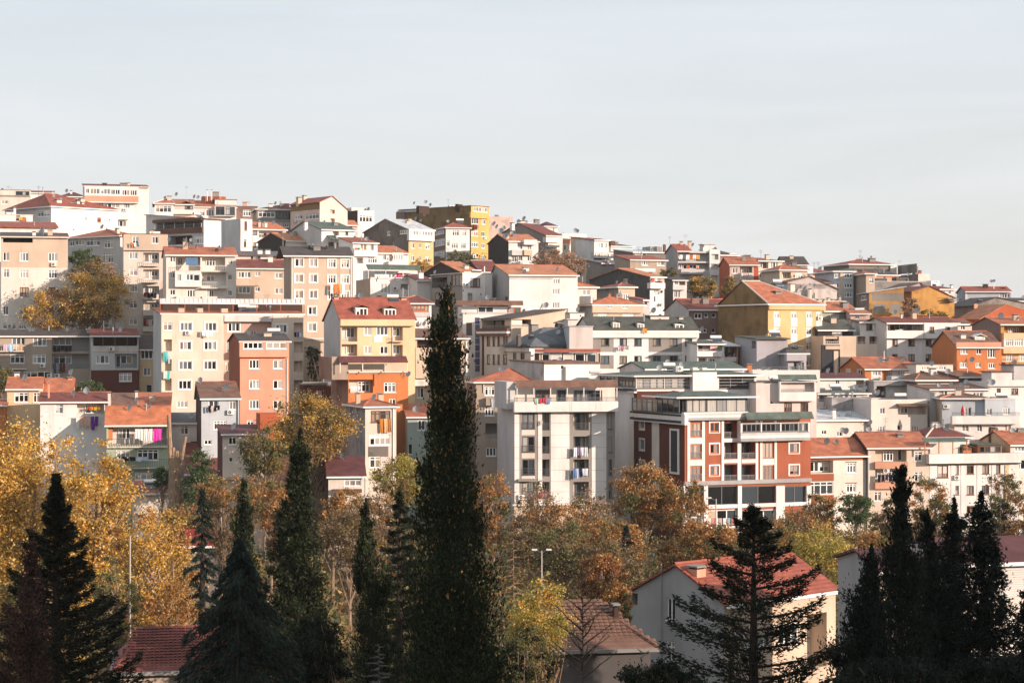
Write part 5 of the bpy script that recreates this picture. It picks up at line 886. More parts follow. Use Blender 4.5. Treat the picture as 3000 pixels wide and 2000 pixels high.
b = Bd('house with a bright orange roof and pink washing on its balcony', 258, 312, 496, 1243, th=10, dep=7, wall='green', side='cream', roof=('g', 1192, 't_bright'))
b.F.rec(317, 1246, 172, 58, 1.4, 'rose', None, win=[(.17, .2, .15, .55, '3'), (.55, .38, .08, .3, '4')]); b.F.bal(313, 1285, 178, 24, .5, 'bars', 'cream'); b.F.w('3t', [(340, 42)], [1318], 28); b.F.w('4t', [(402, 62)], [1316], 32); b.F.bal(350, 1345, 138, 26, .8, 'bars', 'lgrey'); b.F.w('4t', [(395, 70)], [1384], 22); b.F.band(316, 1250, 14, 40, -.4, 'orange', 'door_panel', -.5)
laundry(b.F, 395, 1256, 80, 40, ['E0DAD0', 'D0D4CC', 'E4D8D0', 'DCD0C8', 'D03A9A', 'D84AA4'], 'white clothes and a hot pink blanket on the orange roofed house', .55); laundry(b.F, 360, 1338, 76, 14, ['1A1A1E', '222228', 'C8CCD8', 'A8BCC8'], 'black and pale blue washing on the lower balcony of the orange roofed house', .9)
b = Bd('lean-to with a brown corrugated roof beside the dish chimney', 266, 326, 396, 1196, th=8, dep=5, wall='mauve', roof=('s', 1156, 't_brown'))
b = Bd('house with a worn orange tiled roof behind the orange roofed house', 268, 404, 496, 1194, th=8, dep=6, wall='tan', roof=('s', 1154, 't_terra')); b.chim(396, 1145, 8, 30, 1, 'cream'); b.rdish(401, 1172, 9, .5); b.rdish(326, 1172, 9, -.4)
b = Bd('white house with a dark red roof and purple washing', 262, 118, 316, 1177, th=9, dep=7, wall='white', side='cream', roof=('g', 1151, 't_dred')); b.F.w('2t', [(161, 24)], [1184], 28); b.F.rec(225, 1182, 80, 33, 1.2, 'beige', 'solid', .12, [(.28, .46, .08, .85, '2t')]); b.chim(316, 1148, 8, 40, -.3, 'cream'); b.rdish(216, 1152, 9, 1); b.chim(140, 1120, 5, 40, 1, 'terra' if 'terra' in PAL else 'salmon')
laundry(b.F, 222, 1220, 66, 40, ['D8D0C8', 'C8A898', 'C8A090', 'C8A898', '6A2A90', '5A2480'], 'beige and purple washing on the white house', .55)
laundry(b.F, 255, 1192, 40, 10, ['C83A20', 'D88A20', 'D8A020', '9A7A20'], 'string of red and yellow peppers in the white house balcony', -.4)
b = Bd('yellow house with two tiled roofs by the golden tree', 270, 21, 120, 1139, th=9, dep=7, wall='yellow', side='yellow', roof=('g', 1108, 't_terra')); b.F.w('3t', [(42, 42)], [1149], 29); b.F.w('2t', [(98, 18)], [1150], 28); b.chim(42, 1090, 14, 20, 4, 'white')
b = Bd('small house with a red tiled roof right of the yellow house', 274, 124, 211, 1148, th=9, dep=7, wall='yellow', roof=('g', 1111, 't_terra')); b.chim(199, 1104, 13, 20, 3, 'salmon'); b.rdish(209, 1090, 10, 4)
b = Bd('low orange house half hidden by the golden tree at the left edge', 268, -60, 17, 1188, th=8, dep=7, wall='orange', roof=('g', 1172, 't_terra'))
b = Bd('long grey house in shade with washing on two balconies', 318, -30, 266, 985, th=14, dep=9, wall='dtan', roof=('g', 968, 't_dark'))
b.F.w('3', [(35, 40)], [988], 25); b.F.w('3', [(97, 40)], [988], 25); b.F.rec(153, 986, 108, 42, 1.4, 'grey', 'bars', .38, [(.03, .5, .05, .55, '3')]); b.F.w('3t', [(30, 42), (96, 38)], [1038], 26); b.F.rec(153, 1036, 108, 44, 1.4, 'grey', 'bars', .3, [(.03, .5, .08, .6, '3t')]); b.F.bal(-30, 1060, 108, 20, .9, 'bars', 'cream'); b.F.bal(-30, 1010, 100, 18, .9, 'bars', 'cream'); b.F.ac(125, 1071); b.F.w('4d', [(70, 80)], [1088], 24); b.rdish(263, 967, 12, 2); b.F.ac(145, 1100); b.F.ac(168, 1100)
laundry(b.F, 10, 1007, 58, 24, ['C0A8B8', 'A8C0D0', 'C0B4A8', 'B89878'], 'printed sheets on the long grey house balcony', 1.0); laundry(b.F, 155, 1012, 55, 18, ['1C1C20', '242428', '1C1C20', '202024', '1C1C20'], 'dark washing on the upper balcony of the long grey house', .3); laundry(b.F, 156, 1064, 44, 30, ['3A4A60', '8A8680', '4A3A3A', '6A2A30', '8A8680'], 'blue and red washing on the lower balcony of the long grey house', .4)
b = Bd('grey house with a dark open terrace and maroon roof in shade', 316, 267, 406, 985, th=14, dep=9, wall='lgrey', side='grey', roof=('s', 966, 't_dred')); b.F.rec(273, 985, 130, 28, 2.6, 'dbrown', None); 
for x in (302, 337, 373): b.F.pipe(x, 985, 1013, .1, 'brown')
b.F.ac(327, 1022); b.F.w('3', [(281, 39)], [1040], 25); b.F.rec(338, 1036, 64, 42, 1.1, 'grey', 'bars', .35, [(.05, .2, .1, .85, '1'), (.25, .55, .1, .6, '2')]); b.F.band(265, 1084, 142, 70, .03, 'redb', 'brick_base'); b.F.w('3t', [(349, 37)], [1092], 25); b.F.band(267, 1026, 138, 4, .05, 'pink', 'diamond_frieze')
b = Bd('narrow yellowish house in shade left of the cream block', 319, 408, 452, 1024, th=14, dep=8, wall='yellow', roof=('s', 985, 't_dark')); b.F.w('3', [(412, 36)], [1025], 26); b.F.w('2', [(420, 22)], [1076], 24); b.F.w('1d', [(428, 18)], [1126], 28)
# ------------------------------------------------------------------ front row, centre and right
b = Bd('white house with a stained grey flank and brown roof edge behind the white block', 284, 1594, 1758, 1064, xs=1494, th=28, dep=12, wall='white', side='lgrey~', roof=('s', 1056, 't_brown'), over=.2, gut='t_brown'); b.F.w('1d', [(1643, 8)], [1070], 10); b.F.vol(1658, 1074, 68, 56, .6, 'white', 'stair_tower'); b.F.band(1727, 1086, 31, 6, .3, 'lgrey', 'ledge')
b = Bd('glazed rooftop terrace with yellow posts and a red awning', 294, 1577, 1758, 1062, xs=1560, th=12, dep=6, wall='white', side='white', roof=('p', 0, 't_slate'))
f = b.blk(1580, 1034, 178, 29, .8, 5, 'dslate', 'glass_storey'); awning(b.F, 1566, 1024, 192, 8, .2, 't_red', 'awning'); b.F.dish(1640, 1053, 8, .3); b.chim(1555, 1040, 10, 14, -1, 'white')
for k, x in enumerate((1582, 1610, 1645, 1679, 1713, 1752)): b.F.band(x, 1034, 4, 30, -.75, 'yellow', 'post', -.95)
for k, x in enumerate((1587, 1615, 1650, 1684, 1718)): Face(b, 'F', .8, 0, 99, 0, 99).window('1de', *f.rect(x, 1036, 26 if k < 1 else 29, 26), .003, 28)
b = Bd('beige house with a red hipped tile roof left of the white block', 273, 1394, 1556, 1121, xs=1368, th=15, dep=10, wall='dtan', side='mauve', roof=('h', 1079, 't_terra', dict(hl=5.5, hr=5))); b.F.w('3t', [(1420, 30)], [1132], 26); b.F.w('3t', [(1420, 28)], [1192], 26); b.F.rec(1422, 1240, 36, 44, 1.1, 'taupe', 'solid', .3); b.F.w('3d', [(1424, 30)], [1310], 26); b.F.pipe(1417, 1124, 1150); b.F.bal(1424, 1165, 32, 20, .7, 'solid', 'dtan')
laundry(b.F, 1438, 1168, 18, 30, ['B8BCC4', 'B0B4BC'], 'pale sheet hung beside the grey flank of the white block', .8)
b = Bd('white clad apartment block with a blank grey flank and roof terrace', 256, 1506, 1802, 1178, xs=1457, th=22, dep=11, wall='taupe', side='lgrey', roof=('p', 0, 't_dark'))
ROWS = [1210, 1278, 1345, 1411, 1478]
for x, w in ((1507, 14), (1576, 12), (1613, 55), (1733, 43)): b.F.panels(x, [1208, 1239, 1275, 1310, 1343, 1377, 1410, 1440, 1474], w)
b.F.w('2g', [(1530, 36)], ROWS[:4], 46); b.F.w('2ge', [(1629, 27)], [y+3 for y in ROWS[:4]], 27); b.F.w('2g', [(1783, 10)], ROWS[:4], 46)
for y in ROWS[:4]:
    b.F.rec(1585, y, 25, 50, 1.2, 'cream', 'rails', .42, [(.2, .6, .0, .95, '1g')]); b.F.rec(1680, y, 45, 50, 1.2, 'cream', 'rails', .42, [(.25, .6, .02, .95, '2g')]); b.F.band(1528, y+48, 39, 16, .03, 'beige', 'spandrel_panel')
    a0, a1, z0, z1 = b.F.rect(1530, y+26, 36, 20); b.F.railing(a0, a1, z0, z1, .12, 'rails', b.root)
v = b.F.vol(1507, 1177, 304, 30, 1.0, 'white', 'parapet')
for x in (1572, 1668, 1674, 1745): v.band(x, 1177, 2, 30, .01, 'lgrey', 'joint')
v.railing(v.a0, v.a1, v.z1, v.z1+.55, -.05, 'rails', b.root)
f = b.blk(1510, 1136, 292, 46, 1.6, 6, 'cream', 'roof_storey'); f.b = b
f2 = Face(b, 'F', 1.6, *f.rect(1510, 1136, 292, 46))
f2.window('3ge', *f.rect(1570, 1142, 40, 36), .003, 40); f2.window('2ge', *f.rect(1632, 1142, 26, 36), .003, 26); f2.window('4tge', *f.rect(1682, 1143, 82, 34), .003, 80)
awning(b.F, 1509, 1116, 296, 20, .9, 't_brown', 'terrace_roof', 7, 'cream', 1178); b.blk(1484, 1118, 25, 62, .0, 8, 'lgrey', 'gable_wall')
b.F.band(1500, 1476, 300, 5, .4, 'cream', 'ledge'); b.F.band(1502, 1482, 290, 80, .06, 'tan', 'stone_base'); b.F.ac(1527, 1455); awning(b.F, 1515, 1404, 50, 6, .8, 'taupe')
laundry(b.F, 1680, 1310, 42, 32, ['D8D4DC', '7A6A8A', 'D8D4D8', 'C0C8C8'], 'white and violet washing on a middle balcony of the white clad block', .7); laundry(b.F, 1678, 1372, 46, 30, ['5A7AA8', 'A8B8D0', '26263A', 'C8CCD8', 'D8D8E0'], 'blue and white washing on a lower balcony of the white clad block', .8); laundry(b.F, 1580, 1444, 24, 16, ['B8505A', 'C07880', '8A8A98'], 'red washing on the lowest balcony of the white clad block', .5); laundry(v, 1568, 1166, 44, 18, ['A8C0A8', 'C83A48', 'B83A50', '7A8AB0'], 'red and green washing on the roof terrace of the white clad block', .15)
laundry(b.F, 1582, 1232, 8, 14, ['E4E0DA', 'DCD8D4'], 'white towel on the top narrow balcony of the white clad block', .3)
b = Bd('pale house with a green roofed loggia right of the white stair wall', 275, 2215, 2392, 1120, th=10, dep=9, wall='rose', roof=('p', 0, 't_green', dict(cop='t_green')))
v = b.F.vol(2284, 1118, 106, 57, .9, 'white', 'loggia'); v.rec(2288, 1120, 98, 28, 1.6, 'dbrown', 'rails', .3, [(.02, .3, .02, .9, '1gd'), (.34, .3, .02, .9, '1gd'), (.66, .3, .02, .9, '1gd')]); awning(v, 2278, 1099, 112, 13, .5, 't_green', 'loggia_roof'); b.F.w('3b', [(2297, 23), (2345, 23)], [1180], 27); b.F.w('1d', [(2259, 6)], [1116], 7); b.F.w('1d', [(2258, 6)], [1176], 7)
b = Bd('lilac house with a stepped silhouette and a box balcony', 301, 2216, 2308, 993, xs=2153, th=24, dep=11, wall='violet', side='violet', roof=('s', 986, 't_olive'), gut='t_olive'); b.F.vol(2217, 1000, 28, 84, .5, 'violet', 'pier'); b.L.rec(2202, 998, 12, 22, .8, 'dred')
b = Bd('small lilac wing with a dark dormer roof', 299, 2308, 2362, 1037, th=14, dep=8, wall='violet', roof=('h', 1010, 't_olive')); b.F.vol(2305, 1037, 58, 20, .9, 'violet', 'balcony'); b.F.w('3g', [(2325, 30)], [1061], 20); b.dormer(2311, 1020, 22, 12, 2, 'dgrey', 't_olive', '2g'); b.chim(2338, 1014, 14, 18, 3, 'dgrey')
b = Bd('low pink terrace wall house in front of the yellow strip windows', 291, 2205, 2402, 1084, th=10, dep=8, wall='rose', roof=('p', 0, 't_dark')); b.F.railing(0, b.w_*.8, b.ze, b.ze+.5, -.02, 'bars', b.root); b.rdish(2255, 1085, 9, 1); b.chim(2190, 1066, 13, 14, 2, 'orange')
b = Bd('white house with a green roofed balcony between the taupe block and the lilac house', 304, 2043, 2122, 1009, th=14, dep=9, wall='white', roof=('s', 998, 't_green')); b.F.rec(2045, 1010, 70, 20, 1.5, 'white', 'white', .35, [(.1, .2, .1, .9, '1b')]); b.F.vol(2043, 1028, 72, 16, .6, 'white', 'balcony'); b.F.w('2', [(2078, 18)], [1050], 22); b.F.rec(2046, 1048, 26, 20, 1, 'stone')
laundry(b.F, 2080, 1012, 34, 14, ['D8B0B8', 'D8A8A8', '6A8A6A'], 'pink washing on the green roofed balcony', .1)
b = Bd('orange and white house under a white sheet roof', 308, 2118, 2162, 1013, th=14, dep=8, wall='salmon', roof=('s', 998, 'metalw')); b.F.rec(2122, 1014, 38, 30, 1, 'cream', None, win=[(.05, .4, .05, .7, '2b'), (.6, .35, .05, .7, '2b')]); b.F.bal(2115, 1046, 42, 10, 1, 'solid', 'white'); b.F.w('2b', [(2130, 14)], [1058], 16)
laundry(b.F, 2124, 1033, 24, 12, ['241C1E', '1E1A1C', '281E20'], 'dark washing on the orange and white house', .8)
b = Bd('long green roofed block with slatted glazing behind the red facade', 272, 1864, 2216, 1140, xs=1752, th=26, dep=13, wall='white', side='white', roof=('h', 1084, 't_green', dict(hl=5, hr=3, rv=5.5)), over=.7)
b.ze = b.uz(1864, 1102, 0)[1]; b.F.z1 = b.L.z1 = b.ze
b.F.w('4gc', [(1866, 80), (1948, 80)], [1104], 34); b.F.w('3gd', [(2106, 104)], [1104], 34); b.L.w('5tg', [(1757, 50), (1810, 50)], [1097], 31); b.blk(2030, 1088, 70, 66, -1.0, 3, 'white', 'stair_tower', 't_green')
for k in range(3):
    y = 1110+k*9; b.F.band(1866, y, 162, 1.2, .05, 'lgrey', 'slat'); b.F.band(2106, y, 104, 1.0, .05, 'lgrey', 'slat')
b.L.band(1752, 1134, 112, 5, .5, 'dslate', 'ledge'); b.F.ac(1990, 1080); b.blk(1980, 1072, 18, 12, 3, 1, 'lgrey', 'ventilator'); b.blk(2030, 1076, 14, 8, 2, 1, 'cream', 'ventilator'); b.blk(2058, 1077, 14, 8, 2, 1, 'cream', 'ventilator'); b.rdish(1995, 1045, 9, 6); b.rdish(1998, 1068, 9, 5)
b = Bd('green metal roof ridge house behind the slatted glazing', 284, 1890, 2180, 1082, xs=1815, th=16, dep=10, wall='rose', side='rose', roof=('g', 1061, 't_green'))
b = Bd('dark red rear wing with white framed windows', 270, 1866, 1990, 1146, xs=1800, th=34, dep=14, wall='redb', side='redb', roof=('p', 0, 't_green'))
b.L.band(1800, 1133, 66, 5, .5, 'dslate', 'ledge'); b.L.band(1800, 1139, 66, 5, .4, 'white', 'ledge'); b.L.w('1s', [(1813, 13)], [1159, 1219, 1278, 1340], 28); b.L.band(1838, 1150, 20, 300, .08, 'cream', 'pilaster'); b.L.w('1b', [(1846, 7)], [1225, 1286], 24)
b = Bd('dark red corner apartment block with green roofs and white framed windows', 252, 2006, 2375, 1232, xs=1857, th=34, dep=15, wall='red', side='redb', roof=('p', 0, 't_green'))
L = b.L; F = b.F
L.w('1s', [(1874, 14)], [1224, 1285, 1348], 32); L.band(1911, 1228, 21, 240, .08, 'cream', 'pilaster'); L.w('1b', [(1918, 9)], [1230, 1292], 28); L.band(1963, 1254, 28, 132, .1, 'white', 'frame_panel'); L.band(1968, 1260, 18, 120, .14, 'dslate', 'dark_panel'); L.vol(1857, 1202, 149, 30, .5, 'white', 'ledge')
L.band(1856, 1203, 150, 5, .56, 'dslate', 'ledge_stripe'); L.band(1856, 1220, 150, 7, .56, 'dslate', 'ledge_stripe')
for x, w in ((2013, 8), (2056, 8), (2113, 7), (2160, 10), (2213, 7), (2226, 7), (2268, 7)): F.band(x, 1232, w, 178, .1, 'white', 'pilaster')
F.w('3rc', [(2022, 33)], [1238, 1301, 1366], 42); F.w('3rc', [(2234, 32)], [1296, 1363], 46)
for y in (1282, 1346): F.band(2021, y, 36, 18, .08, 'white', 'spandrel_panel')
F.band(2233, 1344, 34, 18, .08, 'white', 'spandrel_panel')
F.w('2rs', [(2080, 26)], [1237, 1300, 1364], 28); F.w('2rs', [(2313, 27)], [1298, 1362], 28)
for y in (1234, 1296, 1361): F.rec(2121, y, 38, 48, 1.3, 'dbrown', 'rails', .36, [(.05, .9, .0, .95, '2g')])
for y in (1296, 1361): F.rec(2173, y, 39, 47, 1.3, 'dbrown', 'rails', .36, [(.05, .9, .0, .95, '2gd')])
for y in (1284, 1345): F.band(2120, y, 40, 11, .1, 'white', 'spandrel_panel'); F.band(2172, y, 41, 11, .1, 'white', 'spandrel_panel')
for y in (1260, 1324, 1388):
    a0, a1, z0, z1 = F.rect(2022, y, 33, 18); F.railing(a0, a1, z0, z1, .14, 'rails', b.root)
F.vol(2004, 1208, 188, 22, .7, 'white', 'ledge'); F.band(2004, 1210, 188, 6, .74, 'lgrey', 'ledge_stripe'); F.band(2004, 1223, 188, 8, .74, 'grey', 'ledge_stripe')
v = F.vol(2170, 1240, 204, 52, 1.0, 'white', 'loggia'); v.w('4gd', [(2175, 54), (2232, 54), (2289, 50)], [1236], 30); v.w('3g', [(2340, 28)], [1238], 26); v.band(2170, 1268, 204, 7, .05, 'lgrey', 'ledge_stripe'); v.band(2170, 1284, 204, 9, .05, 'grey', 'ledge_stripe'); awning(v, 2182, 1210, 196, 20, .6, 't_green', 'loggia_roof')
F.band(2002, 1410, 372, 12, .35, 'grey', 'ledge')
f = b.blk(2006, 1165, 184, 44, .6, 8, 'dslate', 'glass_storey')
f2 = Face(b, 'F', .6, *f.rect(2006, 1165, 184, 44)); f2.window('3gce', *f.rect(2010, 1168, 58, 40), .003, 58); f2.window('4gce', *f.rect(2070, 1168, 116, 40), .003, 116)
fl = Face(b, 'L', .0, 0, b.dep, 0, 99); q = fl.rect(1864, 1164, 90, 38); fl.window('6tge', q[0], q[1], q[2], q[3], .6, 90); q = fl.rect(1952, 1166, 52, 40); fl.window('3gde', q[0], q[1], q[2], q[3], .6, 52)
mb = MB(); u0, u1 = -1.3, f.a1+1.0; z = f.z1+.05; vm = 4.5; um = 2.5; zz = b.zat(1145, um, vm)
c = [(u0, -.4, z), (u1, -.4, z), (u1, 9.6, z), (u0, 9.6, z)]; r0, r1 = (um, vm, zz), (u1-3, vm, zz)
mb.poly([c[0], c[1], r1, r0]); mb.poly([c[1], c[2], r1]); mb.poly([c[2], c[3], r0, r1]); mb.poly([c[3], c[0], r0]); mb.poly(c[::-1]); ro = mb.obj('upper_roof', [M('t_green')], b.root)
mb = MB(); mb.box(u0-.1, u1+.1, -.55, -.404, z-.1, z+.08); mb.box(u0-.15, u0-.004, -.4, 9.6, z-.1, z+.08); mb.obj('gutter', [WHITE], ro)
mb = MB(); mb.box(0.02, f.a1, .7, 8.5, b.ze-.2, f.z1-.02); mb.obj('upper_storey', [M('dslate')], b.root)
# shop front
F.w('2gd', [(2014, 46)], [1424], 56); F.w('2gd', [(2072, 86)], [1424], 56); F.w('2gd', [(2172, 98)], [1424], 56); F.w('2gd', [(2297, 62)], [1424], 56); F.w('3d', [(2072, 86)], [1494], 52); F.w('3d', [(2172, 98)], [1494], 52); F.w('2d', [(2014, 46)], [1494], 52)
for x, w in ((2000, 13), (2060, 11), (2159, 11), (2271, 25), (2360, 14)): F.band(x, 1422, w, 140, .3, 'white', 'column')
F.band(2002, 1481, 372, 11, .25, 'white', 'ledge')
for k, (x, c) in enumerate(((2074, 'D8C8C0'), (2084, 'C88080'), (2095, 'D8D0C8'), (2106, 'B8A0A0'), (2118, 'E0D8D0'), (2130, '90A0A8'), (2142, 'B87878'))): F.band(x, 1517, 9, 20, .06, c, 'shop_poster')
b = Bd('white house with a maroon roof left of the orange tiled house', 298, 2402, 2536, 1110, th=10, dep=8, wall='white', roof=('g', 1094, 't_maroon')); b.F.w('2', [(2448, 11)], [1112], 13); b.F.rec(2508, 1112, 24, 22, 1, 'tan', 'white', .35)
b = Bd('white house with a flat green roof edge below the maroon roof', 292, 2396, 2546, 1154, th=10, dep=8, wall='white', roof=('s', 1141, 't_green')); b.F.rec(2398, 1156, 24, 20, 1, 'white', 'white', .3, [(.1, .5, .0, .95, '1b')]); b.F.w('2b', [(2492, 16)], [1155], 8); b.rdish(2443, 1152, 9, -.5)
b = Bd('white boundary house with a blue tarpaulin corner', 291, 2392, 2450, 1192, th=10, dep=6, wall='white', roof=('p', 0, 't_slate')); b.F.band(2402, 1196, 40, 34, .1, 'dslate', 'tarpaulin')
# ------------------------------------------------------------------ near buildings among the trees
NG = 'houses among the trees in the valley'
b = Bd('grey house with a red roof behind the open pine', 126, 2122, 2448, 1768, xs=1848, th=40, dep=8.2, wall='tan', side='grey', roof=('g', 1638, 't_red'), name='house', cat='house', group=NG)
b.L.w('2', [(1954, 24)], [1748], 66); b.L.w('2t', [(1953, 24)], [1876], 60); b.F.rec(2364, 1800, 58, 160, 1.4, 'white', None, win=[(.05, .4, .15, .8, '2')]); b.F.w('2', [(2180, 62)], [1850], 50); b.F.w('3', [(2280, 60)], [1830], 60); b.chim(2042, 1660, 26, 24, 2.5, 'salmon'); b.L.pipe(1937, 1650, 1950, .04, 'grey'); b.L.rec(1850, 1700, 18, 70, .5, 'dbrown')
b = Bd('low house with a maroon roof behind the dark cypresses', 114, 2574, 2812, 1676, xs=2455, th=40, dep=8, wall='tan', side='grey', roof=('g', 1612, 't_maroon'), name='house', cat='house', group=NG); b.F.w('2', [(2780, 26)], [1722], 44); b.F.vol(2800, 1640, 30, 60, .3, 'cream', 'porch')
b = Bd('white clapboard house with a maroon roof at the right edge', 112, 2822, 3120, 1652, th=16, dep=9, wall='cream', roof=('g', 1578, 't_maroon'), name='house', cat='house', group=NG)
for k in range(14): b.F.band(2822, 1654+k*7, 300, 5.5, .05, 'white', 'clapboard')
b.F.w('2', [(2812, 20)], [1725], 40)
b = Bd('small hut with a dark roof behind the ragged fir', 236, 962, 1068, 1394, th=8, dep=9, wall='cream', side='dbrown', roof=('g', 1338, 't_maroon'), name='hut', cat='hut', group=NG); b.F.w('3t', [(1008, 50)], [1400], 24); b.F.band(975, 1432, 84, 10, .9, 'brown', 'ledge')
b = Bd('shed with a dark red metal roof left of the cut trunk', 238, 388, 494, 1447, th=8, dep=9, wall='cream', side='cream', roof=('s', 1412, 't_dred'), name='shed', cat='shed', group=NG)
b = Bd('bright red roofed kiosk among the conifers', 186, 545, 640, 1600, th=8, dep=5, wall='stone', roof=('s', 1556, '8A2A22'), name='kiosk', cat='kiosk', group=NG)
b = Bd('white retaining wall house behind the autumn shrubs', 228, 985, 1075, 1486, th=8, dep=5, wall='white', roof=('p', 0, 't_dark'), name='outbuilding', cat='outbuilding', group=NG)
# two near roofs built tile by tile
def tiled(b, hip_r, col, nu=18, nv=14, v0=-.4, only=300):
    """lay single roof tiles on the front slope of a gable / hip roof"""
    rv = b.dep*.5; zr = max(b.ze+.25, b.zat(b.roofspec[1], b.w_*.5, rv)); s_ = (zr-b.ze)/rv; L_ = math.hypot(rv+.3, (rv+.3)*s_); cs, sn = (rv+.3)/L_, (rv+.3)*s_/L_
    tw, tl = (b.w_+.8)/nu, L_/nv; mb = MB()
    pr = [(-tw*.5, .012), (-tw*.22, .028), (tw*.22, .028), (tw*.5, .012)]
    for (p0, h0), (p1, h1) in zip(pr[:-1], pr[1:]): mb.quad((p0, 0, h0+.05), (p1, 0, h1+.05), (p1, tl*1.12, h1), (p0, tl*1.12, h0))
    mb.quad((-tw*.48, 0, -.0), (tw*.48, 0, -.0), (tw*.22, 0, .1), (-tw*.22, 0, .1))
    me = mb.mesh('roof_tile', [M(col)])
    for j in range(nv):
        for i in range(nu):
            u = -.4+tw*(i+.5); t = tl*j; v = -.3+t*cs; z = b.ze-.3*s_+t*sn+.2
            if u > b.w_+.4-hip_r*max(0, v)/rv or u < -.4+b.roofspec[3].get('hl', 0)*max(0, v)/rv: continue
            o = link('roof_tile', me, b.roof_o); o.location = (u, v, z+rng.uniform(0, .015)); o.rotation_euler = (math.atan2(sn, cs), 0, rng.uniform(-.012, .012))
b = Bd('grey walled house with a brown tiled hipped roof in the shade', 112, 1635, 1906, 1908, th=10, dep=7, wall='dgrey', roof=('h', 1766, 't_brown', dict(hl=.2, hr=2.6)), name='house', cat='house', group=NG, gut='conc'); tile1 = b; b.chim(1800, 1770, 12, 36, 2.0, 'dbrown')
b = Bd('terracotta tiled roof at the bottom left among the cedars', 106, 352, 660, 1972, th=10, dep=6.4, wall='dtan', roof=('h', 1845, 't_dred', dict(hl=1.2, hr=.5)), name='house', cat='house', group=NG, gut='conc'); tile2 = b
for b in BUILDINGS: b.finish()
tiled(tile1, 2.6, 't_brown', 20, 15); tiled(tile2, .5, 't_dred', 26, 16)
# ------------------------------------------------------------------ vegetation
def leafmat(key, transl=.35):
    if key in MATS: return MATS[key]
    m = bpy.data.materials.new(key); m.use_nodes = True; t = m.node_tree; p = t.nodes['Principled BSDF']
    at_ = t.nodes.new('ShaderNodeAttribute'); at_.attribute_name = 'Col'
    t.links.new(at_.outputs['Color'], p.inputs['Base Color']); p.inputs['Roughness'].default_value = .6; p.inputs['Specular IOR Level'].default_value = .25
    tr = t.nodes.new('ShaderNodeBsdfTranslucent'); t.links.new(at_.outputs['Color'], tr.inputs['Color'])
    ms = t.nodes.new('ShaderNodeMixShader'); ms.inputs['Fac'].default_value = transl
    o = t.nodes['Material Output']; t.links.new(p.outputs[0], ms.inputs[1]); t.links.new(tr.outputs[0], ms.inputs[2]); t.links.new(ms.outputs[0], o.inputs['Surface'])
    MATS[key] = m; return m
def barkmat(h='6A5646'):
    k = 'bark_'+h
    if k in MATS: return MATS[k]
    m, t, p = newmat(k, lin(h), .9)
    f = ramp(t, noise(t, 3, 5, (3, 3, .5)), .35, .7); c = lin(h)
    t.links.new(mixer(t, f, tuple(x*.55 for x in c), tuple(x*1.2 for x in c)), p.inputs['Base Color']); MATS[k] = m; return m
def leaves(name, pts, size, cols, parent, axis=None, slim=.7, mat='leaf', transl=.35, kind=None, tri=False):
    """one mesh of rhombic leaves: pts (N,3), size (N,), cols (N,3), axis (N,3) preferred long axis or None"""
    N = len(pts)
    a = nr.normal(size=(N, 3)) if axis is None else axis+nr.normal(size=(N, 3))*.35
    a /= np.linalg.norm(a, axis=1, keepdims=True)+1e-9
    b = np.cross(a, nr.normal(size=(N, 3))); b /= np.linalg.norm(b, axis=1, keepdims=True)+1e-9
    A = a*size[:, None]*.5; B = b*size[:, None]*.5*slim
    m = 3 if tri else 4
    V = np.stack([pts-A*.9+B*1.25, pts+A*1.1, pts-A*.9-B*1.25] if tri else [pts-A, pts+B-A*.15, pts+A, pts-B-A*.15], 1).reshape(-1, 3).astype(np.float32)
    me = bpy.data.meshes.new(name); me.vertices.add(m*N); me.vertices.foreach_set('co', V.ravel())
    me.loops.add(m*N); me.loops.foreach_set('vertex_index', np.arange(m*N, dtype=np.int32))
    me.polygons.add(N); me.polygons.foreach_set('loop_start', np.arange(0, m*N, m, dtype=np.int32)); me.polygons.foreach_set('loop_total', np.full(N, m, np.int32))
    ca = me.color_attributes.new('Col', 'FLOAT_COLOR', 'POINT')
    C = np.ones((m*N, 4), np.float32); C[:, :3] = np.repeat(cols, m, 0); ca.data.foreach_set('color', C.ravel())
    me.materials.append(leafmat(mat, transl)); me.update(); me.validate()
    o = link(name, me, parent)
    if kind: o['kind'] = kind
    return o
PALS = {k: np.array([lin(h) for h in v.split()]) for k, v in dict(
    gold='C8983A D4A848 B88634 DCBC6C AC8038 907E40 CC943C E4CC8C DEC27A', orange='AC7842 BC8A50 9A683A C69C62 84603E 946E42 CCA878', rust='A27C62 B08C6C 927056 C09E82 7E6654 CCAE92',
    olive='706E46 626642 807648 8C7E4C 545C40', mixed='7E7044 907A46 64683E A48852 706440 AA8050', green='50623C 42563A 5E7048 6A7A50 485C3A',
    brownish='78664E 887254 665644 947C5C 74664E', dark='18201A 1F2820 141C16 242D24', dark2='1E261C 272E20 192017 2E3522 333424', fir='24322A 2C3A32 1C2822 344238',
    brown='47322C 523A32 3C2A24 5A4238', cyp='1F2A18 29341E 1A2314 343D24 3E4329', yellowgreen='948E48 A89A4E B8A654 787F44 C8AE5C', redd='8A5636 7C4A32 98643E').items()}
def pick(pal, n, clump=None):
    P = PALS[pal]; c = P[nr.integers(0, len(P), n)]
    c = c*nr.uniform(.75, 1.25, (n, 1))
    return np.clip(c, 0, 1)
def skel(mb, base, tips, r0, rng_=rng, n=6, bend=.12, m=0):
    """limbs from points on a leader to each tip"""
    for (s, t, r) in tips:
        s = Vector(s); t = Vector(t); d = t-s; prev = s; rr = r
        for k in range(1, 4):
            q = s+d*(k/3)+Vector((rng_.uniform(-1, 1), rng_.uniform(-1, 1), rng_.uniform(-.3, 1)))*d.length*bend*(k < 3)
            mb.tube(prev, q, rr, rr*.62, n-1, m); prev = q; rr *= .62
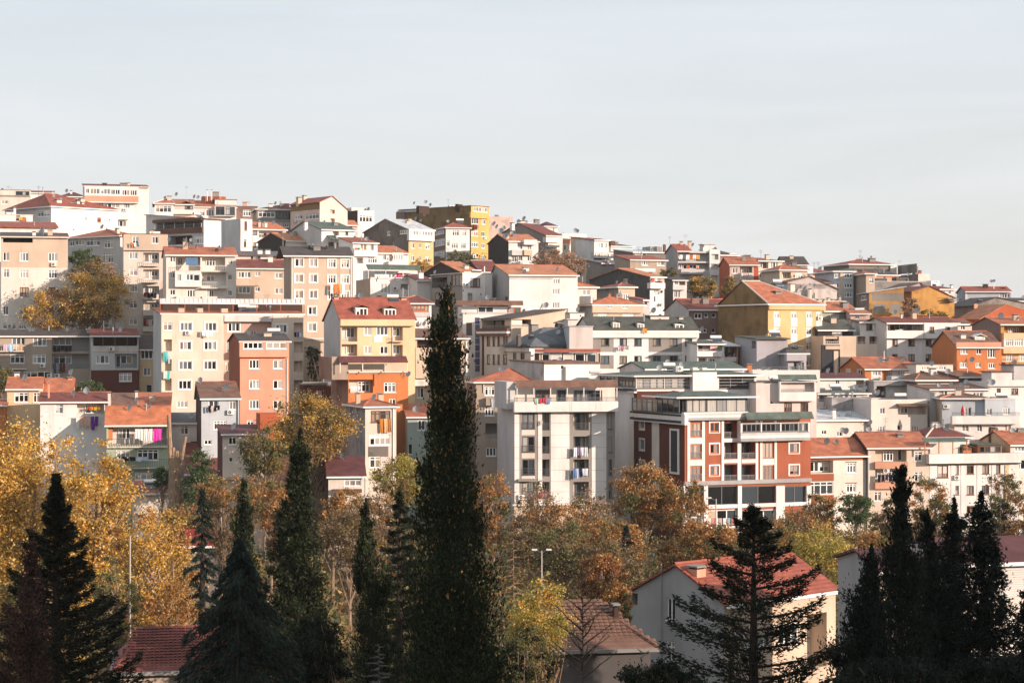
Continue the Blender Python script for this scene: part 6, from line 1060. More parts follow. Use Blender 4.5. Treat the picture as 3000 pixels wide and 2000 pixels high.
def tree(label, x0, x1, yt, yb, D, pal, n=6000, leaf=.3, clumps=26, name='autumn_tree', group='autumn trees', bark='8E7A66', dense=.9, cat='tree', pal2=None, trunkx=None, shape=1.0, transl=.35, limbs=True):
    cx, cz = (x0+x1)/2, (yt+yb)/2; c = at(cx, cz, D); rx = (x1-x0)/2/FP*D; rz = (yb-yt)/2/FP*D; ry = min(rx, max(rz, rx*.6))*.9
    bx = K(trunkx if trunkx is not None else cx)*D; bz = tz(bx, D); root = empty(name, (bx, D, bz)); tag(root, label, cat, group)
    cc = np.array([c.x-bx, 0, c.z-bz]); clumps = int(clumps*2.4); n = int(n*(1.3 if group.endswith('valley') else 1.6)); leaf *= .68
    d = nr.normal(size=(clumps, 3)); d /= np.linalg.norm(d, axis=1, keepdims=True); rad = nr.uniform(.25, .88, clumps)**.6
    ctr = d*rad[:, None]*np.array([rx, ry, rz]); ctr[:, 2] *= 1.0
    if shape != 1.0: ctr[:, :2] *= (1-(shape-1)*ctr[:, 2:3]/max(rz, .1)).clip(.3, 2)
    clumps0 = clumps; cr = nr.uniform(.16, .34, clumps)*min(rx, rz*1.1)
    w = cr**2; w /= w.sum(); idx = nr.choice(clumps, n, p=w)
    g = nr.normal(size=(n, 3)); g /= np.linalg.norm(g, axis=1, keepdims=True); rr = np.abs(nr.normal(size=n))*.62
    p = ctr[idx]+g*(cr[idx]*rr)[:, None]*np.array([1.1, 1.1, .8])
    cols = pick(pal, n); br = nr.uniform(.8, 1.2, clumps); cols = cols*br[idx][:, None]
    if pal2 is not None:
        sel = nr.uniform(size=clumps) < .35; k = sel[idx]; cols[k] = pick(pal2, int(k.sum()))
    leaves('crown', (p+cc).astype(np.float32), nr.uniform(.6, 1.3, n)*leaf, np.clip(cols, 0, 1), root, transl=transl)
    mb = MB(); top = cc+np.array([0, 0, rz*.35]); tr = max(.1, min(.45, rz*.055))
    mb.tube((0, 0, -.3), tuple(cc*.45), tr*1.2, tr*.9, 7); mb.tube(tuple(cc*.45), tuple(top), tr*.9, tr*.25, 6)
    if limbs:
        tips = []
        for i in range(min(clumps, 46)):
            f = rng.uniform(.35, .85); s = cc*f+np.array([0, 0, rz*.1*f]); tips.append((s, tuple(ctr[i]*1.04+cc), tr*rng.uniform(.3, .5)))
        skel(mb, None, tips, tr)
    mb.obj('trunk', [barkmat(bark)], root); return root
def columnar(label, prof, D, pal, n=20000, leaf=.32, name='cypress', group='cypresses and conifers', cones=0, lump=.22, nl=60, cat='tree', slim=.45, transl=.12, up=1.2, fat=1.0):
    """prof: [(y, xl, xr)..] outline rows in the picture"""
    prof = sorted(prof); ys = np.array([q[0] for q in prof], float); xl = np.array([q[1] for q in prof], float); xr = np.array([q[2] for q in prof], float)
    bx = K((xl[-1]+xr[-1])/2)*D; bz = tz(bx, D); root = empty(name, (bx, D, bz)); tag(root, label, cat, group)
    zs = CZ-(ys-1000)/FP*D-bz; cx = ((xl+xr)/2-1500)/FP*D-bx; r = (xr-xl)/2/FP*D
    zb = min(zs.min(), .8); zz = np.concatenate([zs[::-1], ]);
    # extend to the ground
    Zs = np.concatenate([[0.6], zs[::-1]]) if zs.min() > .7 else zs[::-1]; CX = np.concatenate([[cx[-1]], cx[::-1]]) if zs.min() > .7 else cx[::-1]; RR = np.concatenate([[r[-1]*.8], r[::-1]]) if zs.min() > .7 else r[::-1]
    zt = np.linspace(Zs[0], Zs[-1], 200); rt = np.interp(zt, Zs, RR); wgt = rt+.15; wgt /= wgt.sum()
    z = nr.choice(zt, n, p=wgt)+nr.uniform(-.1, .1, n); th = nr.uniform(0, 2*np.pi, n)
    R0 = np.interp(z, Zs, RR); C0 = np.interp(z, Zs, CX)
    # lumpy surface: random bumps in (angle,height)
    la = nr.uniform(0, 2*np.pi, nl); lz = nr.uniform(Zs[0], Zs[-1], nl); ls = nr.uniform(.5, 1.1, nl); amp = nr.uniform(-1, 1, nl)
    H = np.zeros(n); hh = (Zs[-1]-Zs[0])
    for k in range(nl):
        da = np.angle(np.exp(1j*(th-la[k]))); H += amp[k]*np.exp(-(da/.5)**2-((z-lz[k])/(hh*.05+.25))**2)
    f = (1+lump*np.clip(H, -1.6, 1.3))
    npl = max(60, n//190); zp = nr.choice(zt, npl, p=wgt); tp = nr.uniform(0, 2*np.pi, npl); Rp = np.interp(zp, Zs, RR); Cp = np.interp(zp, Zs, CX)
    Hp = np.zeros(npl)
    for k in range(nl):
        da = np.angle(np.exp(1j*(tp-la[k]))); Hp += amp[k]*np.exp(-(da/.5)**2-((zp-lz[k])/(hh*.05+.25))**2)
    rp = Rp*.9*fat*(1+lump*np.clip(Hp, -1.6, .9))*nr.uniform(.55, 1.02, npl)
    pc = np.stack([Cp+rp*np.cos(tp), rp*np.sin(tp), zp], 1); sz = (.09+.2*Rp)*nr.uniform(.5, 1.4, npl)
    idx = nr.integers(0, npl, n); g = nr.normal(size=(n, 3))*.5
    ax0 = np.stack([np.cos(tp)*.45, np.sin(tp)*.45, np.full(npl, up)], 1)
    p = pc[idx]+g*sz[idx][:, None]+ax0[idx]*(nr.normal(size=n)*.55*sz[idx]*1.3)[:, None]
    core = nr.uniform(size=n) < .38; rad = R0*nr.uniform(.1, .8, n); p[core] = np.stack([C0+rad*np.cos(th), rad*np.sin(th), z], 1)[core]
    ax = ax0[idx]; out_ = g[:, 0]*np.cos(tp[idx])+g[:, 1]*np.sin(tp[idx])
    cols = pick(pal, n)*nr.uniform(.5, 1.5, npl)[idx][:, None]
    if cones:
        kk = (nr.uniform(size=npl) < cones*6)[idx] & (out_ > .15) & (nr.uniform(size=n) < .2*sstep(.45, .8, p[:, 2]/Zs[-1])); cols[kk] = np.array(lin('B8895A'))*nr.uniform(.6, 1.2, (int(kk.sum()), 1))
    leaves('foliage', p.astype(np.float32), nr.uniform(.6, 1.3, n)*leaf, np.clip(cols, 0, 1), root, axis=ax, slim=slim, transl=transl, tri=True)
    mb = MB(); mb.tube((0, 0, -.3), (CX[len(CX)//2], 0, zt[120]), max(.12, r.max()*.12), .08, 7); mb.tube((CX[len(CX)//2], 0, zt[120]), (CX[-1], 0, Zs[-1]-.1), .08, .02, 5)
    mb.obj('trunk', [barkmat('4A3A30')], root); return root
def conifer(label, xa, ya, D, rows, pal, yb=2050, droop=-.15, tipup=.2, nb=90, per=170, needle=.34, name='fir', group='cypresses and conifers', spread=.16, start=.02, cat='tree', hang=.0, transl=.1):
    """rows: [(y, half width px)..]; whorled branches with needle tufts"""
    bx = K(xa)*D; bz = tz(bx, D); root = empty(name, (bx, D, bz)); tag(root, label, cat, group)
    H = CZ-(ya-1000)/FP*D-bz; ys = np.array([q[0] for q in rows], float); hw = np.array([q[1] for q in rows], float)/FP*D
    zr = CZ-(ys-1000)/FP*D-bz; o = np.argsort(zr); zr, hw = zr[o], hw[o]
    mb = MB(); mb.tube((0, 0, -.3), (0, 0, H*.5), H*.018+.05, H*.012+.03, 7); mb.tube((0, 0, H*.5), (0, 0, H), H*.012+.03, .02, 6)
    P, A, C = [], [], []
    for i in range(nb):
        z0 = H*(start+(1-start)*(i+.5)/nb)**.9; L = np.interp(z0, zr, hw)*rng.uniform(.72, 1.12)
        if L < .08: continue
        a = i*2.4+rng.uniform(-.4, .4); dx, dy = math.cos(a), math.sin(a); k = 7; pts = []
        for j in range(k+1):
            t = j/k; pts.append(np.array([dx*L*t, dy*L*t, z0+L*(droop*t+tipup*t*t*t)+L*.12*math.sin(t*3)*.3]))
        for j in range(k): mb.tube(tuple(pts[j]), tuple(pts[j+1]), .035*(1-j/k)+.012*H/10, .035*(1-(j+1)/k)+.01, 4)
        m = int(per*(.35+L/max(hw.max(), .1))); t = nr.uniform(.12, 1, m)**.8; q = np.array(pts); tt = t*k; j = np.clip(tt.astype(int), 0, k-1); fr = (tt-j)[:, None]
        pp = q[j]*(1-fr)+q[j+1]*fr; wd = spread*L*(1-t*.75)+.10
        side = nr.uniform(-1, 1, m); off = np.stack([-dy*side*wd, dx*side*wd, nr.normal(size=m)*.07*(1+L*.15)-np.abs(side)*wd*.25-hang*nr.uniform(0, 1, m)*L*.25], 1)
        P.append(pp+off); A.append(np.stack([np.full(m, dx)-dy*side*.8, np.full(m, dy)+dx*side*.8, np.full(m, droop*1.5-hang*1.2)+.1], 1)); C.append(pick(pal, m)*rng.uniform(.75, 1.2))
    P, A, C = np.concatenate(P), np.concatenate(A), np.concatenate(C)
    # leader
    m = 260; z = H-nr.uniform(0, 1, m)*H*.06; pp = np.stack([nr.normal(size=m)*.09, nr.normal(size=m)*.09, z], 1)
    P = np.concatenate([P, pp]); A = np.concatenate([A, np.stack([nr.normal(size=m), nr.normal(size=m), np.ones(m)], 1)]); C = np.concatenate([C, pick(pal, m)])
    leaves('foliage', P.astype(np.float32), nr.uniform(.6, 1.3, len(P))*needle, np.clip(C, 0, 1), root, axis=A, slim=.3, transl=transl, tri=True)
    mb.obj('trunk', [barkmat('3E322A')], root); return root
def bare(label, xa, ya, yb, D, spread, nb=26, name='bare_tree', group='leafless trees', bark='8A7666', up=.5, r0=.12, cat='tree', seed=3, twigs=3, drp=0):
    rg = random.Random(seed); bx = K(xa)*D; bz = tz(bx, D); root = empty(name, (bx, D, bz)); tag(root, label, cat, group)
    H = CZ-(ya-1000)/FP*D-bz; zb = CZ-(yb-1000)/FP*D-bz; sp = spread/FP*D; mb = MB(); mb.tube((0, 0, -.3), (.05, 0, H*.55), r0, r0*.6, 7); mb.tube((.05, 0, H*.55), (0, 0, H), r0*.6, .012, 6)
    for i in range(nb):
        z0 = max(.4, zb)+(H-max(.4, zb))*(i+.5)/nb; f = 1-.75*(z0-max(.4, zb))/(H-max(.4, zb)); L = sp*f*rg.uniform(.6, 1.1); a = i*2.4
        d = Vector((math.cos(a), math.sin(a), up)); p = Vector((0, 0, z0)); r = .035+.02*f
        for k in range(4):
            q = p+d*(L/4)+Vector((rg.uniform(-1, 1), rg.uniform(-1, 1), rg.uniform(-.6, .6)-drp*k))*L*.05; mb.tube(p, q, r, r*.7, 4)
            for t in range(twigs):
                e = p.lerp(q, rg.random())+d*0; mb.tube(e, e+Vector((rg.uniform(-1, 1), rg.uniform(-1, 1), rg.uniform(-.2, .8)))*L*.2, r*.5, .006, 3)
            p = q; r *= .7
    mb.obj('branches', [barkmat(bark)], root); return root
# --- the golden trees on the left
T = tree
T('big golden leaved tree filling the left side', -120, 330, 1195, 1900, 178, 'gold', 30000, .36, 60, group='golden trees at the left', bark='9A8068', transl=.4, trunkx=60)
T('golden tree reaching towards the orange roofed house', 160, 420, 1270, 1760, 172, 'gold', 16000, .34, 40, group='golden trees at the left', bark='A08A70', transl=.4)
T('lower golden tree with pale bare stems beside the deodar', 300, 590, 1450, 1960, 150, 'gold', 17000, .27, 46, group='golden trees at the left', bark='A89078', pal2='orange', transl=.4)
T('golden shrub behind the dark fir on the far left', -60, 260, 1560, 2040, 140, 'gold', 12000, .26, 36, group='golden trees at the left', pal2='olive')
T('olive shrub in front of the small golden stems', 250, 420, 1600, 1960, 130, 'olive', 8000, .2, 26, group='shrubs in the valley', name='shrub', cat='shrub')
T('rust brown shrub low beside the deodar', 430, 600, 1700, 1960, 128, 'orange', 8000, .2, 26, group='shrubs in the valley', name='shrub', cat='shrub')
# --- trees between the houses
H_ = 'trees between the houses'
T('golden tree against the tall beige block', 60, 250, 840, 985, 330, 'gold', 9000, .4, 30, group=H_, pal2='rust')
T('amber tree in the gap beside the narrow beige block', 180, 385, 775, 975, 331, 'gold', 14000, .4, 40, group=H_, pal2='mixed')
T('dark rust tree above the amber tree', 200, 350, 755, 850, 335, 'mixed', 6000, .38, 24, group=H_, pal2='rust')
T('small green tree in front of the grey hipped house', 198, 288, 725, 790, 340, 'green', 3500, .4, 16, group=H_, name='leafy_tree')
T('round green bush by the shaded brick base', 215, 310, 1115, 1165, 281, 'green', 3500, .35, 14, group=H_, name='bush', cat='bush')
T('olive bush at the left edge below the grey house', -40, 50, 1070, 1160, 285, 'olive', 3500, .35, 14, group=H_, name='bush', cat='bush')
T('dark ivy like tree in the shaded gap behind the cream block', 893, 950, 1005, 1120, 296, 'dark2', 3500, .4, 16, group=H_, name='leafy_tree')
T('rust tree in front of the cream tower house', 1556, 1650, 715, 850, 436, 'rust', 6000, .45, 26, group=H_)
T('wide rust tree above the blank white house', 1600, 1725, 740, 830, 420, 'rust', 7000, .45, 26, group=H_)
T('pale thin tree beside the yellow fronted dark house', 1200, 1270, 752, 795, 410, 'gold', 1600, .4, 12, group=H_)
T('dark climbing tree below the ochre block', 1305, 1400, 730, 775, 425, 'olive', 2500, .45, 14, group=H_)
T('amber tree below the white stair tower', 2000, 2110, 805, 885, 380, 'gold', 5000, .42, 22, group=H_, pal2='olive')
T('small olive tree beside the grey laundry house', 1930, 1985, 782, 830, 398, 'olive', 2200, .42, 12, group=H_)
T('bronze tree in front of the red house', 2108, 2180, 805, 880, 374, 'mixed', 3500, .42, 16, group=H_)
T('bronze tree squeezed between the two ochre walls', 2640, 2690, 865, 935, 348, 'rust', 3000, .4, 14, group=H_)
T('amber bush below the bright ochre gable', 2680, 2800, 905, 945, 344, 'gold', 3000, .38, 16, group=H_, pal2='olive')
T('autumn tree with green and gold leaves left of the orange house', 775, 1050, 1150, 1370, 240, 'mixed', 15000, .36, 46, group=H_, pal2='gold', name='plane_tree')
T('dark leafed tree in front of the dappled house', 690, 860, 1250, 1400, 232, 'olive', 8000, .36, 30, group=H_, pal2='mixed', name='plane_tree')
T('glossy green bush beside the cut trunk', 530, 640, 1315, 1510, 232, 'green', 8000, .34, 24, group=H_, name='bush', cat='bush', shape=1.2)
T('small green bush left of the cut trunk', 440, 510, 1360, 1430, 236, 'green', 2600, .34, 14, group=H_, name='bush', cat='bush')
# --- valley autumn trees
V_ = 'autumn trees in the valley'
T('tall thin orange tree left of the white clad block', 1375, 1510, 1365, 1640, 232, 'orange', 8000, .34, 34, group=V_, pal2='olive', bark='A8927C', dense=.5)
T('thin reddish tree in front of the white clad block base', 1510, 1640, 1400, 1570, 238, 'rust', 3200, .32, 26, group=V_, pal2='olive', bark='8A7060')
T('thin orange tree in front of the white clad block balconies', 1640, 1790, 1415, 1580, 236, 'rust', 4200, .32, 28, group=V_, pal2='olive', bark='8A7060')
T('orange plane tree between the white block and the red block', 1785, 2000, 1350, 1580, 226, 'orange', 13000, .36, 42, group=V_, pal2='olive', bark='B8A890', name='plane_tree')
T('orange plane tree before the shop columns', 1960, 2090, 1400, 1600, 222, 'orange', 5200, .34, 30, group=V_, pal2='olive', bark='A89478', name='plane_tree')
T('low orange tree before the plane trees', 1700, 1900, 1510, 1680, 205, 'orange', 10000, .3, 34, group=V_, pal2='mixed')
T('olive tree in the middle of the valley', 1560, 1760, 1520, 1720, 196, 'olive', 10000, .3, 34, group=V_, pal2='brownish', name='leafy_tree')
T('brown tree beside the bare larch', 1480, 1620, 1520, 1680, 208, 'brownish', 6500, .28, 30, group=V_, pal2='olive')
T('brown orange tree above the red roofed house', 1900, 2120, 1560, 1700, 190, 'orange', 9000, .28, 34, group=V_, pal2='brownish')
T('yellow shrub beside the big cypress', 1470, 1690, 1690, 1930, 104, 'yellowgreen', 12000, .16, 46, group='shrubs in the valley', name='shrub', cat='shrub', pal2='gold', bark='9A7A5A')
T('dark green shrub at the foot of the yellow shrub', 1450, 1640, 1830, 2030, 96, 'dark2', 9000, .15, 30, group='shrubs in the valley', name='shrub', cat='shrub', pal2='olive')
T('red brown maple behind the brown tiled roof', 1690, 1850, 1610, 1790, 134, 'redd', 8000, .2, 30, group=V_, pal2='orange')
T('amber maple beside the grey house corner', 1760, 1860, 1690, 1860, 128, 'orange', 6000, .2, 24, group=V_, pal2='olive')
T('orange brown shrub below the small cypress', 770, 870, 1440, 1650, 190, 'orange', 6000, .28, 26, group='shrubs in the valley', name='shrub', cat='shrub', pal2='brownish')
T('rusty shrub right of the ragged fir', 930, 1020, 1410, 1600, 186, 'orange', 6000, .28, 26, group='shrubs in the valley', name='shrub', cat='shrub', pal2='brownish')
T('yellow green tree before the narrow beige house', 1085, 1245, 1320, 1480, 222, 'yellowgreen', 9000, .3, 34, group=V_, pal2='mixed', name='leafy_tree')
T('brown shrub below the narrow beige house', 1010, 1180, 1440, 1640, 180, 'brownish', 8000, .26, 30, group='shrubs in the valley', name='shrub', cat='shrub', pal2='orange')
T('orange shrub beside the street lamp on the left', 560, 680, 1380, 1520, 205, 'mixed', 5000, .3, 24, group='shrubs in the valley', name='shrub', cat='shrub', pal2='orange')
T('brown shrub below the street lamp on the left', 600, 700, 1480, 1640, 180, 'brownish', 5000, .26, 24, group='shrubs in the valley', name='shrub', cat='shrub')
T('pale olive bush in front of the red roofed house', 2270, 2520, 1520, 1760, 166, 'yellowgreen', 14000, .24, 44, group=V_, pal2='orange', name='leafy_tree')
T('brown tree before the orange and cream house', 2340, 2460, 1430, 1600, 218, 'orange', 7000, .3, 28, group=V_, pal2='olive')
T('bright green tree before the yellow house', 2450, 2560, 1440, 1540, 214, 'green', 6000, .3, 24, group=V_, pal2='olive', name='leafy_tree')
T('brown tree right of the bright green tree', 2550, 2650, 1460, 1600, 208, 'brownish', 6000, .3, 24, group=V_, pal2='olive')
T('olive brown tree between the cypress and the villa', 2660, 2790, 1385, 1620, 214, 'olive', 9000, .3, 32, group=V_, pal2='orange')
T('dark tree low before the villa', 2880, 2980, 1440, 1600, 210, 'dark2', 5000, .3, 22, group=V_, name='leafy_tree', pal2='olive')
T('thin leafed tree before the villa windows', 2880, 3000, 1375, 1500, 216, 'rust', 2600, .3, 22, group=V_, pal2='olive', bark='9A8470')
T('brown tree behind the right hand cypresses', 2400, 2720, 1560, 1700, 182, 'orange', 11000, .28, 36, group=V_, pal2='olive')
T('brown tree at the right edge', 2940, 3060, 1440, 1650, 200, 'orange', 6000, .3, 24, group=V_, pal2='brownish')
T('olive tree before the shop front', 2180, 2360, 1500, 1640, 200, 'olive', 7000, .28, 28, group=V_, pal2='orange', name='leafy_tree')
T('wide brown tree in front of the stone base of the white clad block', 1480, 1820, 1470, 1640, 214, 'orange', 14000, .3, 60, group=V_, pal2='brownish')
T('olive brown tree right of the yellow shrub', 1660, 1900, 1590, 1760, 170, 'brownish', 12000, .26, 50, group=V_, pal2='olive', name='leafy_tree')
T('amber tree low in front of the red facade', 2000, 2200, 1530, 1680, 188, 'orange', 9000, .28, 44, group=V_, pal2='olive')
T('brown tree below the orange and cream house', 2260, 2440, 1480, 1640, 206, 'brownish', 9000, .28, 44, group=V_, pal2='orange')
T('olive thicket tree below the cut trunk', 440, 620, 1470, 1640, 196, 'olive', 8000, .28, 40, group=V_, pal2='orange', name='leafy_tree')
T('brown tree below the hut', 920, 1130, 1470, 1680, 170, 'brownish', 9000, .26, 44, group=V_, pal2='mixed')
T('amber tree left of the ragged fir', 730, 860, 1400, 1560, 200, 'orange', 7000, .28, 34, group=V_, pal2='olive')
T('dark evergreen shrub at the bottom before the pine', 1800, 2060, 1930, 2080, 62, 'dark2', 12000, .13, 40, group='shrubs in the valley', name='shrub', cat='shrub')
T('dark evergreen shrub at the bottom before the black cypresses', 2420, 2800, 1920, 2090, 58, 'dark', 16000, .12, 50, group='shrubs in the valley', name='shrub', cat='shrub')
T('dark evergreen shrub in the bottom right corner', 2760, 3080, 1910, 2090, 57, 'dark', 15000, .12, 50, group='shrubs in the valley', name='shrub', cat='shrub')
T('dark evergreen shrub between the deodar and the slender cypress', 820, 1040, 1800, 2060, 72, 'dark2', 14000, .14, 46, group='shrubs in the valley', name='shrub', cat='shrub')
T('rusty shrub in front of the dappled house wall', 640, 790, 1385, 1560, 222, 'orange', 8000, .3, 36, group=V_, pal2='olive')
T('brown shrub screening the hut and the white wall', 960, 1090, 1430, 1540, 212, 'mixed', 5000, .28, 26, group=V_, pal2='orange')
# --- conifers
columnar('tall dark cypress in the centre with pale cones', [(858, 1303, 1313), (900, 1282, 1330), (960, 1262, 1345), (1060, 1250, 1362), (1150, 1240, 1378), (1300, 1230, 1392), (1450, 1214, 1414), (1600, 1203, 1442), (1800, 1182, 1472), (2010, 1163, 1494)], 64, 'cyp', 120000, .115, cones=.08, lump=.14, nl=150, fat=1.0)
columnar('small sunlit cypress behind the deodar', [(1403, 708, 716), (1450, 692, 732), (1520, 682, 746), (1620, 672, 756), (1750, 664, 764)], 128, 'cyp', 14000, .24, lump=.2)
columnar('slender cypress left of the tall central one', [(1465, 1066, 1076), (1520, 1050, 1092), (1600, 1038, 1112), (1720, 1030, 1140), (1860, 1024, 1160), (2010, 1010, 1172)], 88, 'cyp', 34000, .14, lump=.32, nl=90)
columnar('dead brown cypress in the bottom left corner', [(1555, 88, 100), (1620, 66, 116), (1720, 40, 136), (1830, 20, 152), (1920, 2, 164), (2030, -10, 176)], 62, 'brown', 40000, .1, name='dead_cypress', lump=.35, nl=90, up=.7)
columnar('black cypress with a thin tip on the right', [(1370, 2634, 2644), (1420, 2620, 2658), (1500, 2608, 2672), (1600, 2592, 2690), (1760, 2570, 2715), (2020, 2540, 2740)], 66, 'dark', 52000, .12, lump=.2, nl=90, fat=1.15)
columnar('low black cypress right of the grey red roofed house', [(1600, 2548, 2560), (1660, 2520, 2580), (1760, 2490, 2600), (1880, 2460, 2610), (2020, 2430, 2620)], 68, 'dark', 56000, .12, lump=.25, nl=90, fat=1.15)
columnar('black cypress just right of the thin tipped one', [(1495, 2712, 2720), (1550, 2700, 2738), (1650, 2688, 2756), (1800, 2680, 2770), (2020, 2670, 2790)], 70, 'dark', 48000, .12, lump=.25, nl=80, fat=1.25)
conifer('dark fir with upswept branches at the lower left', 165, 1385, 74, [(1385, 4), (1450, 22), (1560, 66), (1700, 130), (1850, 190), (2050, 260)], 'dark2', droop=.1, tipup=.3, nb=190, per=420, needle=.17, spread=.2)
conifer('deodar cedar with drooping branches at the bottom', 700, 1585, 66, [(1585, 5), (1640, 60), (1720, 120), (1800, 165), (1900, 220), (2050, 290)], 'fir', droop=-.35, tipup=-.1, nb=180, per=380, needle=.16, name='cedar', hang=.5, spread=.26)
conifer('small sunlit cedar beside the red kiosk', 593, 1432, 142, [(1432, 3), (1500, 30), (1580, 46), (1650, 62), (1720, 70)], 'fir', droop=-.3, tipup=-.1, nb=60, per=130, needle=.3, name='cedar', hang=.4, spread=.25)
columnar('big ragged fir behind the deodar', [(1255, 876, 884), (1320, 846, 904), (1400, 830, 926), (1500, 812, 942), (1620, 796, 956), (1760, 786, 968), (1900, 776, 985), (2020, 770, 990)], 104, 'cyp', 60000, .18, name='fir', lump=.5, nl=170, up=.4)
conifer('dark fir between the slender cypress and the central cypress', 1170, 1440, 108, [(1440, 4), (1520, 40), (1600, 58), (1720, 70), (1850, 76), (2050, 90)], 'dark2', droop=-.05, tipup=.12, nb=90, per=150, needle=.26)
conifer('open branched pine before the red roofed house', 2208, 1485, 66, [(1485, 10), (1530, 48), (1600, 105), (1700, 175), (1800, 225), (1900, 255), (2050, 280)], 'dark2', droop=.08, tipup=.25, nb=112, per=400, needle=.15, name='pine', spread=.24)
columnar('black fir near the right edge with a bushy top', [(1445, 2870, 2880), (1490, 2846, 2904), (1560, 2826, 2930), (1650, 2818, 2944), (1760, 2806, 2960), (1880, 2790, 2985), (2040, 2770, 3010)], 70, 'dark', 70000, .13, name='fir', lump=.4, nl=190, up=.2, fat=1.25)
columnar('black fir left of the bushy topped one', [(1458, 2791, 2801), (1520, 2774, 2818), (1600, 2762, 2832), (1720, 2744, 2850), (1860, 2724, 2872), (2040, 2704, 2890)], 73, 'dark', 62000, .13, name='fir', lump=.4, nl=170, up=.2, fat=1.3)
columnar('black fir cut by the right edge', [(1690, 3010, 3022), (1760, 2984, 3050), (1860, 2960, 3080), (2040, 2940, 3100)], 68, 'dark', 30000, .13, name='fir', lump=.5, nl=100, up=.2)
columnar('unseen black cypress added beyond the right edge to shade the brown tiled house', [(1230, 3085, 3095), (1400, 3040, 3150), (1700, 3020, 3180), (2300, 3000, 3200)], 99, 'dark', 26000, .2, lump=.3, nl=90)  # added out of view to cast shade on the brown tiled house
conifer('small blue green fir in the middle of the valley', 1835, 1540, 196, [(1540, 4), (1600, 26), (1660, 34), (1700, 40)], 'fir', droop=-.2, nb=34, per=90, needle=.34)
columnar('dark spindly cypress before the villa', [(1462, 2794, 2800), (1520, 2784, 2812), (1600, 2776, 2822), (1720, 2768, 2830)], 150, 'dark', 7000, .26, lump=.4)
bare('leafless brown larch right of the central cypress', 1503, 1555, 1760, 150, 70, 34, name='bare_larch', bark='8A6E56', up=-.12, r0=.1, seed=4)
bare('leafless sapling in front of the brown tiled roof', 1706, 1690, 1990, 84, 150, 26, bark='5E4E44', up=.75, r0=.06, seed=8)
bare('pale leafless twigs at the bottom beside the central cypress', 1110, 1885, 2010, 58, 62, 18, bark='5A5652', up=.05, r0=.03, seed=9, twigs=2, drp=.25)
bare('pale leafless sapling at the corner of the brown roof', 1880, 1905, 2020, 70, 60, 10, bark='A09488', up=.8, r0=.05, seed=12)
# cut poplar trunk
def cut_trunk(label, D):
    b0 = at(518, 1478, D); bz = tz(b0.x, D); r = empty('cut_trunk', (b0.x, D, bz)); tag(r, label, 'tree', 'leafless trees'); mb = MB()
    L = lambda x, y: (at(x, y, D).x-b0.x, 0, at(x, y, D).z-bz)
    mb.tube((0, 0, -.3), L(515, 1420), .95, .85, 9); mb.tube(L(515, 1420), L(512, 1340), .85, .7, 9)
    for x, y, r0, r1, xs, ys in ((494, 1215, .34, .2, 500, 1360), (518, 1320, .4, .26, 515, 1370), (544, 1278, .28, .18, 528, 1360), (508, 1310, .3, .2, 508, 1370)): mb.tube(L(xs, ys), L(x, y), r0, r1, 8)
    mb.obj('trunk', [barkmat('9A8068')], r)
cut_trunk('pollarded grey brown trunk with sawn off limbs left of the leafy bush', 234)
# ------------------------------------------------------------------ undergrowth: nobody could count it
def undergrowth():
    n = 150000; D = nr.uniform(110, 268, n); x = nr.uniform(-.3, .3, n)*D
    h = (np.sin(x*.7+D*.31)*np.sin(x*.23-D*.17)+np.sin(x*.11+2)*np.cos(D*.13))*.5+.5
    z = terrain(x, D)+nr.uniform(0, 1, n)**1.5*(.5+4.2*h.clip(0, 1)); cols = np.where((h > .5)[:, None], pick('olive', n), pick('brownish', n)); o_ = nr.uniform(size=n) < .18; cols[o_] = pick('orange', int(o_.sum()))
    o = leaves('undergrowth', np.stack([x, D, z], 1).astype(np.float32), nr.uniform(.25, .6, n), np.clip(cols, 0, 1), None, tri=True); tag(o, 'brown and olive undergrowth between the valley trees', 'undergrowth', None, 'stuff')
    n = 30000; D = nr.uniform(276, 470, n); x = nr.uniform(-.28, .28, n)*D; z = terrain(x, D)+nr.uniform(0, 1, n)**1.5*1.6
    o = leaves('weeds', np.stack([x, D, z], 1).astype(np.float32), nr.uniform(.25, .6, n), pick('olive', n), None, tri=True); tag(o, 'weeds and brambles in the gaps between the hillside houses', 'weeds', None, 'stuff')
undergrowth()
# ------------------------------------------------------------------ street, wall and lamps
def street():
    xs = np.arange(-140, 141, 4.0); V = []; F = []
    def strip(y0, y1, dz, z1=None):
        i = len(V)
        for x in xs: V.append((x, y0, tz(x, y0)+dz)); V.append((x, y1, tz(x, y1)+dz))
        for k in range(len(xs)-1): F.append((i+2*k, i+2*k+2, i+2*k+3, i+2*k+1))
    strip(236, 244, .35); me = bpy.data.meshes.new('road'); me.from_pydata(V, [], F); m, t, p = newmat('asphalt', (.05, .05, .052), .9)
    t.links.new(mixer(t, ramp(t, noise(t, .6, 5), .35, .7), (.042, .042, .045), (.075, .073, .07)), p.inputs['Base Color']); me.materials.append(m); tag(link('road', me), kind='structure')
    V.clear(); F.clear(); strip(244, 248.5, .48); me = bpy.data.meshes.new('pavement'); me.from_pydata(V, [], F); me.materials.append(M('conc')); tag(link('pavement', me), kind='structure')
    mb = MB()
    for a, b_ in zip(xs[:-1], xs[1:]): z = min(tz(a, 244), tz(b_, 244)); mb.box(a, b_-.02, 243.85, 244.0, z+.2, z+.5)
    tag(mb.obj('kerb', [M('lgrey')]), kind='structure')
street()
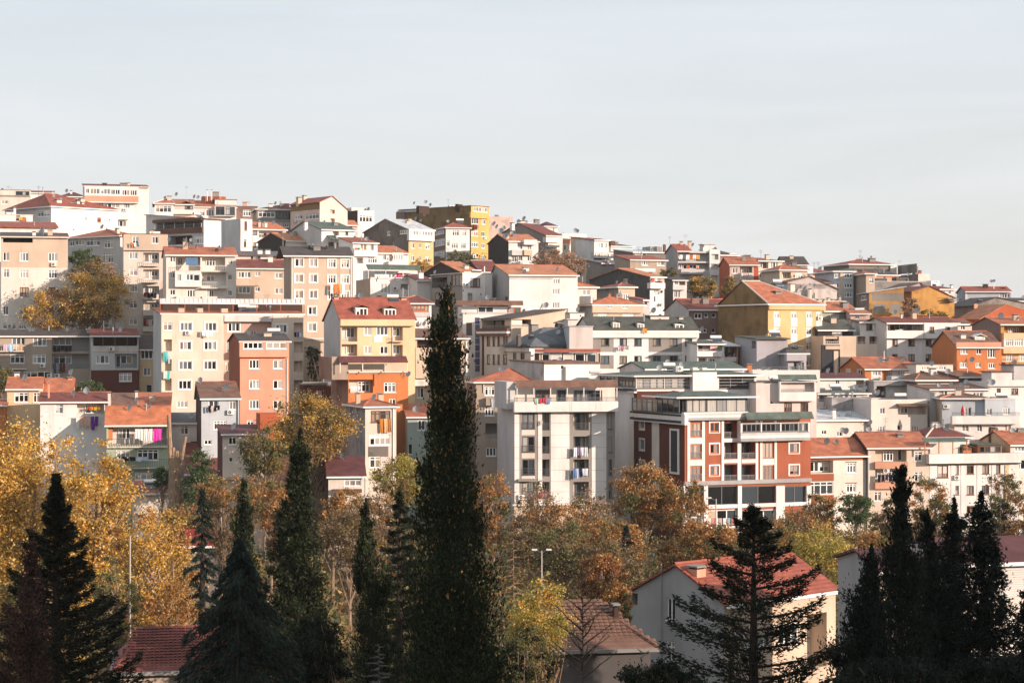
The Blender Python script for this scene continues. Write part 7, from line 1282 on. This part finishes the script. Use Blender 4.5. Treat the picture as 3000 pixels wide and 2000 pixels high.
def lamp(label, px, ytop, D, arms, hgt=None, round_=False, k=1.0):
    p = at(px, ytop, D); bz = tz(p.x, D); r = empty('street_lamp', (p.x, D, bz)); tag(r, label, 'street lamp', 'street lamps in the valley'); H = p.z-bz
    mb = MB(); mb.tube((0, 0, -.2), (0, 0, H*.25), .11, .09, 8); mb.tube((0, 0, H*.25), (0, 0, H-.2), .085, .055, 8); mb.obj('pole', [simple('lamp_pole', 'A8A6A2', .5, .5, .3)], r)
    for s in arms:
        mb = MB(); mb.tube((0, 0, H-.4), (s*.6*k, 0, H-.1), .04, .035, 6); mb.obj('arm', [METAL], r); mb = MB(); x0 = s*.5*k; x1 = s*1.1*k
        mb.prism([(-.14, H-.16), (.14, H-.16), (.1, H-.02), (-.1, H-.02)], 'u', min(x0, x1), max(x0, x1)); mb.obj('lamp_head', [simple('lamp_head', 'C8C8C6', .4)], r)
    if round_:
        mb = MB(); n = 10
        for j in range(4):
            a0, a1 = j*math.pi/8, (j+1)*math.pi/8
            for k in range(n):
                t0, t1 = 2*math.pi*k/n, 2*math.pi*(k+1)/n; Q = lambda a, t: (-.35+.36*math.cos(a)*math.cos(t), .36*math.cos(a)*math.sin(t), H+.26*math.sin(a))
                mb.quad(Q(a0, t0), Q(a0, t1), Q(a1, t1), Q(a1, t0))
        mb.obj('lamp_head', [simple('lamp_dome', 'D8D6D2', .4)], r); mb = MB(); mb.tube((0, 0, H-.4), (-.35, 0, H+.02), .045, .04, 6); mb.obj('arm', [METAL], r)
lamp('domed street lamp among the shrubs at the left', 648, 1452, 206, [], round_=True)
lamp('double armed street lamp above the yellow shrub', 1587, 1606, 178, [-1, 1], k=.8)
lamp('street lamp before the shop columns of the red block', 2098, 1455, 214, [-1])
lamp('lower street lamp left of the shop columns', 2056, 1512, 206, [-1])
lamp('street lamp near the villa on the right', 2841, 1505, 196, [-1])
lamp('pale lamp post standing in the golden trees', 381, 1560, 134, [])
# red parasol, green hedge
p = at(2820, 1224, 279.5); r = empty('parasol', (p.x, 279.5, p.z-.2)); tag(r, 'closed red parasol on the pale blue grey terrace', 'parasol'); mb = MB(); mb.tube((0, 0, 0), (0, 0, 1.9), .03, .03, 6); mb.obj('pole', [METAL], r); mb = MB(); mb.tube((0, 0, .5), (0, 0, 1.1), .2, .26, 8); mb.tube((0, 0, 1.1), (0, 0, 2.0), .26, .03, 8); mb.obj('canopy', [cloth('B81820')], r)

# ------------------------------------------------------------------ thin autumn air over the valley
mb = MB(); mb.box(-4100, 4100, -2600, 6100, -9, CZ+48); hz = mb.mesh('haze', []); m = bpy.data.materials.new('thin_haze'); m.use_nodes = True; t = m.node_tree; t.nodes.clear()
o_ = t.nodes.new('ShaderNodeOutputMaterial'); pv = t.nodes.new('ShaderNodeVolumePrincipled'); pv.inputs['Density'].default_value = .00007; pv.inputs['Color'].default_value = (.93, .94, .96, 1)
t.links.new(pv.outputs[0], o_.inputs['Volume']); hz.materials.append(m); tag(link('haze', hz), kind='stuff')
